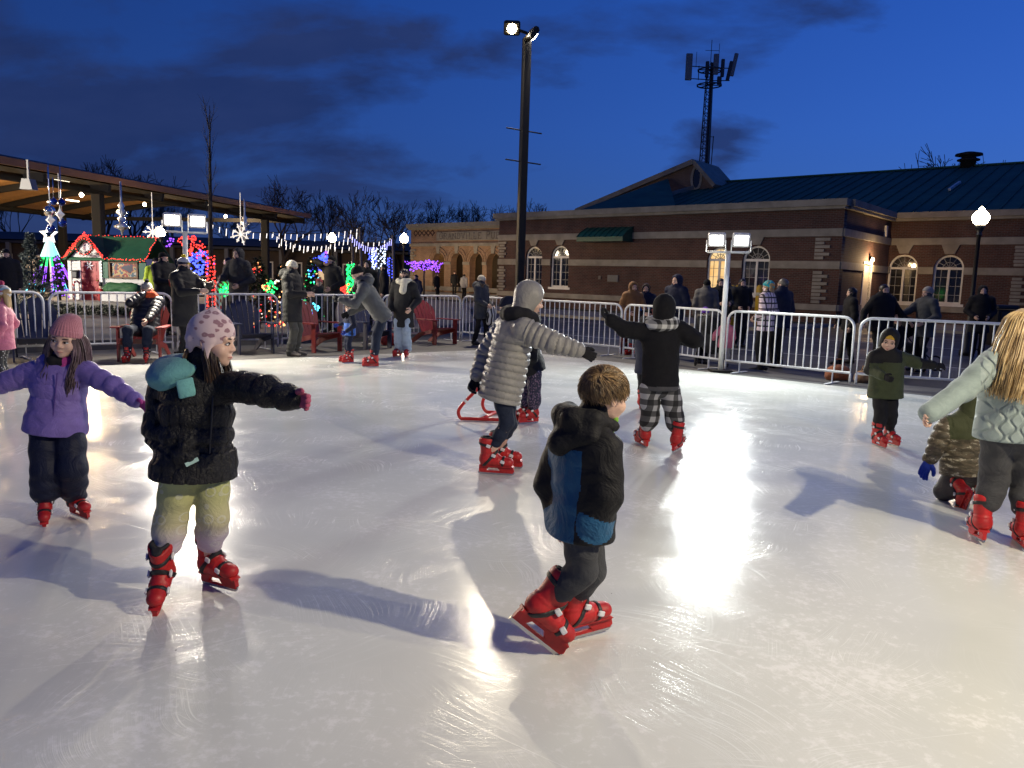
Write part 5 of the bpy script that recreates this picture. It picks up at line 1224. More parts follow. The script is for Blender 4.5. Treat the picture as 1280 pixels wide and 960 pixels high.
    x,z=LX(871,222.5,gy); mb=MB(); oc=[(x+.46*math.cos(2*PI*k/24),gy-.08,z+.92*math.sin(2*PI*k/24)) for k in range(24)]; ic=[(x+.28*math.cos(2*PI*k/24),gy-.08,z+.70*math.sin(2*PI*k/24)) for k in range(24)]; mb.ring(oc,ic,(0,.1,0)); w=mb.build('oval_window',STONE,LIB); mb=MB(); mb.extrude([(p[0],gy-.02,p[2]) for p in ic],(0,.015,0)); mb.build('pane',GLASS,w)
    # roof fan and skylight strip
    x,z=LX(1210,206,ry); mb=MB(); mb.lathe((x,ry,rz-.2),[(.42,0),(.42,.5),(.62,.55),(.62,.62),(.40,.7),(.40,.78),(.75,.85),(.72,.95),(.3,1.05),(.0001,1.06)],18); mb.build('roof_vent',M_dark,LIB,True)
    ys=13.; xs,zs=LX(1192,233,ys); mb=MB(); mb.beam((xs,ys-.9,ZT+(ys-.9-WD)*(rz-ZT)/(ry-WD)+.1),(xs+.03,ys+1.2,ZT+(ys+1.2-WD)*(rz-ZT)/(ry-WD)+.1),.12,.12); mb.build('vent_pipe',mat('pale_pipe',(.5,.5,.5),.5),LIB)
    x,z=LX(800,216,gy); mb=MB(); mb.beam((pts[4][0]-1.3,gy+1,pts[4][1]-.4),(pts[4][0]+.6,gy+1,pts[4][1]+.6),.08,.1); mb.beam((pts[4][0]-1.2,gy+1,pts[4][1]-.22),(pts[4][0]-.3,gy+1,pts[4][1]+.3),.3,.14); mb.build('roof_camera_arm',M_dark,LIB)
    x,z=LX(1092,289,WD-1.2); mb=MB(); mb.box((WX+.05,WD-1.0,z),(.1,.22,.5)); mb.build('wall_fixture',mat('pale_pipe',(.5,.5,.5),.5),LIB)
library()
# ---- portico with the carved name
PO=Vector((-8.1,60.0,-.06))
PORT=empty('portico',PO,LROT); tag(PORT,'tan brick portico with arched openings and carved name over the arches','portico')
def portico():
    LN=15.0; z1=5.55; F0=.5
    ops=[]
    for pc in(548,571,595,616.5):
        x,_=LX(pc,330,0,PO); ops.append((x-.62,x+.62,F0+.01,LX(pc,316,0,PO)[1]))
    x=ops[-1][1]+1.35
    while x+1.3<LN: ops.append((x-.62+.6,x+.62+.6,F0+.01,ops[-1][3])); x+=2.2
    curve_solid('front_wall',[(0,0),(LN,0),(LN,z1-.3),(0,z1-.3)],[arch_pts(*o) for o in ops],.6,BRT,PORT,(0,0,0),0)
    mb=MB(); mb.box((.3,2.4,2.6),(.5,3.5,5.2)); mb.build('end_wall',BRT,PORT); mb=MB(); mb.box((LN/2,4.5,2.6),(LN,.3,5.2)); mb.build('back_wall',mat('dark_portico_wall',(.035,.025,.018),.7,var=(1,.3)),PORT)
    mb=MB(); mb.box((LN/2,2.3,z1-.15),(LN+.5,5.2,.3)); mb.box((LN/2,2.3,z1-.37),(LN+.3,4.95,.14)); mb.build('cornice',STONE,PORT)
    mb=MB(); mb.box((LN/2,2.2,F0/2),(LN+1,5.6,F0-.01)); mb.build('plinth',M_walk,PORT)
    zb=LX(560,306,0,PO)[1]; mb=MB(); mb.box((LN/2,-.04,zb),(LN+.1,.16,.22)); mb.box((LN/2,-.035,.78),(LN+.05,.13,.3)); mb.build('stone_band',STONE,PORT)
    zm=LX(560,329,0,PO)[1]; xs=[0]; 
    for o in ops: xs+=[o[0],o[1]]
    xs.append(LN); mb=MB()
    for a,b in zip(xs[::2],xs[1::2]): mb.box(((a+b)/2,.26,zm),(b-a-.006,.66,.2))
    mb.build('stone_band',STONE,PORT)
    for o in ops: mb=MB(); keystone(mb,(o[0]+o[1])/2,o[3]-.05,zb-.1,.26,.42,-.10); mb.build('keystone',STONE,PORT)
    mb=MB()
    for o in ops:
        c=(o[0]+o[1])/2; r=.62; zs=o[3]-r
        for rr in(r+.12,r+.36): mb.tube([(c+rr*math.cos(PI*k/12),-.02,zs+rr*math.sin(PI*k/12)) for k in range(13)],.045,5)
    mb.build('arch_moulding',BRT,PORT); mb=MB()
    for i in range(14):
        z=.98+i*.2
        if abs(z-zm)<.18 or z>zb-.2: continue
        mb.box((.2+(.1 if i%2 else 0),-.03,z),(.6 if i%2 else .36,.1,.14))
    mb.build('quoin',STONE,PORT)
    # diamond brick frieze
    za=LX(545,291,0,PO)[1]; xa=LX(548,290,0,PO)[0]; mb=MB()
    for k in range(5):
        c=.55+k*(xa-.9)/4.6; s=.26
        mb.ring([(c-s,-.03,za),(c,-.03,za-s),(c+s,-.03,za),(c,-.03,za+s)],[(c-s+.1,-.03,za),(c,-.03,za-s+.1),(c+s-.1,-.03,za),(c,-.03,za+s-.1)],(0,.06,0))
    mb.build('diamond_frieze',BR,PORT)
    zt0=LX(580,289.5,0,PO)[1]; zt1=LX(580,300.5,0,PO)[1]; x0,_=LX(546.5,295,0,PO); mb=MB(); mb.box(((x0+LN-.6)/2,-.02,(zt0+zt1)/2),(LN-.6-x0,.12,zt0-zt1)); sg=mb.build('name_panel',STONE,PORT)
    # carved lettering drawn stroke by stroke, with serifs
    Hc=(zt0-zt1)*.66; zl=zt1+(zt0-zt1)*.17
    S={'G':[[(.95,.8),(.75,.97),(.5,1),(.2,.88),(.05,.5),(.2,.12),(.5,0),(.8,.05),(.92,.15),(.92,.45)],[(.65,.45),(1,.45)]],'R':[[(.15,0),(.15,1),(.6,1),(.82,.88),(.82,.65),(.6,.52),(.15,.52)],[(.5,.52),(.95,0)]],'A':[[(.05,0),(.5,1),(.95,0)],[(.22,.36),(.78,.36)]],'N':[[(.12,0),(.12,1),(.88,0),(.88,1)]],'D':[[(.15,0),(.15,1),(.5,1),(.8,.88),(.95,.5),(.8,.12),(.5,0),(.15,0)]],'V':[[(.05,1),(.5,0),(.95,1)]],'I':[[(.5,0),(.5,1)]],'L':[[(.2,1),(.2,0),(.85,0),(.85,.14)]],'E':[[(.85,.86),(.85,1),(.15,1),(.15,0),(.88,0),(.88,.14)],[(.15,.52),(.65,.52)]],'P':[[(.15,0),(.15,1),(.6,1),(.85,.88),(.85,.62),(.6,.5),(.15,.5)]],'U':[[(.12,1),(.12,.25),(.3,.03),(.5,0),(.7,.03),(.88,.25),(.88,1)]],'B':[[(.15,0),(.15,1),(.6,1),(.78,.88),(.78,.65),(.6,.53),(.15,.53)],[(.6,.53),(.88,.4),(.88,.14),(.6,0),(.15,0)]],'C':[[(.95,.8),(.75,.97),(.5,1),(.2,.88),(.05,.5),(.2,.12),(.5,0),(.8,.05),(.95,.2)]],'Y':[[(.05,1),(.5,.5),(.95,1)],[(.5,.5),(.5,0)]]}
    txt='GRANDVILLE PUBLIC LIBRARY'; big={0,11,18}; xe,_=LX(614,295,0,PO); adv=(xe-x0-.35)/11.2; x=x0+.32; mb=MB()
    for i,c in enumerate(txt):
        if c==' ': x+=adv*.8; continue
        h=Hc*(1.18 if i in big else 1.0); w=adv*(.8 if c!='I' else .45)
        for st in S[c]:
            for a,b in zip(st,st[1:]): mb.beam((x+a[0]*w,-.085,zl+a[1]*h),(x+b[0]*w,-.085,zl+b[1]*h),.045 if abs(a[0]-b[0])<.3 else .035,.02,(0,1,0))
            for e in (st[0],st[-1]):
                if e[1] in(0,1): mb.box((x+e[0]*w,-.085,zl+e[1]*h),(.13,.018,.028))
        x+=adv*(1.0 if c!='I' else .6)
    mb.build('lettering',mat('carved_letters',(.12,.10,.085),.8),sg)
    for xx in (ops[0][0]-.4,ops[1][1]+.4,ops[3][0]-.3,10.2,12.6):
        L=bpy.data.lights.new('pt','POINT'); L.energy=34; L.color=(1,.62,.28); L.shadow_soft_size=.12; lo=bpy.data.objects.new('portico_light',L); COL.objects.link(lo); lo.location=PO+E1*xx+NN*2.2+Zv*4.4
        mb=MB(); mb.lathe((xx,2.2,4.6),[(.14,0),(.16,.1),(.12,.5),(.0001,.55)],12); mb.build('ceiling_lamp',glow('portico_lamp',(1,.7,.35),8),PORT,True)
    # soft uplights that wash the frieze
    for xx in(1.4,5.5,9.5):
        L=bpy.data.lights.new('up','SPOT'); L.energy=300; L.color=(1,.74,.44); L.spot_size=R(120); L.spot_blend=1; L.shadow_soft_size=.2; lo=bpy.data.objects.new('frieze_light',L); COL.objects.link(lo); lo.location=PO+E1*xx-NN*3.5+Zv*.4; lo.rotation_euler=(NN*3.5+Zv*4.2).to_track_quat('-Z','Y').to_euler()
        root=empty('ground_spotlight',PO+E1*xx-NN*3.6+Zv*.06); tag(root,'small ground spotlight washing the tan brick portico','spotlight','ground spotlights at the portico'); mb=MB(); mb.lathe((0,0,0),[(.12,0),(.12,.18),(.09,.24),(.0001,.24)],10); mb.build('housing',M_black_m,root); mb=MB(); mb.lathe((0,0,.245),[(.0001,0),(.08,0),(.0001,.01)],10); mb.build('lens',glow('ground_lens',(1,.74,.44),3),root)
portico()
# yellow bollards by the library wall
MY=mat('yellow_bollard',(.50,.30,.02),.5,var=(5,.15))
for (px,nm) in ((916,'yellow bollard nearest the flood light mast'),(922.5,'yellow bollard between the mast and the arched window'),(950,'yellow bollard behind the teal hat woman')):
    p=P(px,356,29.0); root=empty('bollard',(p.x,29.0,-.06)); tag(root,nm,'bollard','yellow bollards'); mb=MB(); mb.lathe((0,0,0),[(.13,0),(.13,p.z-.1),(.11,p.z),(.06,p.z+.05),(.0001,p.z+.06)],14); mb.build('post',MY,root,True); mb=MB(); mb.lathe((0,0,p.z-.35),[(.133,0),(.133,.12)],14); mb.build('reflective_band',mat('pale_band',(.5,.45,.3),.5),root,True)
# pavement, kerb and road marks beyond the barriers
kb=MB()
def strip(name,n0,n1,x0,x1,z,m,th): 
    c=[LA+E1*x0+NN*n0,LA+E1*x1+NN*n0,LA+E1*x1+NN*n1,LA+E1*x0+NN*n1]; return flat(name,[(p.x,p.y) for p in c],z,m,th)
strip('pavement',-6.5,-.0,-16,19.1,.055,M_walk,.12); strip('pavement_wing',.5,6.9,19.3,50,.055,M_walk,.12); strip('planting_bed',-1.6,-.2,.6,18.5,.075,M_grass_d,.03)
strip('lawn',-14,-6.6,-24,-1.5,.07,M_grass_d,.14)
strip('kerb',-6.75,-6.5,-16,19.1,.06,STONE,.12); strip('kerb_wing',.25,.5,19.3,50,.06,STONE,.12)
WPM=mat('road_paint',(.42,.42,.40),.7,var=(4,.2))
for k,(n0) in enumerate((-15.4,-9.2)): strip('road_marking',n0,n0+.12,-6,30,-.054,WPM,0)
strip('pavement_rink',-26,-22.5,-14,40,-.05,M_walk,.02)
# ------------------------------------------------------------------ market plaza
M_plaza=concrete('plaza_concrete',(.10,.098,.095),(.16,.155,.15))
pz=[(-60,9),(-11.8,9.6),(-8.6,13.2),(-5.6,16.2),(-2.9,19.1),(-1.2,24),(-2.5,40),(-9,58),(-70,70)]
flat('plaza',pz,.17,M_plaza,.25)
flat('stage_platform',[(-26,22.4),(-10.2,22.4),(-9.4,24.2),(-9.4,30),(-26,30)],.49,concrete('stage_concrete',(.17,.16,.14),(.25,.235,.21)),.4)
DKLEAF=None
def leafmat(name,a,b,rough=.7):
    m,t,bs=newmat(name); g=t.n('ShaderNodeNewGeometry'); c=t.mix(g.outputs['Random Per Island'],a,b); t.t.links.new(c,bs.inputs['Base Color']); bs.inputs['Roughness'].default_value=rough; return m
LF_spruce=leafmat('frosted_spruce_needles',(.035,.052,.045,1),(.16,.19,.18,1)); LF_dark=leafmat('dark_conifer_needles',(.008,.014,.008,1),(.022,.034,.018,1)); LF_box=leafmat('boxwood_leaves',(.006,.012,.005,1),(.02,.034,.014,1)); LF_plastic=leafmat('green_garland',(.01,.07,.02,1),(.03,.16,.05,1))
BARK=concrete('bark',(.022,.016,.012),(.05,.038,.028),9,.9)
def conifer(loc,h,r,m,label,cat='conifer',seed=1,n=1500,group=None,sz=.085):
    rg=random.Random(seed); root=empty('conifer',loc); tag(root,label,cat,group); mb=MB(); mb.tube([(0,0,0),(0,0,h*.95)],[.06,.012],8); mb.build('trunk',BARK,root,True)
    mb=MB()
    for i in range(n):
        t=rg.random()**.75; z=h*(1-t)*.94+.12+rg.gauss(0,.02); a=rg.uniform(0,2*PI); lay=.72+.28*math.sin(z*22+a*1.3); rr=r*(t*.95+.06)*lay*rg.uniform(.45,1.05)
        p=Vector((rr*math.cos(a),rr*math.sin(a),z)); d=Vector((math.cos(a),math.sin(a),rg.uniform(-.35,.5))).normalized()
        for k in range(5):
            e=(d+Vector((rg.uniform(-.9,.9),rg.uniform(-.9,.9),rg.uniform(-.6,.6)))).normalized()*sz*rg.uniform(.7,1.3); s=e.cross(Vector((rg.random(),rg.random(),rg.random()))).normalized()*.012*sz/.085
            mb.add([p-s,p+s,p+e],[(0,1,2)])
    mb.build('crown',m,root,fix=False); return root
gA=P(40,350,20); conifer((gA.x,20.0,.17),2.15,.72,LF_spruce,'frosted grey green spruce beside the playhouse','conifer',1,2200)
E={n:glow('led_'+n,c,s) for n,c,s in (('red',(1,.05,.035),2.2),('warm',(1,.50,.18),2.4),('white',(1,.95,.9),2),('blue',(.06,.10,1),3),('purple',(.30,.08,1),2.4),('green',(.02,1,.20),2.2),('cyan',(.12,.75,1),2.6),('yellow',(1,.8,.12),2.4),('ice',(.7,.82,1),2.4))}
def led(name,pts,m,label,cat='string lights',group=None,r=.022,loc=None,wire=True,parent=None):
    """string of small bulbs: one continuous lit string"""
    mb=MB(); o=Vector(loc) if loc is not None else Vector((0,0,0))
    for p in pts:
        q=Vector(p)-o; mb.lathe(q,[(.0001,-r),(r*.8,-r*.5),(r,0),(r*.8,r*.5),(.0001,r)],6)
    o_=mb.build(name,m,parent,True,loc=o if parent is None else None,fix=False)
    if parent is None: tag(o_,label,cat,group)
    return o_
def spiral(c,r0,r1,z0,z1,turns,n,jit=.0,seed=1):
    rg=random.Random(seed); out=[]
    for i in range(n):
        t=i/(n-1); a=turns*2*PI*t; r=r0+(r1-r0)*t; out.append(Vector((c[0]+r*math.cos(a)+rg.gauss(0,jit),c[1]+r*math.sin(a)+rg.gauss(0,jit),z0+(z1-z0)*t+rg.gauss(0,jit))))
    return out
# slim tree with blue lights
q=P(73,350,23.2); conifer((q.x,23.2,.49),1.28,.26,LF_dark,'slim dark conifer wound with violet blue lights','conifer',3,500)
led('string_lights',spiral((q.x,23.2),.24,.05,.6,1.75,6,64,.03),E['purple'],'violet blue lights wound round the slim conifer',r=.024,loc=(q.x,23.2,.49))
# tall cone of coloured strings with a star
def led_cone():
    top=P(62,303,30); x=top.x; root=empty('light_tree',(x,30,.17)); tag(root,'tall cone shaped tree of coloured light strings with a white star on top','light tree'); H0=top.z-.17; Rb=1.05
    mb=MB(); mb.tube([(0,0,0),(0,0,H0)],.04,8); mb.build('pole',M_white,root,True)
    bands=[(0,.24,'cyan'),(.24,.42,'green'),(.42,.72,'purple'),(.72,.98,'cyan')]
    for b0,b1,nm in bands:
        mb=MB()
        for k in range(13):
            a=2*PI*k/13
            for i in range(int((b1-b0)*52)):
                t=b0+(b1-b0)*i/max(1,int((b1-b0)*52)); mb.ball((Rb*t*math.cos(a),Rb*t*math.sin(a),H0*(1-t)),.021,5,4)
        mb.build('light_band',E[nm],root,True,fix=False)
    mb=MB(); c=P(61,293,29.9)-Vector((x,30,.17)); pts=[]
    for k in range(10):
        a=PI/2+k*PI/5; rr=.36 if k%2==0 else .16; pts.append((c.x+rr*math.cos(a),c.y-.04,c.z+rr*math.sin(a)))
    mb.ring(pts,[(c.x+(p[0]-c.x)*.62,p[1],c.z+(p[2]-c.z)*.62) for p in pts],(0,.08,0)); mb.build('star',glow('star_white',(1,1,1),1.6),root)
    mb=MB(); mb.lathe((0,0,H0-.1),[(.34,-.45),(.1,.2),(.0001,.25)],12); mb.build('star_base',glow('pale_cyan_glow',(.30,.85,1),.8),root)
led_cone()
# ------------------------------------------------------------------ playhouse
def playhouse():
    Y=24.0; o=P(132,378,Y); o=Vector((o.x,Y,.49)); root=empty('playhouse',o); tag(root,'small white wooden playhouse with red door, green roof and shuttered window','playhouse')
    Q=lambda px,py,dy=0: P(px,py,Y+dy)-o
    Wt=mat('white_clapboard',(.62,.61,.58),.6,var=(3,.08)); Rd=mat('red_door_paint',(.34,.015,.015),.4,var=(5,.1)); Gr=mat('green_felt_roof',(.012,.085,.035),.75,var=(3,.2),bump=(30,.3)); Gs=mat('green_shutter',(.012,.10,.05),.5)
    xl=Q(88,340).x; xr=Q(180,340).x; ze=Q(130,322).z; zr=Q(130,296).z; D=1.7
    mb=MB(); mb.box(((xl+xr)/2,D/2,ze/2),(xr-xl,D,ze)); n=int(ze/.11)
    for i in range(n): mb.box(((xl+xr)/2,-.008,.055+i*.11),(xr-xl+.02,.02,.1),Matrix.Rotation(R(-6),3,'X'))
    for x in(xl,xr): mb.box((x,-.015,ze/2),(.1,.06,ze))
    mb.build('wall',Wt,root)
    mb=MB(); e=.18
    for s,(y0,y1) in ((1,(-e,D/2)),(-1,(D+e,D/2))): mb.extrude([(xl-.12,y0,ze-.10),(xr+.12,y0,ze-.10),(xr+.06,y1,zr),(xl-.06,y1,zr)],(0,0,.05))
    gx=Q(112,300).x; gz=Q(112,297).z; gl=Q(87,319).x; gr=Q(134,319).x
    mb.extrude([(gl-.03,-e-.06,ze-.06),(gx,-e-.06,gz+.05),(gx,D/2,gz+.05),(gl-.03,D*.25,ze-.06)],(0,0,-.05)); mb.extrude([(gr+.03,-e-.06,ze-.06),(gx,-e-.06,gz+.05),(gx,D/2,gz+.05),(gr+.03,D*.25,ze-.06)],(0,0,-.05)); rf=mb.build('roof',Gr,root)
    mb=MB(); mb.extrude([(gl+.02,-.12,ze-.1),(gr-.02,-.12,ze-.1),(gx,-.12,gz-.02)],(0,.1,0)); mb.build('gable',Wt,root)
    dx0=Q(104,350).x; dx1=Q(126,350).x; dz=Q(115,323).z; mb=MB(); mb.box(((dx0+dx1)/2,-.05,dz/2),(dx1-dx0,.06,dz))
    for i in(0,1):
        for k in range(3): mb.box(((dx0+dx1)/2+(i-.5)*(dx1-dx0)*.42,-.083,dz*(.2+.3*k)),((dx1-dx0)*.3,.02,dz*.2))
    d=mb.build('door',Rd,root); mb=MB(); mb.ball((dx1-.06,-.11,dz*.48),.028,8,6); mb.build('knob',mat('brass',(.5,.35,.1),.3,1),d,True)
    mb=MB(); mb.box((dx0-.05,-.06,dz/2),(.08,.08,dz)); mb.box((dx1+.05,-.06,dz/2),(.08,.08,dz)); mb.box(((dx0+dx1)/2,-.06,dz+.04),(dx1-dx0+.18,.08,.08)); mb.build('door_frame',Wt,root)
    a=Q(139,328.5);b=Q(172,346.5); cxw=(a.x+b.x)/2; czw=(a.z+b.z)/2; w=b.x-a.x; h=a.z-b.z
    mb=MB(); mb.ring([(a.x-.05,-.09,b.z-.05),(b.x+.05,-.09,b.z-.05),(b.x+.05,-.09,a.z+.05),(a.x-.05,-.09,a.z+.05)],[(a.x,-.09,b.z),(b.x,-.09,b.z),(b.x,-.09,a.z),(a.x,-.09,a.z)],(0,.09,0)); wn=mb.build('window',mat('brown_wood',(.16,.08,.04),.6),root)
    m,t,bs=newmat('painted_village_scene'); nz=t.noise(t.co(),4.5,2); c=t.ramp(nz,[(.36,(.03,.03,.06)),(.44,(.28,.04,.03)),(.5,(.42,.30,.12)),(.56,(.05,.10,.14)),(.62,(.45,.42,.38)),(.7,(.2,.03,.03))]); c.node.color_ramp.interpolation='CONSTANT'; t.t.links.new(c,bs.inputs['Base Color']); bs.inputs['Roughness'].default_value=.3
    mb=MB(); mb.box((cxw,-.02,czw),(w,.02,h)); mb.build('pane',m,wn); mb=MB()
    for x in(a.x-.19,b.x+.19): mb.box((x,-.04,czw),(.22,.04,h+.12)); mb.build('shutter',Gs,root); mb=MB()
    # hedge planter under the window
    f=Field(.03); a2=Q(138,360);b2=Q(178,360); f.cone((a2.x+.12,-.25,Q(158,361).z),(b2.x-.12,-.25,Q(158,361).z),.19,.19); f.disp(lambda X,Y,Z,U,D:.035*wav(X,Y,Z,38,2)+.02*wav(X,Y,Z,80,5)); v,q=f.solve(); pl=empty('window_planter',o+Vector((0,0,0))); tag(pl,'bushy green garland planter under the playhouse window','planter'); link('foliage',npmesh('foliage',v,q),LF_plastic,pl); mb=MB(); mb.box((cxw,-.25,.12),(w+.3,.3,.24)); mb.build('planter_box',Wt,pl)
    # wreath on the gable and snowflake on the door
    wr=Q(113,309); m0=MB(); rg=random.Random(4)
    for i in range(420):
        a_=rg.uniform(0,2*PI); p=Vector((wr.x+.22*math.cos(a_)+rg.gauss(0,.03),-.34+rg.gauss(0,.03),wr.z+.22*math.sin(a_)+rg.gauss(0,.03))); e_=Vector((rg.gauss(0,1),rg.gauss(0,1),rg.gauss(0,1))).normalized()*.06; s_=e_.cross(Vector((0,1,.3))).normalized()*.012; m0.add([p-s_,p+s_,p+e_],[(0,1,2)])
    w_=empty('wreath',o+wr+Vector((0,-.34,0))); tag(w_,'round dark wreath with red lights on the playhouse gable','wreath'); x_=m0.build('ring',LF_dark,None,fix=False); x_.parent=w_; x_.location=-(wr+Vector((0,-.34,0)))
    led('bulbs',[Vector((.24*math.cos(t_*PI/9),-.06,.24*math.sin(t_*PI/9))) for t_ in range(18)],E['red'],None,parent=w_,r=.02)
    mb=MB(); mb.lathe((wr.x,-.16,wr.z),[(.15,0),(.15,.01),(.0001,.012)],16,Matrix.Rotation(R(90),3,'X')); y_=mb.build('wreath_disc',mat('snow_white',(.75,.75,.78),.7),None); y_.parent=w_; y_.location=-(wr+Vector((0,-.34,0)))
    sf=Q(114,332); mb=MB()
    for k in range(3):
        a_=k*PI/3; d_=Vector((math.cos(a_),0,math.sin(a_)))*.13; mb.beam(Vector((sf.x,-.12,sf.z))-d_,Vector((sf.x,-.12,sf.z))+d_,.03,.02,(0,1,0))
    so=mb.build('door_ornament',mat('snow_white',(.75,.75,.78),.7),None,loc=o); tag(so,'white star shaped ornament hung on the red playhouse door','ornament')
    # mailbox, candy cane and lights
    mb=MB(); ml=Q(97,343); mb.box((ml.x,-.12,ml.z),(.2,.16,.22),None,.03); mb.box((ml.x,-.12,ml.z+.12),(.24,.2,.03)); mo=mb.build('mailbox',M_black_m,None,loc=o); tag(mo,'small black mailbox on the playhouse wall','mailbox')
    cc=candy('candy_cane',o+Vector((Q(98,372).x,-.22,0)),.62,'red and white candy cane standing by the playhouse door')
    pts=[]
    def run(a,b,n): 
        for k in range(n): pts.append(a.lerp(b,k/n)+Vector((rng.gauss(0,.012),rng.gauss(0,.012),rng.gauss(0,.015))))
    A_=Vector((xl-.12,-e-.03,ze-.06)); B_=Vector((xl-.06,D/2,zr+.06)); C_=Vector((xr+.06,D/2,zr+.06)); D_=Vector((xr+.12,-e-.03,ze-.06)); T_=Vector((gx,-e-.10,gz+.08)); GL=Vector((gl,-e-.10,ze-.02)); GR=Vector((gr,-e-.10,ze-.02))
    run(A_,B_,20); run(B_,C_,26); run(C_,D_,20); run(D_,GR,26); run(GR,T_,34); run(T_,GL,34); run(GR+Vector((0,0,.06)),T_+Vector((0,0,.07)),26); run(T_+Vector((0,0,.07)),GL+Vector((0,0,.06)),26)
    led('string_lights',[o+p for p in pts],E['red'],'red lights along the roof edges of the white playhouse',r=.017,loc=o)
    run2=[o+Vector((dx1+.10,-.13,z)) for z in [.1+.1*k for k in range(int(dz/.1))]]; led('string_lights',run2,E['white'],'short white light string beside the red playhouse door',r=.018,loc=o)
    # toy soldier figure by the window
    ts=empty('nutcracker',o+Vector((Q(133,372).x,-.3,0))); tag(ts,'small wooden toy soldier between the red door and the planter','toy soldier'); mb=MB(); mb.lathe((0,0,0),[(.07,0),(.06,.14),(.075,.16),(.07,.34),(.03,.37)],10); mb.build('coat',Rd,ts,True); mb=MB(); mb.lathe((0,0,.37),[(.0001,0),(.05,.02),(.05,.09),(.0001,.1)],10); mb.build('head',SKIN[0],ts,True); mb=MB(); mb.lathe((0,0,.45),[(.055,0),(.06,.12),(.0001,.12)],10); mb.build('hat',M_black_m,ts,True)
def candy(name,loc,h,label):
    m=_mc.get('candy')
    if not m:
        m,t,b=newmat('candy'); s=t.n('ShaderNodeSeparateXYZ',{0:t.co()}); f=t.math('FRACT',t.math('MULTIPLY',t.math('ADD',s.outputs[2],t.math('MULTIPLY',s.outputs[0],1.2)),7.)); c=t.mix(t.math('LESS_THAN',f,.5),(.7,.7,.7,1),(.5,.02,.02,1)); t.t.links.new(c,b.inputs['Base Color']); _mc['candy']=m
    mb=MB(); pts=[(0,0,0),(0,0,h*.4),(0,0,h*.78)]+[(h*.14-h*.14*math.cos(PI*k/8),0,h*.78+h*.14*math.sin(PI*k/8)) for k in range(1,9)]; mb.tube(pts,h*.05,8); o=mb.build(name,m,None,True,loc=loc); tag(o,label,'candy cane'); return o
playhouse()
# low dark planting along the platform
mb=MB(); rg=random.Random(9)
for i in range(5200):
    x=rg.uniform(-15.5,-9.6); p=Vector((x,21.7+rg.uniform(-.28,.28),.17+rg.uniform(0,.30)*(1-.25*abs(math.sin(x*3))))); e=Vector((rg.gauss(0,1),rg.gauss(0,1),rg.gauss(.4,1))).normalized()*.08; s=e.cross(Vector((.3,.2,1))).normalized()*.022; mb.add([p-s,p+s,p+e],[(0,1,2)])
h=mb.build('hedge',LF_box,fix=False); tag(h,'low dark clipped hedge below the playhouse platform','hedge')
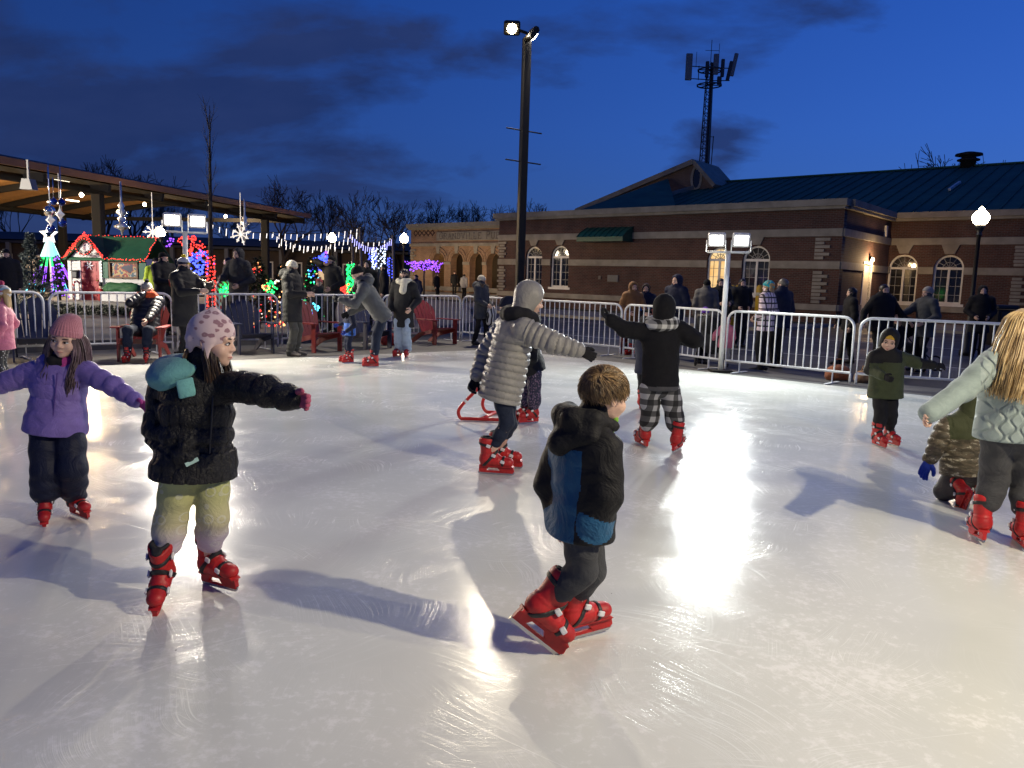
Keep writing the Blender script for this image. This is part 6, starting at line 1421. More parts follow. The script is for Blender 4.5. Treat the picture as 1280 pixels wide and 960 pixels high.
# ------------------------------------------------------------------ pavilion
def pavilion():
    O=Vector((-12.1,45.4,0)); d=Vector((4.6,20.2,0)).normalized(); nL=Vector((-d.y,d.x,0)); root=empty('pavilion',O); tag(root,'open timber roofed pavilion with curved dark ribs and steel columns','pavilion')
    pt=lambda u,v,z: nL*u-d*v+Vector((0,0,z)); Wd=15.; Lv=40.; z0=4.66; cam_=.95
    zz=lambda u: z0+cam_*math.sin(PI*u/Wd)-.0*u
    m,t,b=newmat('timber_decking'); s=t.n('ShaderNodeSeparateXYZ',{0:t.co(rot=(0,0,math.atan2(d.y,d.x)*-1))}); g=t.math('FRACT',t.math('MULTIPLY',s.outputs[0],5.)); n=t.noise(t.co(scale=(1,1,1)),3,5); c=t.mix(t.rng(n,.3,.7),(.30,.155,.055,1),(.42,.225,.085,1)); c=t.mix(t.math('LESS_THAN',g,.06),c,(.05,.028,.014,1)); t.t.links.new(c,b.inputs['Base Color']); b.inputs['Roughness'].default_value=.6
    N=16; us=[Wd*i/N for i in range(N+1)]; lo=[];hi=[]; v_=[];f_=[]
    mb=MB()
    for i in range(N):
        a,bq=us[i],us[i+1]; mb.add([pt(a,0,zz(a)),pt(bq,0,zz(bq)),pt(bq,Lv,zz(bq)),pt(a,Lv,zz(a))],[(0,1,2,3)])
    mb.build('roof_deck',m,root,fix=False)
    mb=MB()
    for i in range(N):
        a,bq=us[i],us[i+1]; mb.extrude([pt(a,-.1,zz(a)+.06),pt(bq,-.1,zz(bq)+.06),pt(bq,Lv,zz(bq)+.06),pt(a,Lv,zz(a)+.06)],(0,0,.22))
    mb.build('roof',M_dark,root)
    mb=MB(); mb.beam(pt(-.06,-.12,z0+.17),pt(-.06,Lv,z0+.17),.10,.24); mb.build('fascia',mat('stained_fascia',(.17,.075,.035),.6,var=(1.5,.2)),root)
    DK=mat('dark_steel_beam',(.010,.010,.012),.7,spec=.12)
    mb=MB(); mb.tube([pt(.95,.3,z0-.18),pt(.95,Lv,z0-.18)],.15,12); mb.build('girder',DK,root,True); mb=MB(); mb.tube([pt(Wd-.95,.3,z0-.18),pt(Wd-.95,Lv,z0-.18)],.15,12); mb.build('girder',DK,root,True)
    k=0
    for v in [.5+3.05*i for i in range(13)]:
        mb=MB(); P0=[pt(u,v,zz(u)-.16) for u in us]; 
        for a,bq in zip(P0,P0[1:]): mb.beam(a,bq,.14,.30)
        mb.build('rib',DK,root)
    for v in(3.1,15.3,27.5):
        for u in(.95,Wd-.95):
            mb=MB(); mb.prism_bev(pt(u,v,(z0-.3)/2),(.36,.36,z0-.3),None,.02)
            mb.build('column',DK,root)
    mb=MB(); mb.beam(pt(0.2,.2,z0-.15),pt(Wd-.2,.2,z0-.15),.16,.22); mb.build('end_beam',DK,root)
    Eb=glow('pavilion_bulb',(1,.80,.52),22)
    for i,(u,v) in enumerate(((3.6,23.5),(4.2,12.5),(5.5,18.5),(5.0,7.5),(4.2,1.8),(8,27),(9,14),(11,22))):
        z=zz(u)-.75; mb=MB(); mb.lathe(pt(u,v,z),[(.03,.06),(.04,.14),(.015,.18),(.015,.5)],10); h=mb.build('ceiling_lamp',mat('lamp_shade_grey',(.3,.3,.3),.4),root,True); mb=MB(); mb.ball(pt(u,v,z-.03),.09,10,6); mb.build('bulb',Eb,h,True)
        L=bpy.data.lights.new('pav','POINT'); L.energy=1150; L.color=(1,.70,.36); L.shadow_soft_size=.12; lo_=bpy.data.objects.new('pavilion_light',L); COL.objects.link(lo_); lo_.location=O+pt(u,v,z-.24)
    Es=glow('tube_lamp',(1,.9,.68),7)
    for (u,v) in((1.35,22.5),(1.2,20.0),(6.5,10.5),(8.5,9.5),(1.2,16.8),(1.2,12.0),(1.2,8.0)):
        mb=MB(); mb.beam(pt(u,v-.35,z0-.02 if u<2 else z0-.1),pt(u,v+.35,z0-.02 if u<2 else z0-.1),.09,.05); mb.build('strip_lamp',Es,root)
    # loudspeaker under the roof
    p=P(36,231,22.6)-O; mb=MB(); mb.extrude([p+Vector((-.18,-.15,-.14)),p+Vector((.18,-.15,-.14)),p+Vector((.11,-.15,.16)),p+Vector((-.11,-.15,.16))],(0,.3,0)); mb.beam(p+Vector((0,0,.1)),p+Vector((0,0,.7)),.05,.05); mb.build('loudspeaker',mat('grey_speaker',(.22,.21,.2),.6),root)
pavilion()
# hanging ornaments
Msilver=mat('silver_glass_ball',(.75,.75,.75),.08,1); Mblue=mat('blue_glass_ball',(.02,.05,.28),.08,.8); 
def ball_orn(px,py,r,m,Y,label,drop=1.2):
    p=P(px,py,Y); root=empty('hanging_ornament',p); tag(root,label,'ornament','ornaments hung from the pavilion roof'); mb=MB(); mb.ball((0,0,0),r,16,12); mb.build('ball',m,root,True); mb=MB(); mb.lathe((0,0,r*.95),[(r*.25,0),(r*.25,r*.3),(.0001,r*.32)],8); mb.tube([(0,0,r),(0,0,drop)],.012,4); mb.build('hanger',Msilver,root,True)
for a in ((62,264,.17,Msilver,23.5,'silver glass ball hung under the pavilion roof',1.3),(67,252,.10,Mblue,23,'smaller blue glass ball hung near the bright bulb',.7),(77,253,.10,Mblue,23.2,'smaller blue glass ball next to the bright pavilion bulb',.7),(78,279,.12,Mblue,23.6,'blue glass ball hung below a white diamond',1.8),(64,286,.12,Mblue,23.6,'lowest blue glass ball hung above the light tree',2.0)): ball_orn(*a)
def diamond(px,py,Y,label):
    p=P(px,py,Y); mb=MB(); mb.lathe((0,0,0),[(.0001,-.22),(.05,-.09),(.15,0),(.05,.09),(.0001,.22)],4); mb.tube([(0,0,.2),(0,0,1.2)],.01,4); o=mb.build('hanging_diamond',mat('snow_white',(.75,.75,.78),.7),None,loc=p); tag(o,label,'ornament','ornaments hung from the pavilion roof')
diamond(75,268,23.4,'white diamond ornament hung below the blue balls'); diamond(63,275,23.5,'white diamond ornament hung below the silver ball')
Eflake=glow('lit_snowflake',(1,.93,.82),.4)
def snowflake(px,py,Y,r,label,rot=0,n=4):
    p=P(px,py,Y); mb=MB()
    for k in range(n):
        a=rot+k*PI/n; d=Vector((math.cos(a),0,math.sin(a)))*r*(1 if k%2==0 else .8); mb.beam(-d,d,.035,.035,(0,1,0)); 
        for s in(-1,1):
            e=d*.6*s; 
            for t in(.6,-.6): mb.beam(e,e+Matrix.Rotation(t,3,'Y')@(d.normalized()*s*r*.2),.03,.04,(0,1,0))
    mb.tube([(0,0,0),(0,0,r+1.0)],.012,4)
    o=mb.build('snowflake_ornament',Eflake,None,loc=p); tag(o,label,'snowflake','snowflake ornaments')
snowflake(191,290,27,.34,'lit white snowflake hung above the playhouse roof',PI/2); snowflake(301,293,26,.36,'lit white snowflake hung over the red lit trees',.3)
def finial(px,py,Y,label,s=1):
    p=P(px,py,Y); mb=MB(); mb.lathe((0,0,0),[(.0001,-.75*s),(.05,-.5*s),(.24*s,-.42*s),(.26*s,-.36*s),(.06,-.25*s),(.15*s,-.1*s),(.06,.0),(.2*s,.12*s),(.06,.26*s),(.12*s,.36*s),(.03,.5*s),(.03,1.2*s)],12); o=mb.build('hanging_finial',mat('silver_glass_finial',(.6,.6,.58),.2,.6),None,True,loc=p); tag(o,label,'ornament','ornaments hung from the pavilion roof')
finial(152,270,25,'silver stacked finial ornament hung behind the column',.9); finial(306,283,28,'silver stacked finial ornament next to the snowflake',.8)
# ------------------------------------------------------------------ bare trees
def tree_meshes(seed,h,spread=.5,levels=6,lean=0,upright=.35,twig=.012,tr=None):
    rg=random.Random(seed); tk=MB(); cr=MB()
    def grow(p,d,L,r,lv,mb):
        n=3 if lv<2 else 2; pts=[p]; rs=[r]; q=p
        for i in range(n):
            d=(d+Vector((rg.gauss(0,.14),rg.gauss(0,.14),rg.gauss(.05,.08)))).normalized(); q=q+d*L/n; pts.append(q); rs.append(max(twig,r*(1-.38*(i+1)/n)))
        mb.tube(pts,rs,6 if lv<2 else 3 if lv>2 else 4,cap=False)
        if lv>=levels: return
        nb=rg.choice((2,3,3)) if lv<levels-1 else rg.choice((3,4))
        for k in range(nb):
            a=rg.uniform(0,2*PI); s=d.orthogonal().normalized(); s=Matrix.Rotation(a,3,d)@s; ang=rg.uniform(.3,.75)*spread*2*(.75 if k==0 else 1); nd=(d*math.cos(ang)+s*math.sin(ang)+Vector((0,0,upright*.3))).normalized()
            grow(pts[-1] if k<2 else pts[-2],nd,L*rg.uniform(.62,.86),rs[-1]*.82,lv+1,cr)
    r0=tr or h*.022; tl=h*.26; t=[Vector((0,0,0)),Vector((lean*.3,0,tl*.5)),Vector((lean,0,tl))]; tk.tube([Vector((0,0,-.1)),Vector((0,0,.25))]+t[1:],[r0*1.6,r0*1.1,r0*.95,r0*.85],8)
    for k in range(rg.choice((3,4))):
        a=2*PI*k/3.5+rg.uniform(-.4,.4); ang=rg.uniform(.15,.55)*spread*1.6; grow(t[-1],Vector((math.cos(a)*math.sin(ang),math.sin(a)*math.sin(ang),math.cos(ang))),h*.21,r0*.62,1,cr)
    return tk,cr
def mk(mb,name,m):
    me=bpy.data.meshes.new(name); me.from_pydata(mb.v,[],mb.f); me.materials.append(m); return me
TV=[]
for i,(s,hh,sp,up) in enumerate(((3,12,.52,.35),(8,12,.6,.25),(15,12,.45,.5),(22,12,.55,.3))):
    a,b=tree_meshes(s,hh,sp,6,upright=up,twig=.02); TV.append((mk(a,'trunk',BARK),mk(b,'crown',BARK)))
def tree(px,Y,ytop,v,rz,label,grp='bare trees beyond the square'):
    p=P(px,340,Y); hgt=P(px,ytop,Y).z+.06; root=empty('bare_tree',(p.x,Y,-.06),rz); s=hgt/ (max(q.co.z for q in TV[v][1].vertices)); root.scale=(s*1.05,s*1.05,s); tag(root,label,'tree',grp)
    for nm,me in zip(('trunk','crown'),TV[v]): o=bpy.data.objects.new(nm,me); COL.objects.link(o); o.parent=root
for a in ((130,75,192,0,.3,'bare tree rising over the pavilion roof'),(170,82,205,1,1.3,'thin bare tree just above the pavilion fascia'),(355,64,222,1,2.2,'broad bare tree beyond the tip of the pavilion roof'),(405,78,236,0,2.,'bare tree between the broad tree and the globe lamp'),(462,60,233,2,.7,'bare tree standing over the icicle lights'),(440,52,262,3,3.7,'low spreading bare tree behind the icicle lights'),(500,66,250,3,1.2,'bare tree at the corner of the portico'),(548,95,246,0,4.2,'bare tree just above the portico cornice'),(575,100,250,2,5.,'second bare tree above the carved name'),(606,98,249,1,.2,'bare tree left of the tall lamp post above the portico'),(666,110,247,0,1.9,'small bare tree to the right of the tall lamp post'),(1176,78,182,1,.9,'bare tree showing over the library ridge'),(25,90,232,2,2.9,'bare tree under the far corner of the pavilion'),(300,85,258,3,.4,'bare tree behind the snowflake ornaments'),(215,95,240,0,5.1,'bare tree behind the flood light stand')): tree(*a)
# young tree with a red wrapped trunk
def young_tree():
    Y=19.5; p=P(264,372,Y); top=P(268,132,Y).z; root=empty('young_tree',(p.x,Y,.17)); tag(root,'tall thin bare young tree with red lights wound round its trunk','tree'); rg=random.Random(5); h=top-.17; tk=MB(); tk.tube([(0,0,-.05),(.01,0,h*.3),(.03,.02,h*.62)],[.085,.06,.04],10); tk.build('trunk',BARK,root,True); cr=MB()
    tk.v=[]
    cr.tube([(.03,.02,h*.62),(.05,.0,h*.8),(.07,0,h)],[.04,.025,.006],6)
    for k in range(20):
        z=h*rg.uniform(.42,.92); a=rg.uniform(0,2*PI); L=h*.22*rg.uniform(.5,1.1)*(1.15-z/h*.6); d=Vector((math.cos(a)*.34,math.sin(a)*.34,1)).normalized(); q=[Vector((.03,.01,z))]
        for i in range(4): d=(d+Vector((rg.gauss(0,.08),rg.gauss(0,.08),.06))).normalized(); q.append(q[-1]+d*L/4)
        cr.tube(q,[.010,.008,.006,.004,.002],4,cap=False)
        for j in(1,2,3):
            for m_ in range(2):
                e=(d+Vector((rg.gauss(0,.4),rg.gauss(0,.4),.1))).normalized(); cr.tube([q[j],q[j]+e*L*.2,q[j]+e*L*.36+Vector((0,0,.03))],[.004,.003,.0015],3,cap=False)
    cr.build('crown',BARK,root,fix=False)
    led('string_lights',[Vector((p.x,Y,0))+q for q in spiral((0,0),.11,.09,.2,P(264,320,Y).z,18,150,.012)],E['red'],'red lights wound round the thin young tree trunk',r=.022,loc=(p.x,Y,.17))
young_tree()
def xmas(px,Y,ytop,w,cols,label,lab2,seed,n=90,m=None):
    p=P(px,350,Y); h=P(px,ytop,Y).z-.17; conifer((p.x,Y,.17),h,w,m or LF_dark,label,'conifer',seed,700,sz=.11); rg=random.Random(seed)
    for ci,cn in enumerate(cols):
        pts=[]
        for i in range(n//len(cols)):
            t=rg.random()**.6; a=rg.uniform(0,2*PI); r=w*t*1.02; pts.append(Vector((p.x+r*math.cos(a),Y+r*math.sin(a),.2+h*(1-t)*.97)))
        led('string_lights',pts,E[cn],lab2%cn,r=.026,loc=(p.x,Y,.17))
xmas(322,18.5,322,.62,['red','warm'],'dark christmas tree dotted with red and amber lights','%s lights on the tree behind the navy chair',4,110)
xmas(352,21,332,.6,['warm','white'],'dark christmas tree behind the man in the cream beanie','%s lights on the tree behind the cream beanie man',6,80)
xmas(390,21.5,322,.55,['cyan','green','warm','blue'],'dark christmas tree with multicoloured lights past the red chair','%s lights on the multicoloured tree',8,110)
xmas(150+16,31,335,.5,['red'],'dark christmas tree behind the playhouse','%s lights on the tree behind the playhouse',12,40)
def led_wrap(px,Y,y0,y1,r,cn,label,n=80,turns=14):
    z1=P(px,y0,Y).z; z0=P(px,y1,Y).z; x=P(px,350,Y).x; root=empty('light_wrapped_post',(x,Y,.17)); tag(root,label,'lit post','posts wound with lights'); mb=MB(); mb.tube([(0,0,0),(0,0,z1-.1)],.05,8); mb.build('post',M_black_m,root,True); led('bulbs',[Vector((q.x,q.y,q.z-.17)) for q in spiral((0,0),r,r,max(.25,z0),z1,turns,n,.01)],E[cn],None,parent=root,r=.024)
led_wrap(438,17.8,331,366,.07,'green','post wound with bright green lights beside the leaning man',90,16)
led_wrap(473,24,311,338,.2,'ice','post wound with icy white lights under the blue strings',70,9); led_wrap(396,24,322,338,.12,'blue','post wound with blue lights behind the multicoloured tree',50)
led_wrap(488,30,322,348,.12,'blue','post wound with blue lights by the black coat woman',50)
led_wrap(467,26,318,335,.16,'blue','short post wound with blue lights under the strings',60)
def disc_lights(px,py,Y,r,cn,label,n=60,seed=1,fl=.3):
    c=P(px,py,Y); rg=random.Random(seed); pts=[c+Vector((r*math.sqrt(rg.random())*math.cos(a),rg.gauss(0,r*.3),fl*0+r*math.sqrt(rg.random())*math.sin(a))) for a in [rg.uniform(0,2*PI) for _ in range(n)]]; led('light_cluster',pts,E[cn],label,'light cluster','clusters of coloured lights',r=.026,loc=c)
for a in ((404,323,24,.16,'blue','round cluster of deep blue lights over the phone man',60,1),(432,360,17.8,.14,'red','small cluster of red lights under the green post',36,2),(247,313,22,.26,'red','cluster of red lights right of the flood light mast',50,3),(228,301,22,.13,'red','small red light cluster close to the flood light mast',24,4),(240,297,22,.12,'red','pair of red lights above the flood light mast',16,5),(250,328,20,.32,'blue','net of blue lights behind the phone picture man',110,6),(285,364,17,.16,'green','green lit figure beside the candy cane post',46,7),(289,361,17.1,.10,'yellow','yellow lit figure beside the green figure',24,8),(338,359,18.5,.16,'green','green light arch at the foot of the dark tree',24,10),(392,385,18.4,.14,'cyan','cyan lights low behind the barrier',22,11),(407,318,26,.1,'purple','violet light cluster beside the blue cluster',16,13),(212,303,26,.2,'purple','tiny violet lights left of the flood mast',14,14)): disc_lights(*a)
candy('candy_cane',Vector((P(273,372,17).x,17,.17)),1.25,'red and white candy cane post in front of the red wrapped tree')
# purple lit small tree by the portico
def purple_tree():
    Y=44; p=P(530,345,Y); root=empty('small_tree',(p.x,Y,.07)); tag(root,'small umbrella shaped tree covered with purple lights by the portico','tree'); rg=random.Random(2); tk=MB(); z=P(530,338,Y).z; tk.tube([(0,0,0),(0,0,z)],[.07,.05],8); tk.build('trunk',BARK,root,True); cr=MB(); pts=[]
    for k in range(46):
        a=rg.uniform(0,2*PI); r=1.05*math.sqrt(rg.random()); e=Vector((r*math.cos(a),r*math.sin(a),z+rg.uniform(-.15,.42)+.28*(1-r))); m_=Vector((e.x*.5,e.y*.5,z+.3)); cr.tube([(0,0,z-.05),m_,e],[.03,.018,.008],4,cap=False)
        for j in range(5): t=rg.uniform(.4,1); pts.append(m_.lerp(e,t)+Vector((rg.gauss(0,.08),rg.gauss(0,.08),rg.gauss(0,.06))))
    cr.build('crown',BARK,root,fix=False); led('string_lights',[Vector((p.x,Y,.07))+q for q in pts],E['purple'],'purple lights over the small umbrella shaped tree',r=.034,loc=(p.x,Y,.07))
purple_tree()
# icicle light strings between poles
def icicles(px0,py0,Y0,px1,py1,Y1,sag,n,m,label):
    a=P(px0,py0,Y0);b=P(px1,py1,Y1); root=empty('icicle_lights',a); tag(root,label,'string lights','icicle light strings over the market'); pts=[a.lerp(b,t)+Vector((0,0,-sag*4*t*(1-t))) for t in [k/24 for k in range(25)]]; mb=MB(); mb.tube([p-a for p in pts],.012,4); mb.build('cable',M_black_m,root); mb=MB()
    for k in range(n):
        t=(k+.5)/n; p=a.lerp(b,t)+Vector((0,0,-sag*4*t*(1-t)))-a; L=.15+.14*((k*37)%5)/5; mb.tube([p-Vector((0,0,.02)),p-Vector((.02,0,L))],.012,5)
    mb.build('icicles',m,root)
EI=glow('icicle_white',(1,.93,.86),1.5); EIB=glow('icicle_blue',(.42,.42,1),2)
icicles(262,279,27,338,291,27,.1,9,EI,'white icicle lights from the young tree to the pavilion column'); icicles(338,290,27,450,285,27,.12,15,EI,'upper white icicle string between pavilion column and pole'); icicles(338,290,26.5,449,288,27,.5,20,EI,'sagging white icicle string below the upper one'); icicles(345,304,29,450,308,29,.05,12,EI,'lowest short white icicle string behind the globe lamp'); icicles(437,291,26,491,297,26,.38,20,EIB,'blue white icicle string sagging to the wooden pole')
icicles(450,301,27,491,296,28,.1,6,EI,'short white icicle string between the two poles')
for (px,py,Y,nm) in ((450,284,27,'thin pole holding the icicle strings'),(491,294,26,'wooden pole holding the blue icicle string'),(440,296,28,'thin short pole behind the icicle strings')):
    p=P(px,py,Y); mb=MB(); mb.tube([(0,0,0),(-.1,0,p.z-.17)],.045,8); o=mb.build('string_pole',mat('weathered_pole',(.10,.08,.07),.8),None,True,loc=(p.x+.1,Y,.17)); tag(o,nm,'pole','poles holding light strings')
# ------------------------------------------------------------------ low building behind the market, parked car
def low_building():
    Y=66; a=P(-60,330,Y);b=P(505,330,Y); root=empty('low_building',((a.x+b.x)/2,Y,-.06)); tag(root,'long low dark building behind the market with a few lit windows','building'); W=b.x-a.x; mb=MB(); mb.box((0,4,1.7),(W,8,3.4)); mb.build('wall',brick('brown_brick',False,(.055,.035,.028,1),(.04,.025,.02,1),(.05,.04,.035,1)),root); mb=MB(); mb.box((0,3.6,3.55),(W+1,9.4,.3)); mb.extrude([(-W/2-.5,-1.1,3.7),(W/2+.5,-1.1,3.7),(W/2+.5,3.6,4.5),(-W/2-.5,3.6,4.5)],(0,0,-.1)); mb.build('roof',mat('slate_roof',(.03,.03,.033),.8,var=(1,.2)),root)
    rg=random.Random(6); Ew=glow('dim_window',(1,.72,.42),.5)
    for k in range(15):
        x=-W/2+2+k*(W-4)/14; mb=MB(); mb.box((x,-.03,1.75),(1.5,.1,1.5)); w=mb.build('window',WFR if k%3 else M_dark,root); mb=MB(); mb.box((x,-.085,1.75),(1.3,.02,1.3)); mb.build('pane',Ew if k in(0,2,5,9,12) else GLASS,w)
    for k in range(9):
        x=-W/2+1+k*(W-2)/8; mb=MB(); mb.box((x,-1.0,1.75),(.3,.3,3.4)); mb.build('column',mat('grey_column',(.12,.12,.12),.7),root)
low_building()
def car():
    p=P(205,330,36); root=empty('parked_car',(p.x,36,.0+.17),R(35)); tag(root,'parked silver car behind the flood light stand','car'); pm=mat('silver_paint',(.22,.23,.24),.25,.6); f=Field(.05); f.ell((0,0,.62),(2.2,.88,.34)); f.cone((-1.5,0,.6),(1.5,0,.6),.42,.42,k=.3,flat=((0,0,1),1.3)); f.ell((-.15,0,1.0),(1.25,.74,.48),k=.12); f.clip((0,0,.28),(0,0,-1)); 
    for x in(-1.32,1.32):
        for s in(-1,1): f.cone((x,s*.6,.33),(x,s*1.0,.33),.36,.36,k=.02,mode='-')
    v,q=f.solve(); link('body',npmesh('body',v,q),pm,root); g=Field(.05); g.ell((-.15,0,1.04),(1.22,.75,.44)); g.clip((0,0,.98),(0,0,-1)); g.clip((0,0,1.34),(0,0,1)); v,q=g.solve(); link('window_glass',npmesh('window_glass',v,q),GLASS,root)
    for x in(-1.32,1.32):
        for s in(-1,1): mb=MB(); mb.lathe((x,s*.78,.33),[(.18,-.1),(.32,-.1),(.33,0),(.32,.1),(.18,.1)],18,Matrix.Rotation(R(90),3,'X')); w=mb.build('wheel',M_black_m,root,True); mb=MB(); mb.lathe((x,s*.80,.33),[(.2,-.08),(.2,.08),(.0001,.05)],14,Matrix.Rotation(R(90),3,'X')); mb.build('rim',STEEL,w,True)
    for s in(-1,1): mb=MB(); mb.ball((2.05,s*.6,.66),.12,8,6,(.6,1.2,.8)); mb.build('headlight',EYEW,root,True)
car()
# ------------------------------------------------------------------ radio mast behind the library
def mast():
    Y=95.; b=P(879,230,Y); t=P(886,78,Y); root=empty('radio_mast',(b.x,Y,-.06)); tag(root,'tall steel lattice radio mast with antenna panels behind the library gable','radio mast'); H=t.z; MS=mat('mast_steel',(.05,.052,.058),.5,.4); lat=MB(); w0,w1=.95,.42; lean=0
    n=34
    for k in range(3):
        a=2*PI*k/3+.4; lat.tube([(w0*math.cos(a),w0*math.sin(a),0),(w1*math.cos(a),w1*math.sin(a),H)],.075,6)
    for i in range(n):
        z0,z1=H*i/n,H*(i+1)/n; r0=w0+(w1-w0)*i/n; r1=w0+(w1-w0)*(i+1)/n
        for k in range(3):
            a=2*PI*k/3+.4;b2=2*PI*(k+1)/3+.4; lat.tube([(r0*math.cos(a),r0*math.sin(a),z0),(r1*math.cos(b2),r1*math.sin(b2),z1)],.035,4,cap=False); lat.tube([(r0*math.cos(a),r0*math.sin(a),z0),(r0*math.cos(b2),r0*math.sin(b2),z0)],.03,4,cap=False)
    lat.build('lattice',MS,root); mb=MB(); mb.tube([(.3,-.2,0),(.2,-.15,H)],.16,8); mb.tube([(-.5,-.5,0),(-.35,-.3,H-1)],.05,5); mb.build('cable_run',M_black_m,root)
    pl=MB(); 
    for z in(H-2.6,H-.9): pl.ring([(1.5*math.cos(2*PI*k/12),1.5*math.sin(2*PI*k/12),z) for k in range(12)],[(1.35*math.cos(2*PI*k/12),1.35*math.sin(2*PI*k/12),z) for k in range(12)],(0,0,.12)); 
    for k in range(6): a=2*PI*k/6; pl.beam((0,0,H-2.5),(1.45*math.cos(a),1.45*math.sin(a),H-2.5),.1,.1); pl.beam((0,0,H-.8),(1.45*math.cos(a),1.45*math.sin(a),H-.8),.1,.1)
    for (dx,dz) in((-2.5,-1.2),(2.3,-1.3)):
        for dd in(-.7,.7): pl.beam((0,0,H+dz+dd),(dx,-.3,H+dz+dd),.09,.09); pl.beam((dx*.55,-.15,H+dz-.8),(dx*.55,-.15,H+dz+.8),.08,.08)
    pl.build('headframe',MS,root)
    for (x,z,w,h,rx,pale) in((-2.6,-.6,.75,3.0,0,1),(2.7,-.2,.45,2.6,R(10),1),(2.2,-.9,.4,2.2,R(10),0),(.4,-.4,.6,2.3,0,1),(1.2,-.8,.4,2.0,0,0),(-.6,-1.0,.4,1.8,0,0),(.9,-2.2,.5,.9,0,0)):
        mb=MB(); mb.box((x,-1.0 if abs(x)<2 else -.3,H+z),(w,.3,h),Matrix.Rotation(rx,3,'Y'),.05); mb.build('antenna_panel',mat('pale_panel',(.20,.20,.20),.5) if pale else MS,root)
    mb=MB(); mb.tube([(0,0,H),(0,0,H+2.6)],.04,5); mb.tube([(1,.3,H-1),(1,.3,H+2.3)],.03,5); mb.tube([(-1.7,0,H-.5),(-1.7,0,H+1.2)],.03,5); mb.tube([(-.7,0,H+1.4),(.9,0,H+1.4)],.03,5); mb.build('whip_antenna',MS,root)
    w0=P(886,225,Y)-Vector((b.x,Y,-.06)); w1=P(892,170,Y)-Vector((b.x,Y,-.06)); mb=MB(); mb.tube([(w0.x,0,w0.z-6),(w1.x,0,w1.z)],.06,5); mb.beam((.3,0,w1.z-.1),(w1.x,0,w1.z-.1),.06,.06); mb.build('side_antenna',MS,root)
mast()
# distant dark treeline closes the horizon
rg=random.Random(31); mb=MB()
for i in range(9000):
    x=rg.uniform(-260,230); Y=rg.uniform(150,190); h=rg.uniform(3,8)*(.7+.3*math.sin(x*.07)); mb.tube([(x,Y,0),(x+rg.gauss(0,.5),Y,h*.5),(x+rg.gauss(0,1.6),Y,h)],[.12,.07,.02],3,cap=False)
o=mb.build('distant_woods',BARK,fix=False); tag(o,kind='stuff')
# ------------------------------------------------------------------ people round the rink
def at_(px,Y,z=-.06): p=P(px,352,Y); return Vector((p.x,Y,z))
def kz(name,c): return cloth(name,c,.95,(30,.5))
GP1='grown-ups on skates'; GK='children skating on the ice'; GS='people standing on the deck inside the barriers'; GB='people behind the barriers'; GF='people by the library'
M_bright=cloth('bright_blue_shell',(.02,.10,.42),.6); M_pinkj=cloth('pink_puffer',(.55,.16,.24),.6,(9,1.5)); M_brownj=cloth('tan_winter_jacket',(.20,.10,.04),.8); M_black2=cloth('soft_black_coat',(.016,.016,.018),.7); M_dkgreen=cloth('dark_olive_coat',(.035,.036,.032),.7); M_slate=cloth('slate_coat',(.05,.055,.065),.75); M_purpleh=kz('purple_knit',(.20,.07,.50)); M_tealh=kz('teal_knit',(.02,.34,.40)); M_creamh=kz('cream_knit_hat',(.58,.54,.42)); M_greyh=kz('grey_knit',(.28,.27,.26)); M_blackh=kz('black_knit',(.012,.012,.013)); M_lime=cloth('lime_safety_vest',(.45,.6,.03),.6); M_khaki=cloth('grey_green_trousers',(.06,.06,.055),.8)
def seated(yaw,H,seat=.40,kid=False,skate=True,face=True):
    f=Vector((math.sin(yaw),-math.cos(yaw),0)); l=Vector((math.cos(yaw),math.sin(yaw),0)); J={}
    pel=Zv*(seat+.08)-f*-.0+f*-.10; nk=pel+Zv*.30*H-f*.13*H; J['pel']=pel;J['neck']=nk;J['f']=f;J['hh']=(.172 if kid else .135)*H; J['hc']=nk+Zv*.095*H-f*.005; J['hR']=Matrix.Rotation(yaw,3,'Z')
    sc=.9 if skate else .8
    for s,k in((1,'L'),(-1,'R')):
        J['sh'+k]=nk-Zv*.03*H+l*s*.105*H; J['hip'+k]=pel+l*s*.055*H; J['kn'+k]=pel+f*.24*H+l*s*.085*H+Zv*.035; an=pel+f*.29*H+l*s*.08*H; an.z=.15*sc; J['an'+k]=an; J['fy'+k]=yaw+s*.15; J['fp'+k]=0
        w=J['kn'+k]-f*.10*H+Zv*.09*H-l*s*.02*H; J['el'+k],J['wr'+k]=ik(J['sh'+k],w,.165*H,.145*H,l*s-Zv*.6-f*.2)
    J['sc']=sc; return J
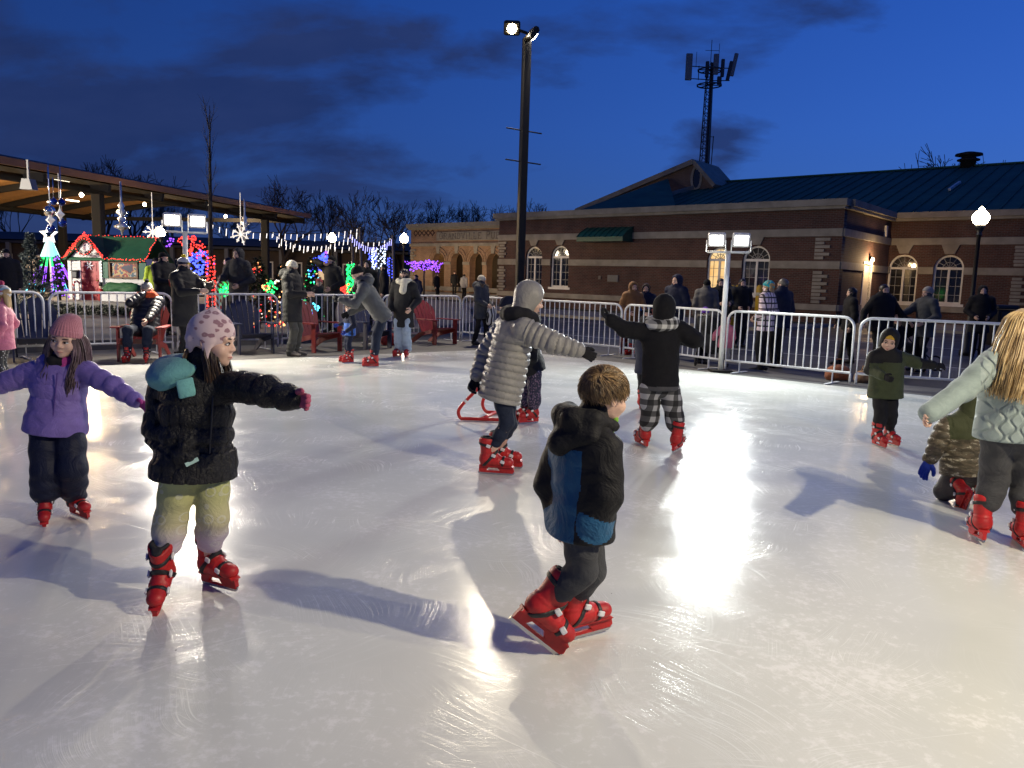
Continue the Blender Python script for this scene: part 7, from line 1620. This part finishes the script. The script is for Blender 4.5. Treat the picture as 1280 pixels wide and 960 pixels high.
def crowd():
    # --- on the ice and deck
    b=base_at(8,488); J=stand(1.28,R(-72),True,True,aL=(.03,.03,-.27),aR=(.05,.02,-.27),hyaw=R(-5))
    st=[cloth('white_stripe_knit',(.6,.58,.57),.95),cloth('blue_stripe_knit',(.25,.42,.52),.95),cloth('pink_stripe_knit',(.5,.07,.14),.95)]
    dot,t,bs=newmat('dotted_leggings'); v=t.n('ShaderNodeTexVoronoi',{'Vector':t.co(),'Scale':34.}); c=t.mix(t.math('LESS_THAN',v.outputs[0],.25),(.012,.012,.014,1),(.4,.4,.4,1)); t.t.links.new(c,bs.inputs['Base Color'])
    figure('child in pink jacket and striped pompom hat at the edge of the ice',b,J,1.28,True,dict(res='mid',jacket=dict(mat=M_pinkj,hem=.08,quilt=(.09,.008),chest=.115,waist=.113,hemr=.122,arm=(.05,.044,.036)),trousers=dict(mat=dot,r=(.055,.042,.036)),feet='skate',gloves=dict(mat=M_black),hat=dict(kind='beanie',mat=st,pom=cloth('pink_pom',(.45,.05,.14),.95),paint=lambda c:np.where((c[:,2]>.66)&(c[:,2]<.74),2,np.where((c[:,2]>=.74)&(c[:,2]<.88),1,0))),hair=dict(kind='long',mat=H_blond)),GK)
    b=base_at(437,453); J=stand(1.06,R(-58),True,True,aR=(.20,.06,-.16),aL=(.05,.10,-.24),hpitch=.1)
    figure('small child in navy and bright blue jacket held by the leaning man',b,J,1.06,True,dict(res='mid',jacket=dict(mat=[M_navy,M_bright],hem=.03,chest=.12,waist=.118,hemr=.122,arm=(.052,.046,.038),paint=lambda c,J,H:((c[:,2]<J['neck'].z-.15*H)&(np.abs((c-A(J['neck']))@A(J['l']))<.13*H)).astype(int)),trousers=dict(mat=M_navy,r=(.055,.045,.04)),feet='skate',gloves=dict(mat=cloth('royal_blue_mitt',(.02,.04,.28),.8)),hat=dict(kind='beanie',mat=M_blackh)),GK)
    b=base_at(468,458); J=stand(1.80,R(-78),False,True,lean=.62,aL=(-.02,.20,-.10),aR=(.02,.12,-.22),hpitch=.35,crouch=.06)
    figure('man in grey jacket and black beanie leaning over the small child',b,J,1.80,False,dict(res='mid',jacket=dict(mat=M_grey,hem=.05,chest=.122,waist=.118,hemr=.12,hooddown=True,wrinkle=.011),trousers=dict(mat=M_dkjean,r=(.062,.046,.040)),feet='skate',gloves=dict(mat=M_black),hat=dict(kind='beanie',mat=M_blackh),scarf=dict(mat=M_black)),GP1)
    b=base_at(504,446); J=stand(1.67,R(-14),False,True,aL=(.03,.10,-.24),aR=(.03,.06,-.27),hpitch=.22,hyaw=R(-2))
    body=figure('woman in long black coat and cream scarf with wide light jeans',b,J,1.67,False,(o:=dict(res='mid',jacket=dict(mat=M_black2,name='coat',hem=.17,chest=.112,waist=.105,hemr=.120,arm=(.05,.044,.036)),trousers=dict(mat=M_ltjean,r=(.062,.056,.058),cut=-.05),feet='skate',hair=dict(kind='long',mat=H_ombre),scarf=dict(mat=M_cream,fat=.8,tails=[((.03,.065,.0),(.02,.085,-.10))]))),GP1)
    HM=o['_J']['HM']; mb=MB()
    for s in(-1,1): mb.lathe(HM@Vector((s*.15,-.30,.86)),[(.0001,0),(.026,.004),(.0001,.01)],10,o['_J']['hR']@Matrix.Rotation(R(70),3,'X'))
    mb.tube([HM@Vector((-.37,.05,.72)),HM@Vector((-.3,-.28,.87)),HM@Vector((.3,-.28,.87)),HM@Vector((.37,.05,.72))],.004,4); sg=mb.build('sunglasses',GLASS,None,loc=b); tag(sg,'dark sunglasses pushed up on the hair of the black coat woman','sunglasses')
    b=base_at(366,444); b.z=-.01; J=stand(1.77,R(78),False,False,aL=(-.04,.17,-.16),aR=(-.04,.17,-.15),hpitch=.38)
    figure('man in dark parka and cream beanie looking at his phone',b,J,1.77,False,o:=dict(res='mid',jacket=dict(mat=[M_dkgreen,M_black2],name='parka',hem=.15,chest=.122,waist=.12,hemr=.126,hooddown=True,wrinkle=.010,paint=lambda c,J,H:(((c-A(J['neck']))@A(J['F']))>.02*H).astype(int)),trousers=dict(mat=M_khaki,r=(.060,.050,.048)),feet=M_tanshoe,hat=dict(kind='beanie',mat=M_creamh)),GS)
    J=o['_J']; ph=(J['wrL']+J['wrR'])/2+J['F']*.10+Zv*.03; mb=MB(); mb.box(ph,(.012,.075,.15),Matrix.Rotation(R(-12),3,'Z')@Matrix.Rotation(R(35),3,'Y'),.004); x=mb.build('phone',M_black_m,None,loc=b); tag(x,'dark phone held by the man in the cream beanie','phone')
    b=base_at(233,452); b.z=-.01; J=stand(1.74,R(70),False,False,aL=(-.02,.24,-.06),aR=(-.03,.22,-.12),hpitch=.12)
    def mich(c): return np.where(c[:,2]<.74,0,np.where((c[:,2]>.80),1,1))
    bb=figure('man in black coat and bobble hat holding up a phone',b,J,1.74,False,o:=dict(res='mid',jacket=dict(mat=M_black2,name='coat',hem=.16,chest=.128,waist=.126,hemr=.132,wrinkle=.010),trousers=dict(mat=M_black,r=(.060,.048,.044)),feet=M_shoe,hat=dict(kind='beanie',mat=[M_navy,kz('white_navy_knit',(.45,.45,.46))],paint=mich,pom=cloth('yellow_pom',(.55,.42,.02),.95))),GS)
    J=o['_J']; HM=J['HM']; mb=MB()
    for a_,b_ in (((-.09,.62),(-.09,.74)),((-.09,.74),(0,.66)),((0,.66),(.09,.74)),((.09,.74),(.09,.62))): mb.beam(HM@Vector((a_[0],-.455,a_[1])),HM@Vector((b_[0],-.455,b_[1])),.008,.008)
    mb.build('hat_letter',mat('yellow_letter',(.6,.42,.02),.6),[c for c in bb.children if c.name.startswith('hat')][0])
    ph=(J['wrL']+J['wrR'])/2+J['F']*.10+Zv*.05; mb=MB(); mb.box(ph,(.012,.16,.078),Matrix.Rotation(R(-20),3,'Z'),.004); x=mb.build('phone',M_black_m,None,loc=b); tag(x,'dark phone held up by the man in the bobble hat','phone')
    b=base_at(600,431); b.z=-.01; J=stand(1.62,R(62),False,False,aL=(-.0,.12,-.24),aR=(.0,.14,-.22),hpitch=.35,step=.07)
    bb=figure('woman in grey parka with fur collar and cream beanie carrying a striped bag',b,J,1.62,False,o:=dict(res='mid',jacket=dict(mat=M_slate,name='parka',hem=.13,chest=.118,waist=.112,hemr=.124,hooddown=True),trousers=dict(mat=M_black,r=(.055,.042,.036)),feet=M_shoe,hat=dict(kind='beanie',mat=M_creamh)),GS)
    J=o['_J']; n=J['neck']; mb=MB(); rg=random.Random(3)
    for i in range(420):
        a=rg.uniform(-2.4,2.4); c=n+(J['l']*math.sin(a)-J['F']*math.cos(a))*.13+Zv*.02; e=Vector((rg.gauss(0,1),rg.gauss(0,1),rg.gauss(0,1))).normalized()*.07; mb.tube([c,c+e],[.006,.001],3,cap=False)
    mb.build('fur_collar',M_fur,bb,fix=False)
    m=bpy.data.materials.get('striped_bag') or newmat('striped_bag')[0]; t=NT(m); bs=m.node_tree.nodes['Principled BSDF']; s=t.n('ShaderNodeSeparateXYZ',{0:t.co()}); c=t.mix(t.math('LESS_THAN',t.math('FRACT',t.math('MULTIPLY',t.math('ADD',s.outputs[0],s.outputs[1]),13.)),.5),(.015,.015,.02,1),(.55,.55,.55,1)); t.t.links.new(c,bs.inputs['Base Color'])
    bl=J['wrL'].lerp(J['wrR'],.4)+J['F']*.05; root=empty('striped_bag',b+bl-Zv*.40); tag(root,'black and white striped bag carried by the woman in the grey parka','bag'); f=Field(.015); f.chain([(0,0,.03),(0,0,.17),(0,0,.30)],[.11,.12,.10],flat=((J['F'].x,J['F'].y,0),1.0)); f.disp(lambda X,Y,Z,U,D:.008*wav(X,Y,Z,26,3)); v,q=f.solve(); link('bag_body',npmesh('bag_body',v,q),m,root); mb=MB(); mb.tube([(-.06,0,.32),(0,0,.42),(.06,0,.32)],.01,6); mb.build('handle',M_black,root,True)
    # seated man
    ch=CH[1].location; b=Vector((ch.x,ch.y,-.01)); J=seated(R(12),1.78); J['elR'],J['wrR']=ik(J['shR'],J['hc']+J['f']*.15-Zv*.09-Vector((.02,0,0)),.165*1.78,.15*1.78,Vector((-1,0,-.8))); J['hR']=Matrix.Rotation(R(38),3,'Z')@Matrix.Rotation(.3,3,'X')
    figure('man in dark puffer and grey pompom hat sitting in the red chair',b,J,1.78,False,dict(res='mid',jacket=dict(mat=nylon('black_puffer',(.014,.014,.02),.4),hem=.02,chest=.12,waist=.125,hemr=.125,quilt=(.08,.014)),trousers=dict(mat=M_dkjean,r=(.062,.05,.042)),feet='skate',hat=dict(kind='beanie',mat=M_greyh,pom=M_black),scarf=dict(mat=cloth('orange_fleece',(.5,.07,.02),.9),fat=1.0)),GS)
    ch=CH[6].location; b=Vector((ch.x,ch.y,-.01)); J=seated(R(-40),1.15,.36,True)
    cm,t,bs=newmat('blue_camouflage'); n=t.noise(t.co(),22,3); c=t.ramp(n,[(0,(.02,.05,.09)),(.45,(.03,.10,.16)),(.52,(.10,.19,.25)),(.6,(.015,.03,.05))]); c.node.color_ramp.interpolation='CONSTANT'; t.t.links.new(c,bs.inputs['Base Color'])
    figure('child in blue camouflage trousers sitting in the red chair by the barrier',b,J,1.15,True,dict(jacket=dict(mat=M_black,hem=.02),trousers=dict(mat=cm),feet='skate',hat=dict(kind='beanie',mat=M_blackh)),GS)
    # --- behind the barriers
    def by(label,px,Y,H,yaw,jm,z=-.06,group=GB,kid=False,hat=None,hair=None,tm=None,aL=DOWN,aR=DOWN,hem=.06,res='far',gl=None,step=0,hp=0,hy=0,skin=0,j=None,**kw):
        J=stand(H,R(yaw),kid,False,aL=aL,aR=aR,step=step,hpitch=hp,hyaw=R(hy)); o=dict(res=res,jacket=dict(mat=jm,hem=hem,**(j or {})),trousers=dict(mat=tm or M_black),feet=M_shoe,skin=skin,**kw)
        if kid: o['jacket'].setdefault('chest',.122); o['jacket'].setdefault('waist',.12); o['jacket'].setdefault('hemr',.125); o['trousers']['r']=(.058,.048,.042)
        if hat: o['hat']=hat
        if hair: o['hair']=hair
        if gl: o['gloves']=dict(mat=gl)
        b=at_(px,Y,z); figure(label,b,J,H,kid,o,group); o['_b']=b; return o
    zp=.17
    by('tall bearded man in dark hooded coat behind the navy chair',298,16.2,1.84,-20,M_dkgrey,zp,hem=.12,hat=dict(kind='hood',mat=M_dkgrey),aL=POCKET,aR=FRONT,res='mid')
    o=by('person in black coat holding a red paper cup',205,15.6,1.70,60,M_black2,zp,hat=dict(kind='beanie',mat=M_blackh),aL=FRONT,aR=FRONT); J=o['_J']
    mb=MB(); q=J['wrR']+J['F']*.07; mb.lathe(q-Zv*.08,[(.032,0),(.042,.13),(.043,.135),(.0001,.136)],12); x=mb.build('paper_cup',mat('red_paper_cup',(.35,.03,.03),.6),None,True,loc=o['_b']); tag(x,'red paper cup in the hand of the black coat person','cup')
    by('person in lime safety vest beside the playhouse',195,21,1.66,30,M_lime,zp,hat=dict(kind='beanie',mat=M_blackh))
    by('man in dark coat with a phone at his ear behind the red chair',415,17.6,1.78,-35,M_black2,zp,aR=EAR,aL=POCKET,hat=dict(kind='beanie',mat=M_blackh),hem=.1,res='mid')
    by('hooded figure in black standing behind the leaning man',459,19.5,1.74,-10,M_black,zp,hat=dict(kind='hood',mat=M_black))
    by('small person in red and white hat near the multicoloured tree',399,19,1.25,0,M_dkgrey,zp,kid=True,hat=dict(kind='beanie',mat=cloth('red_white_knit',(.45,.1,.1),.9)))
    by('woman in dark coat by the frosted spruce',9,17,1.70,40,M_black2,zp,hair=dict(kind='long',mat=H_dark),hat=dict(kind='beanie',mat=M_blackh))
    by('person in dark jacket behind the red lit tree trunk',285,20.5,1.72,-60,M_black,zp,hair=dict(kind='short',mat=H_dark))
    by('person in dark jacket near the blue lights',480,23,1.7,-80,M_black,zp,hair=dict(kind='short',mat=H_dark))
    by('person in navy coat beside the short wound post',520,31,1.68,-30,M_navy,-.06,hair=dict(kind='short',mat=H_dark))
    # portico visitors
    by('person in pale grey jacket in front of the portico arches',580,54,1.72,150,cloth('pale_grey_jacket',(.35,.35,.36),.8),.1,GF,hair=dict(kind='short',mat=H_dark))
    by('person in black walking by the lowest portico arch',546,50,1.75,60,M_black,.07,GF,hair=dict(kind='short',mat=H_dark)); by('person in dark clothes standing in the second arch',568,56,1.7,10,M_black,.3,GF,hair=dict(kind='short',mat=H_dark))
    # right hand side
    fh=lambda m: dict(kind='furhood',mat=m,fur=M_fur)
    by('young woman in tan jacket with fur trimmed hood',792,17.2,1.62,18,M_brownj,aL=FRONT,aR=POCKET,hat=fh(M_brownj),res='mid',hair=dict(kind='short',mat=H_dark)); by('young woman in navy jacket with fur trimmed hood',808,17.5,1.58,-12,M_navy,aL=FRONT,aR=FRONT,hat=fh(M_navy),res='mid',gl=M_bright)
    by('tall man in navy hooded coat turned to the rink',846,16.4,1.80,-50,M_navy,aL=POCKET,aR=POCKET,hat=dict(kind='hood',mat=M_navy),hem=.12,res='mid')
    by('child in purple knit hat and grey coat behind the barrier',884,15.0,1.17,172,M_dkgrey,kid=True,hat=dict(kind='beanie',mat=M_purpleh),hem=.12,res='mid')
    by('toddler in pink jacket and pale trousers behind the flood light mast',912,14.5,1.0,165,M_pinkj,kid=True,tm=cloth('pale_grey_leggings',(.35,.34,.34),.9),hat=dict(kind='beanie',mat=cloth('pink_cap_knit',(.5,.2,.27),.95)),aL=(.12,.05,-.2),res='mid')
    by('person with a grey hooded top and small backpack facing the library',884,18.4,1.74,165,cloth('grey_hoodie',(.13,.125,.12),.9),hat=dict(kind='beanie',mat=M_blackh)); by('person in black jacket standing in front of the lit window',901,19,1.78,5,M_black,aL=FRONT,aR=FRONT,hair=dict(kind='short',mat=H_dark)); by('person in dark coat left of the flood light mast',909,20.5,1.83,-30,M_dkgrey,hair=dict(kind='short',mat=H_dark)); by('person in black coat between the mast and the dark arched window',928,20,1.80,10,M_black,hair=dict(kind='short',mat=H_dark),aL=POCKET,aR=POCKET)
    pp=plaid('white_pink_plaid',(.02,.016,.02),(.06,.045,.05),(.78,.64,.69),9.5,duty=.27)
    by('woman in pink and black plaid jacket and teal knit hat',961,14.3,1.72,-128,pp,hat=dict(kind='beanie',mat=M_tealh),aL=POCKET,aR=POCKET,res='mid',hair=dict(kind='long',mat=H_blond))
    by('man with grey curly hair and dark navy coat behind the plaid jacket woman',979,15.0,1.77,-150,M_navy,hair=dict(kind='short',mat=hairmat('grey_curls',(.06,.055,.05,1),(.22,.2,.18,1))),aL=FRONT)
    by('woman in black walking past the library door',1066,16.2,1.64,-95,M_black,step=.09,hair=dict(kind='long',mat=H_dark),aR=(.05,.08,-.28)); by('broad man in black with both arms held out',1106,15.2,1.72,8,M_black,hair=dict(kind='short',mat=H_dark),aR=(.14,.02,-.26),aL=(.19,.05,-.22),res='mid',j=dict(chest=.14,waist=.14,hemr=.14)); by('woman in slate coat and grey beanie reaching towards the broad man',1161,15.2,1.70,-78,M_slate,hat=dict(kind='beanie',mat=M_greyh),aR=(.0,.26,-.16),aL=(.02,.10,-.22),hem=.1,res='mid')
    by('small child in pink hat between two grown-ups',1127,15.4,1.06,20,M_black,kid=True,hat=dict(kind='beanie',mat=cloth('pink_cap_knit',(.5,.2,.27),.95)))
    by('person in dark hooded coat by the globe street lamp',1230,18.4,1.78,-20,M_black,hat=dict(kind='hood',mat=M_black),hem=.14,aL=POCKET,aR=POCKET)
crowd()
def stroller(px,Y,yaw,label):
    root=empty('stroller',at_(px,Y),yaw); tag(root,label,'stroller','strollers behind the barriers'); mb=MB()
    for s in(-1,1): mb.tube([(s*.25,-.45,.16),(s*.25,.1,.55),(s*.25,.5,1.0)],.014,6); mb.tube([(s*.25,.42,.16),(s*.25,-.05,.6)],.014,6)
    mb.tube([(-.25,.5,1.0),(.25,.5,1.0)],.018,6); mb.build('frame',M_black_m,root,True)
    for x in(-.25,.25):
        for y in(-.45,.42): w=MB(); w.tube([(x,y+.15*math.cos(a),.16+.15*math.sin(a)) for a in [2*PI*k/16 for k in range(16)]],.018,6,closed=True); 
        
        for y in(-.45,.42):
            w=MB(); w.tube([(x,y+.14*math.cos(a),.16+.14*math.sin(a)) for a in [2*PI*k/16 for k in range(16)]],.02,6,closed=True); w.tube([(x-.02,y,.16),(x+.02,y,.16)],.04,8); w.build('wheel',M_black_m,root,True)
    f=Field(.025); f.cone((0,-.2,.42),(0,.15,.45),.2,.2,k=.05,flat=((0,0,1),1.8)); f.cone((0,.15,.45),(0,.28,.85),.2,.2,k=.05,flat=((0,1,0),2.0)); v,q=f.solve(); link('seat',npmesh('seat',v,q),M_dkgrey,root); f=Field(.025); f.ell((0,.12,.82),(.25,.3,.25)); f.ell((0,-.1,.72),(.2,.3,.25),mode='-'); v,q=f.solve(); link('canopy',npmesh('canopy',v,q),M_black,root)
stroller(896,14.9,R(160),'black stroller behind the barrier next to the toddler in pink'); stroller(1143,15.6,R(30),'black stroller between the broad man and the slate coat woman')
root=empty('litter_bin',at_(1256,24)); tag(root,'dark square litter bin in front of the library wing','bin'); mb=MB(); mb.prism_bev((0,0,.55),(.6,.6,1.1),None,.03); mb.build('bin_body',M_dark,root); mb=MB(); mb.prism_bev((0,0,1.18),(.68,.68,.12),None,.03); mb.box((0,-.31,.95),(.36,.03,.16)); mb.build('lid',M_black_m,root)
# ------------------------------------------------------------------ dusk sky
w=bpy.data.worlds.new('World'); scene.world=w; w.use_nodes=True
class WN(NT):
    def __init__(s,w): s.t=w.node_tree
t=WN(w); bg=w.node_tree.nodes['Background']
sky=t.n('ShaderNodeTexSky',sky_type='NISHITA',sun_disc=False,sun_elevation=R(-1.5),sun_rotation=R(60),altitude=200,air_density=1.0,dust_density=.5,ozone_density=4.0)
tc=t.n('ShaderNodeTexCoord'); v=tc.outputs['Generated']; s=t.n('ShaderNodeSeparateXYZ',{0:v}); x,y,z=s.outputs
# clouds live on a plane high above the ground so that they flatten towards the horizon
inv=t.math('DIVIDE',1.0,t.math('ADD',t.math('MAXIMUM',z,0.0),.38)); cb=t.n('ShaderNodeCombineXYZ',{0:t.math('MULTIPLY',x,inv),1:t.math('MULTIPLY',y,inv),2:0.})
mp=t.n('ShaderNodeMapping',{0:cb.outputs[0]}); mp.inputs['Scale'].default_value=(1.5,2.1,1); mp.inputs['Location'].default_value=(3.1,.7,0)
n1=t.noise(mp.outputs[0],1.5,8,.56,.25)
def blob(px,py,rx,ry,amt):
    d=ray(px,py).normalized(); e=ray(px+rx,py).normalized(); f=ray(px,py+ry).normalized(); ax=(e-d).length; az=(f-d).length
    dx=t.math('DIVIDE',t.math('SUBTRACT',x,d.x),ax); dz=t.math('DIVIDE',t.math('SUBTRACT',z,d.z),az); q=t.math('ADD',t.math('MULTIPLY',dx,dx),t.math('MULTIPLY',dz,dz)); return t.math('MULTIPLY',t.math('EXPONENT',t.math('MULTIPLY',q,-1.)),amt)
acc=None
for a in ((120,180,330,110,.30),(380,70,200,80,.27),(20,60,180,70,.18),(885,165,70,28,.24),(585,212,85,24,.24),(770,170,60,14,.10),(1270,130,60,20,.12),(350,160,150,40,.12),(60,230,200,40,.10)):
    q=blob(*a); acc=q if acc is None else t.math('ADD',acc,q)
front=t.math('GREATER_THAN',y,0.); acc=t.math('ADD',t.math('MULTIPLY',acc,front),t.math('MULTIPLY',t.math('SUBTRACT',1.,front),.12))
dens=t.rng(t.math('ADD',t.math('SUBTRACT',t.math('MULTIPLY',n1,1.25),.27),t.math('MULTIPLY',acc,.8)),.44,.62,0,1)
lum=t.noise(mp.outputs[0],2.6,5,.55)
blue=t.n('ShaderNodeVectorMath',{0:sky.outputs[0],1:(.62,.90,1.35)},operation='MULTIPLY')
w['_']=0; del w['_']
skyc=t.ramp(z,[(0.0,(.030,.085,.30)),(.18,(.022,.085,.36)),(.42,(.008,.058,.31)),(1.0,(.004,.03,.18))])
side=t.rng(x,-.6,.55,.55,1.38); skyc2=t.n('ShaderNodeVectorMath',{0:skyc},operation='SCALE'); t.t.links.new(side,skyc2.inputs['Scale'])
comb=t.n('ShaderNodeMix',{0:.25,6:skyc2.outputs[0],7:blue.outputs[0]},data_type='RGBA')
cl=t.mix(lum,(.007,.019,.085,1),(.026,.044,.14,1))
fin=t.mix(t.math('MULTIPLY',dens,.85),comb.outputs[2],cl)
t.t.links.new(fin,bg.inputs[0]); bg.inputs[1].default_value=1.0
scene.cycles.use_denoising=True; scene.cycles.max_bounces=6; scene.cycles.diffuse_bounces=3; scene.cycles.glossy_bounces=3; scene.cycles.transmission_bounces=2
scene.cycles.sample_clamp_indirect=4; scene.cycles.use_light_tree=True; scene.cycles.caustics_reflective=False; scene.cycles.caustics_refractive=False
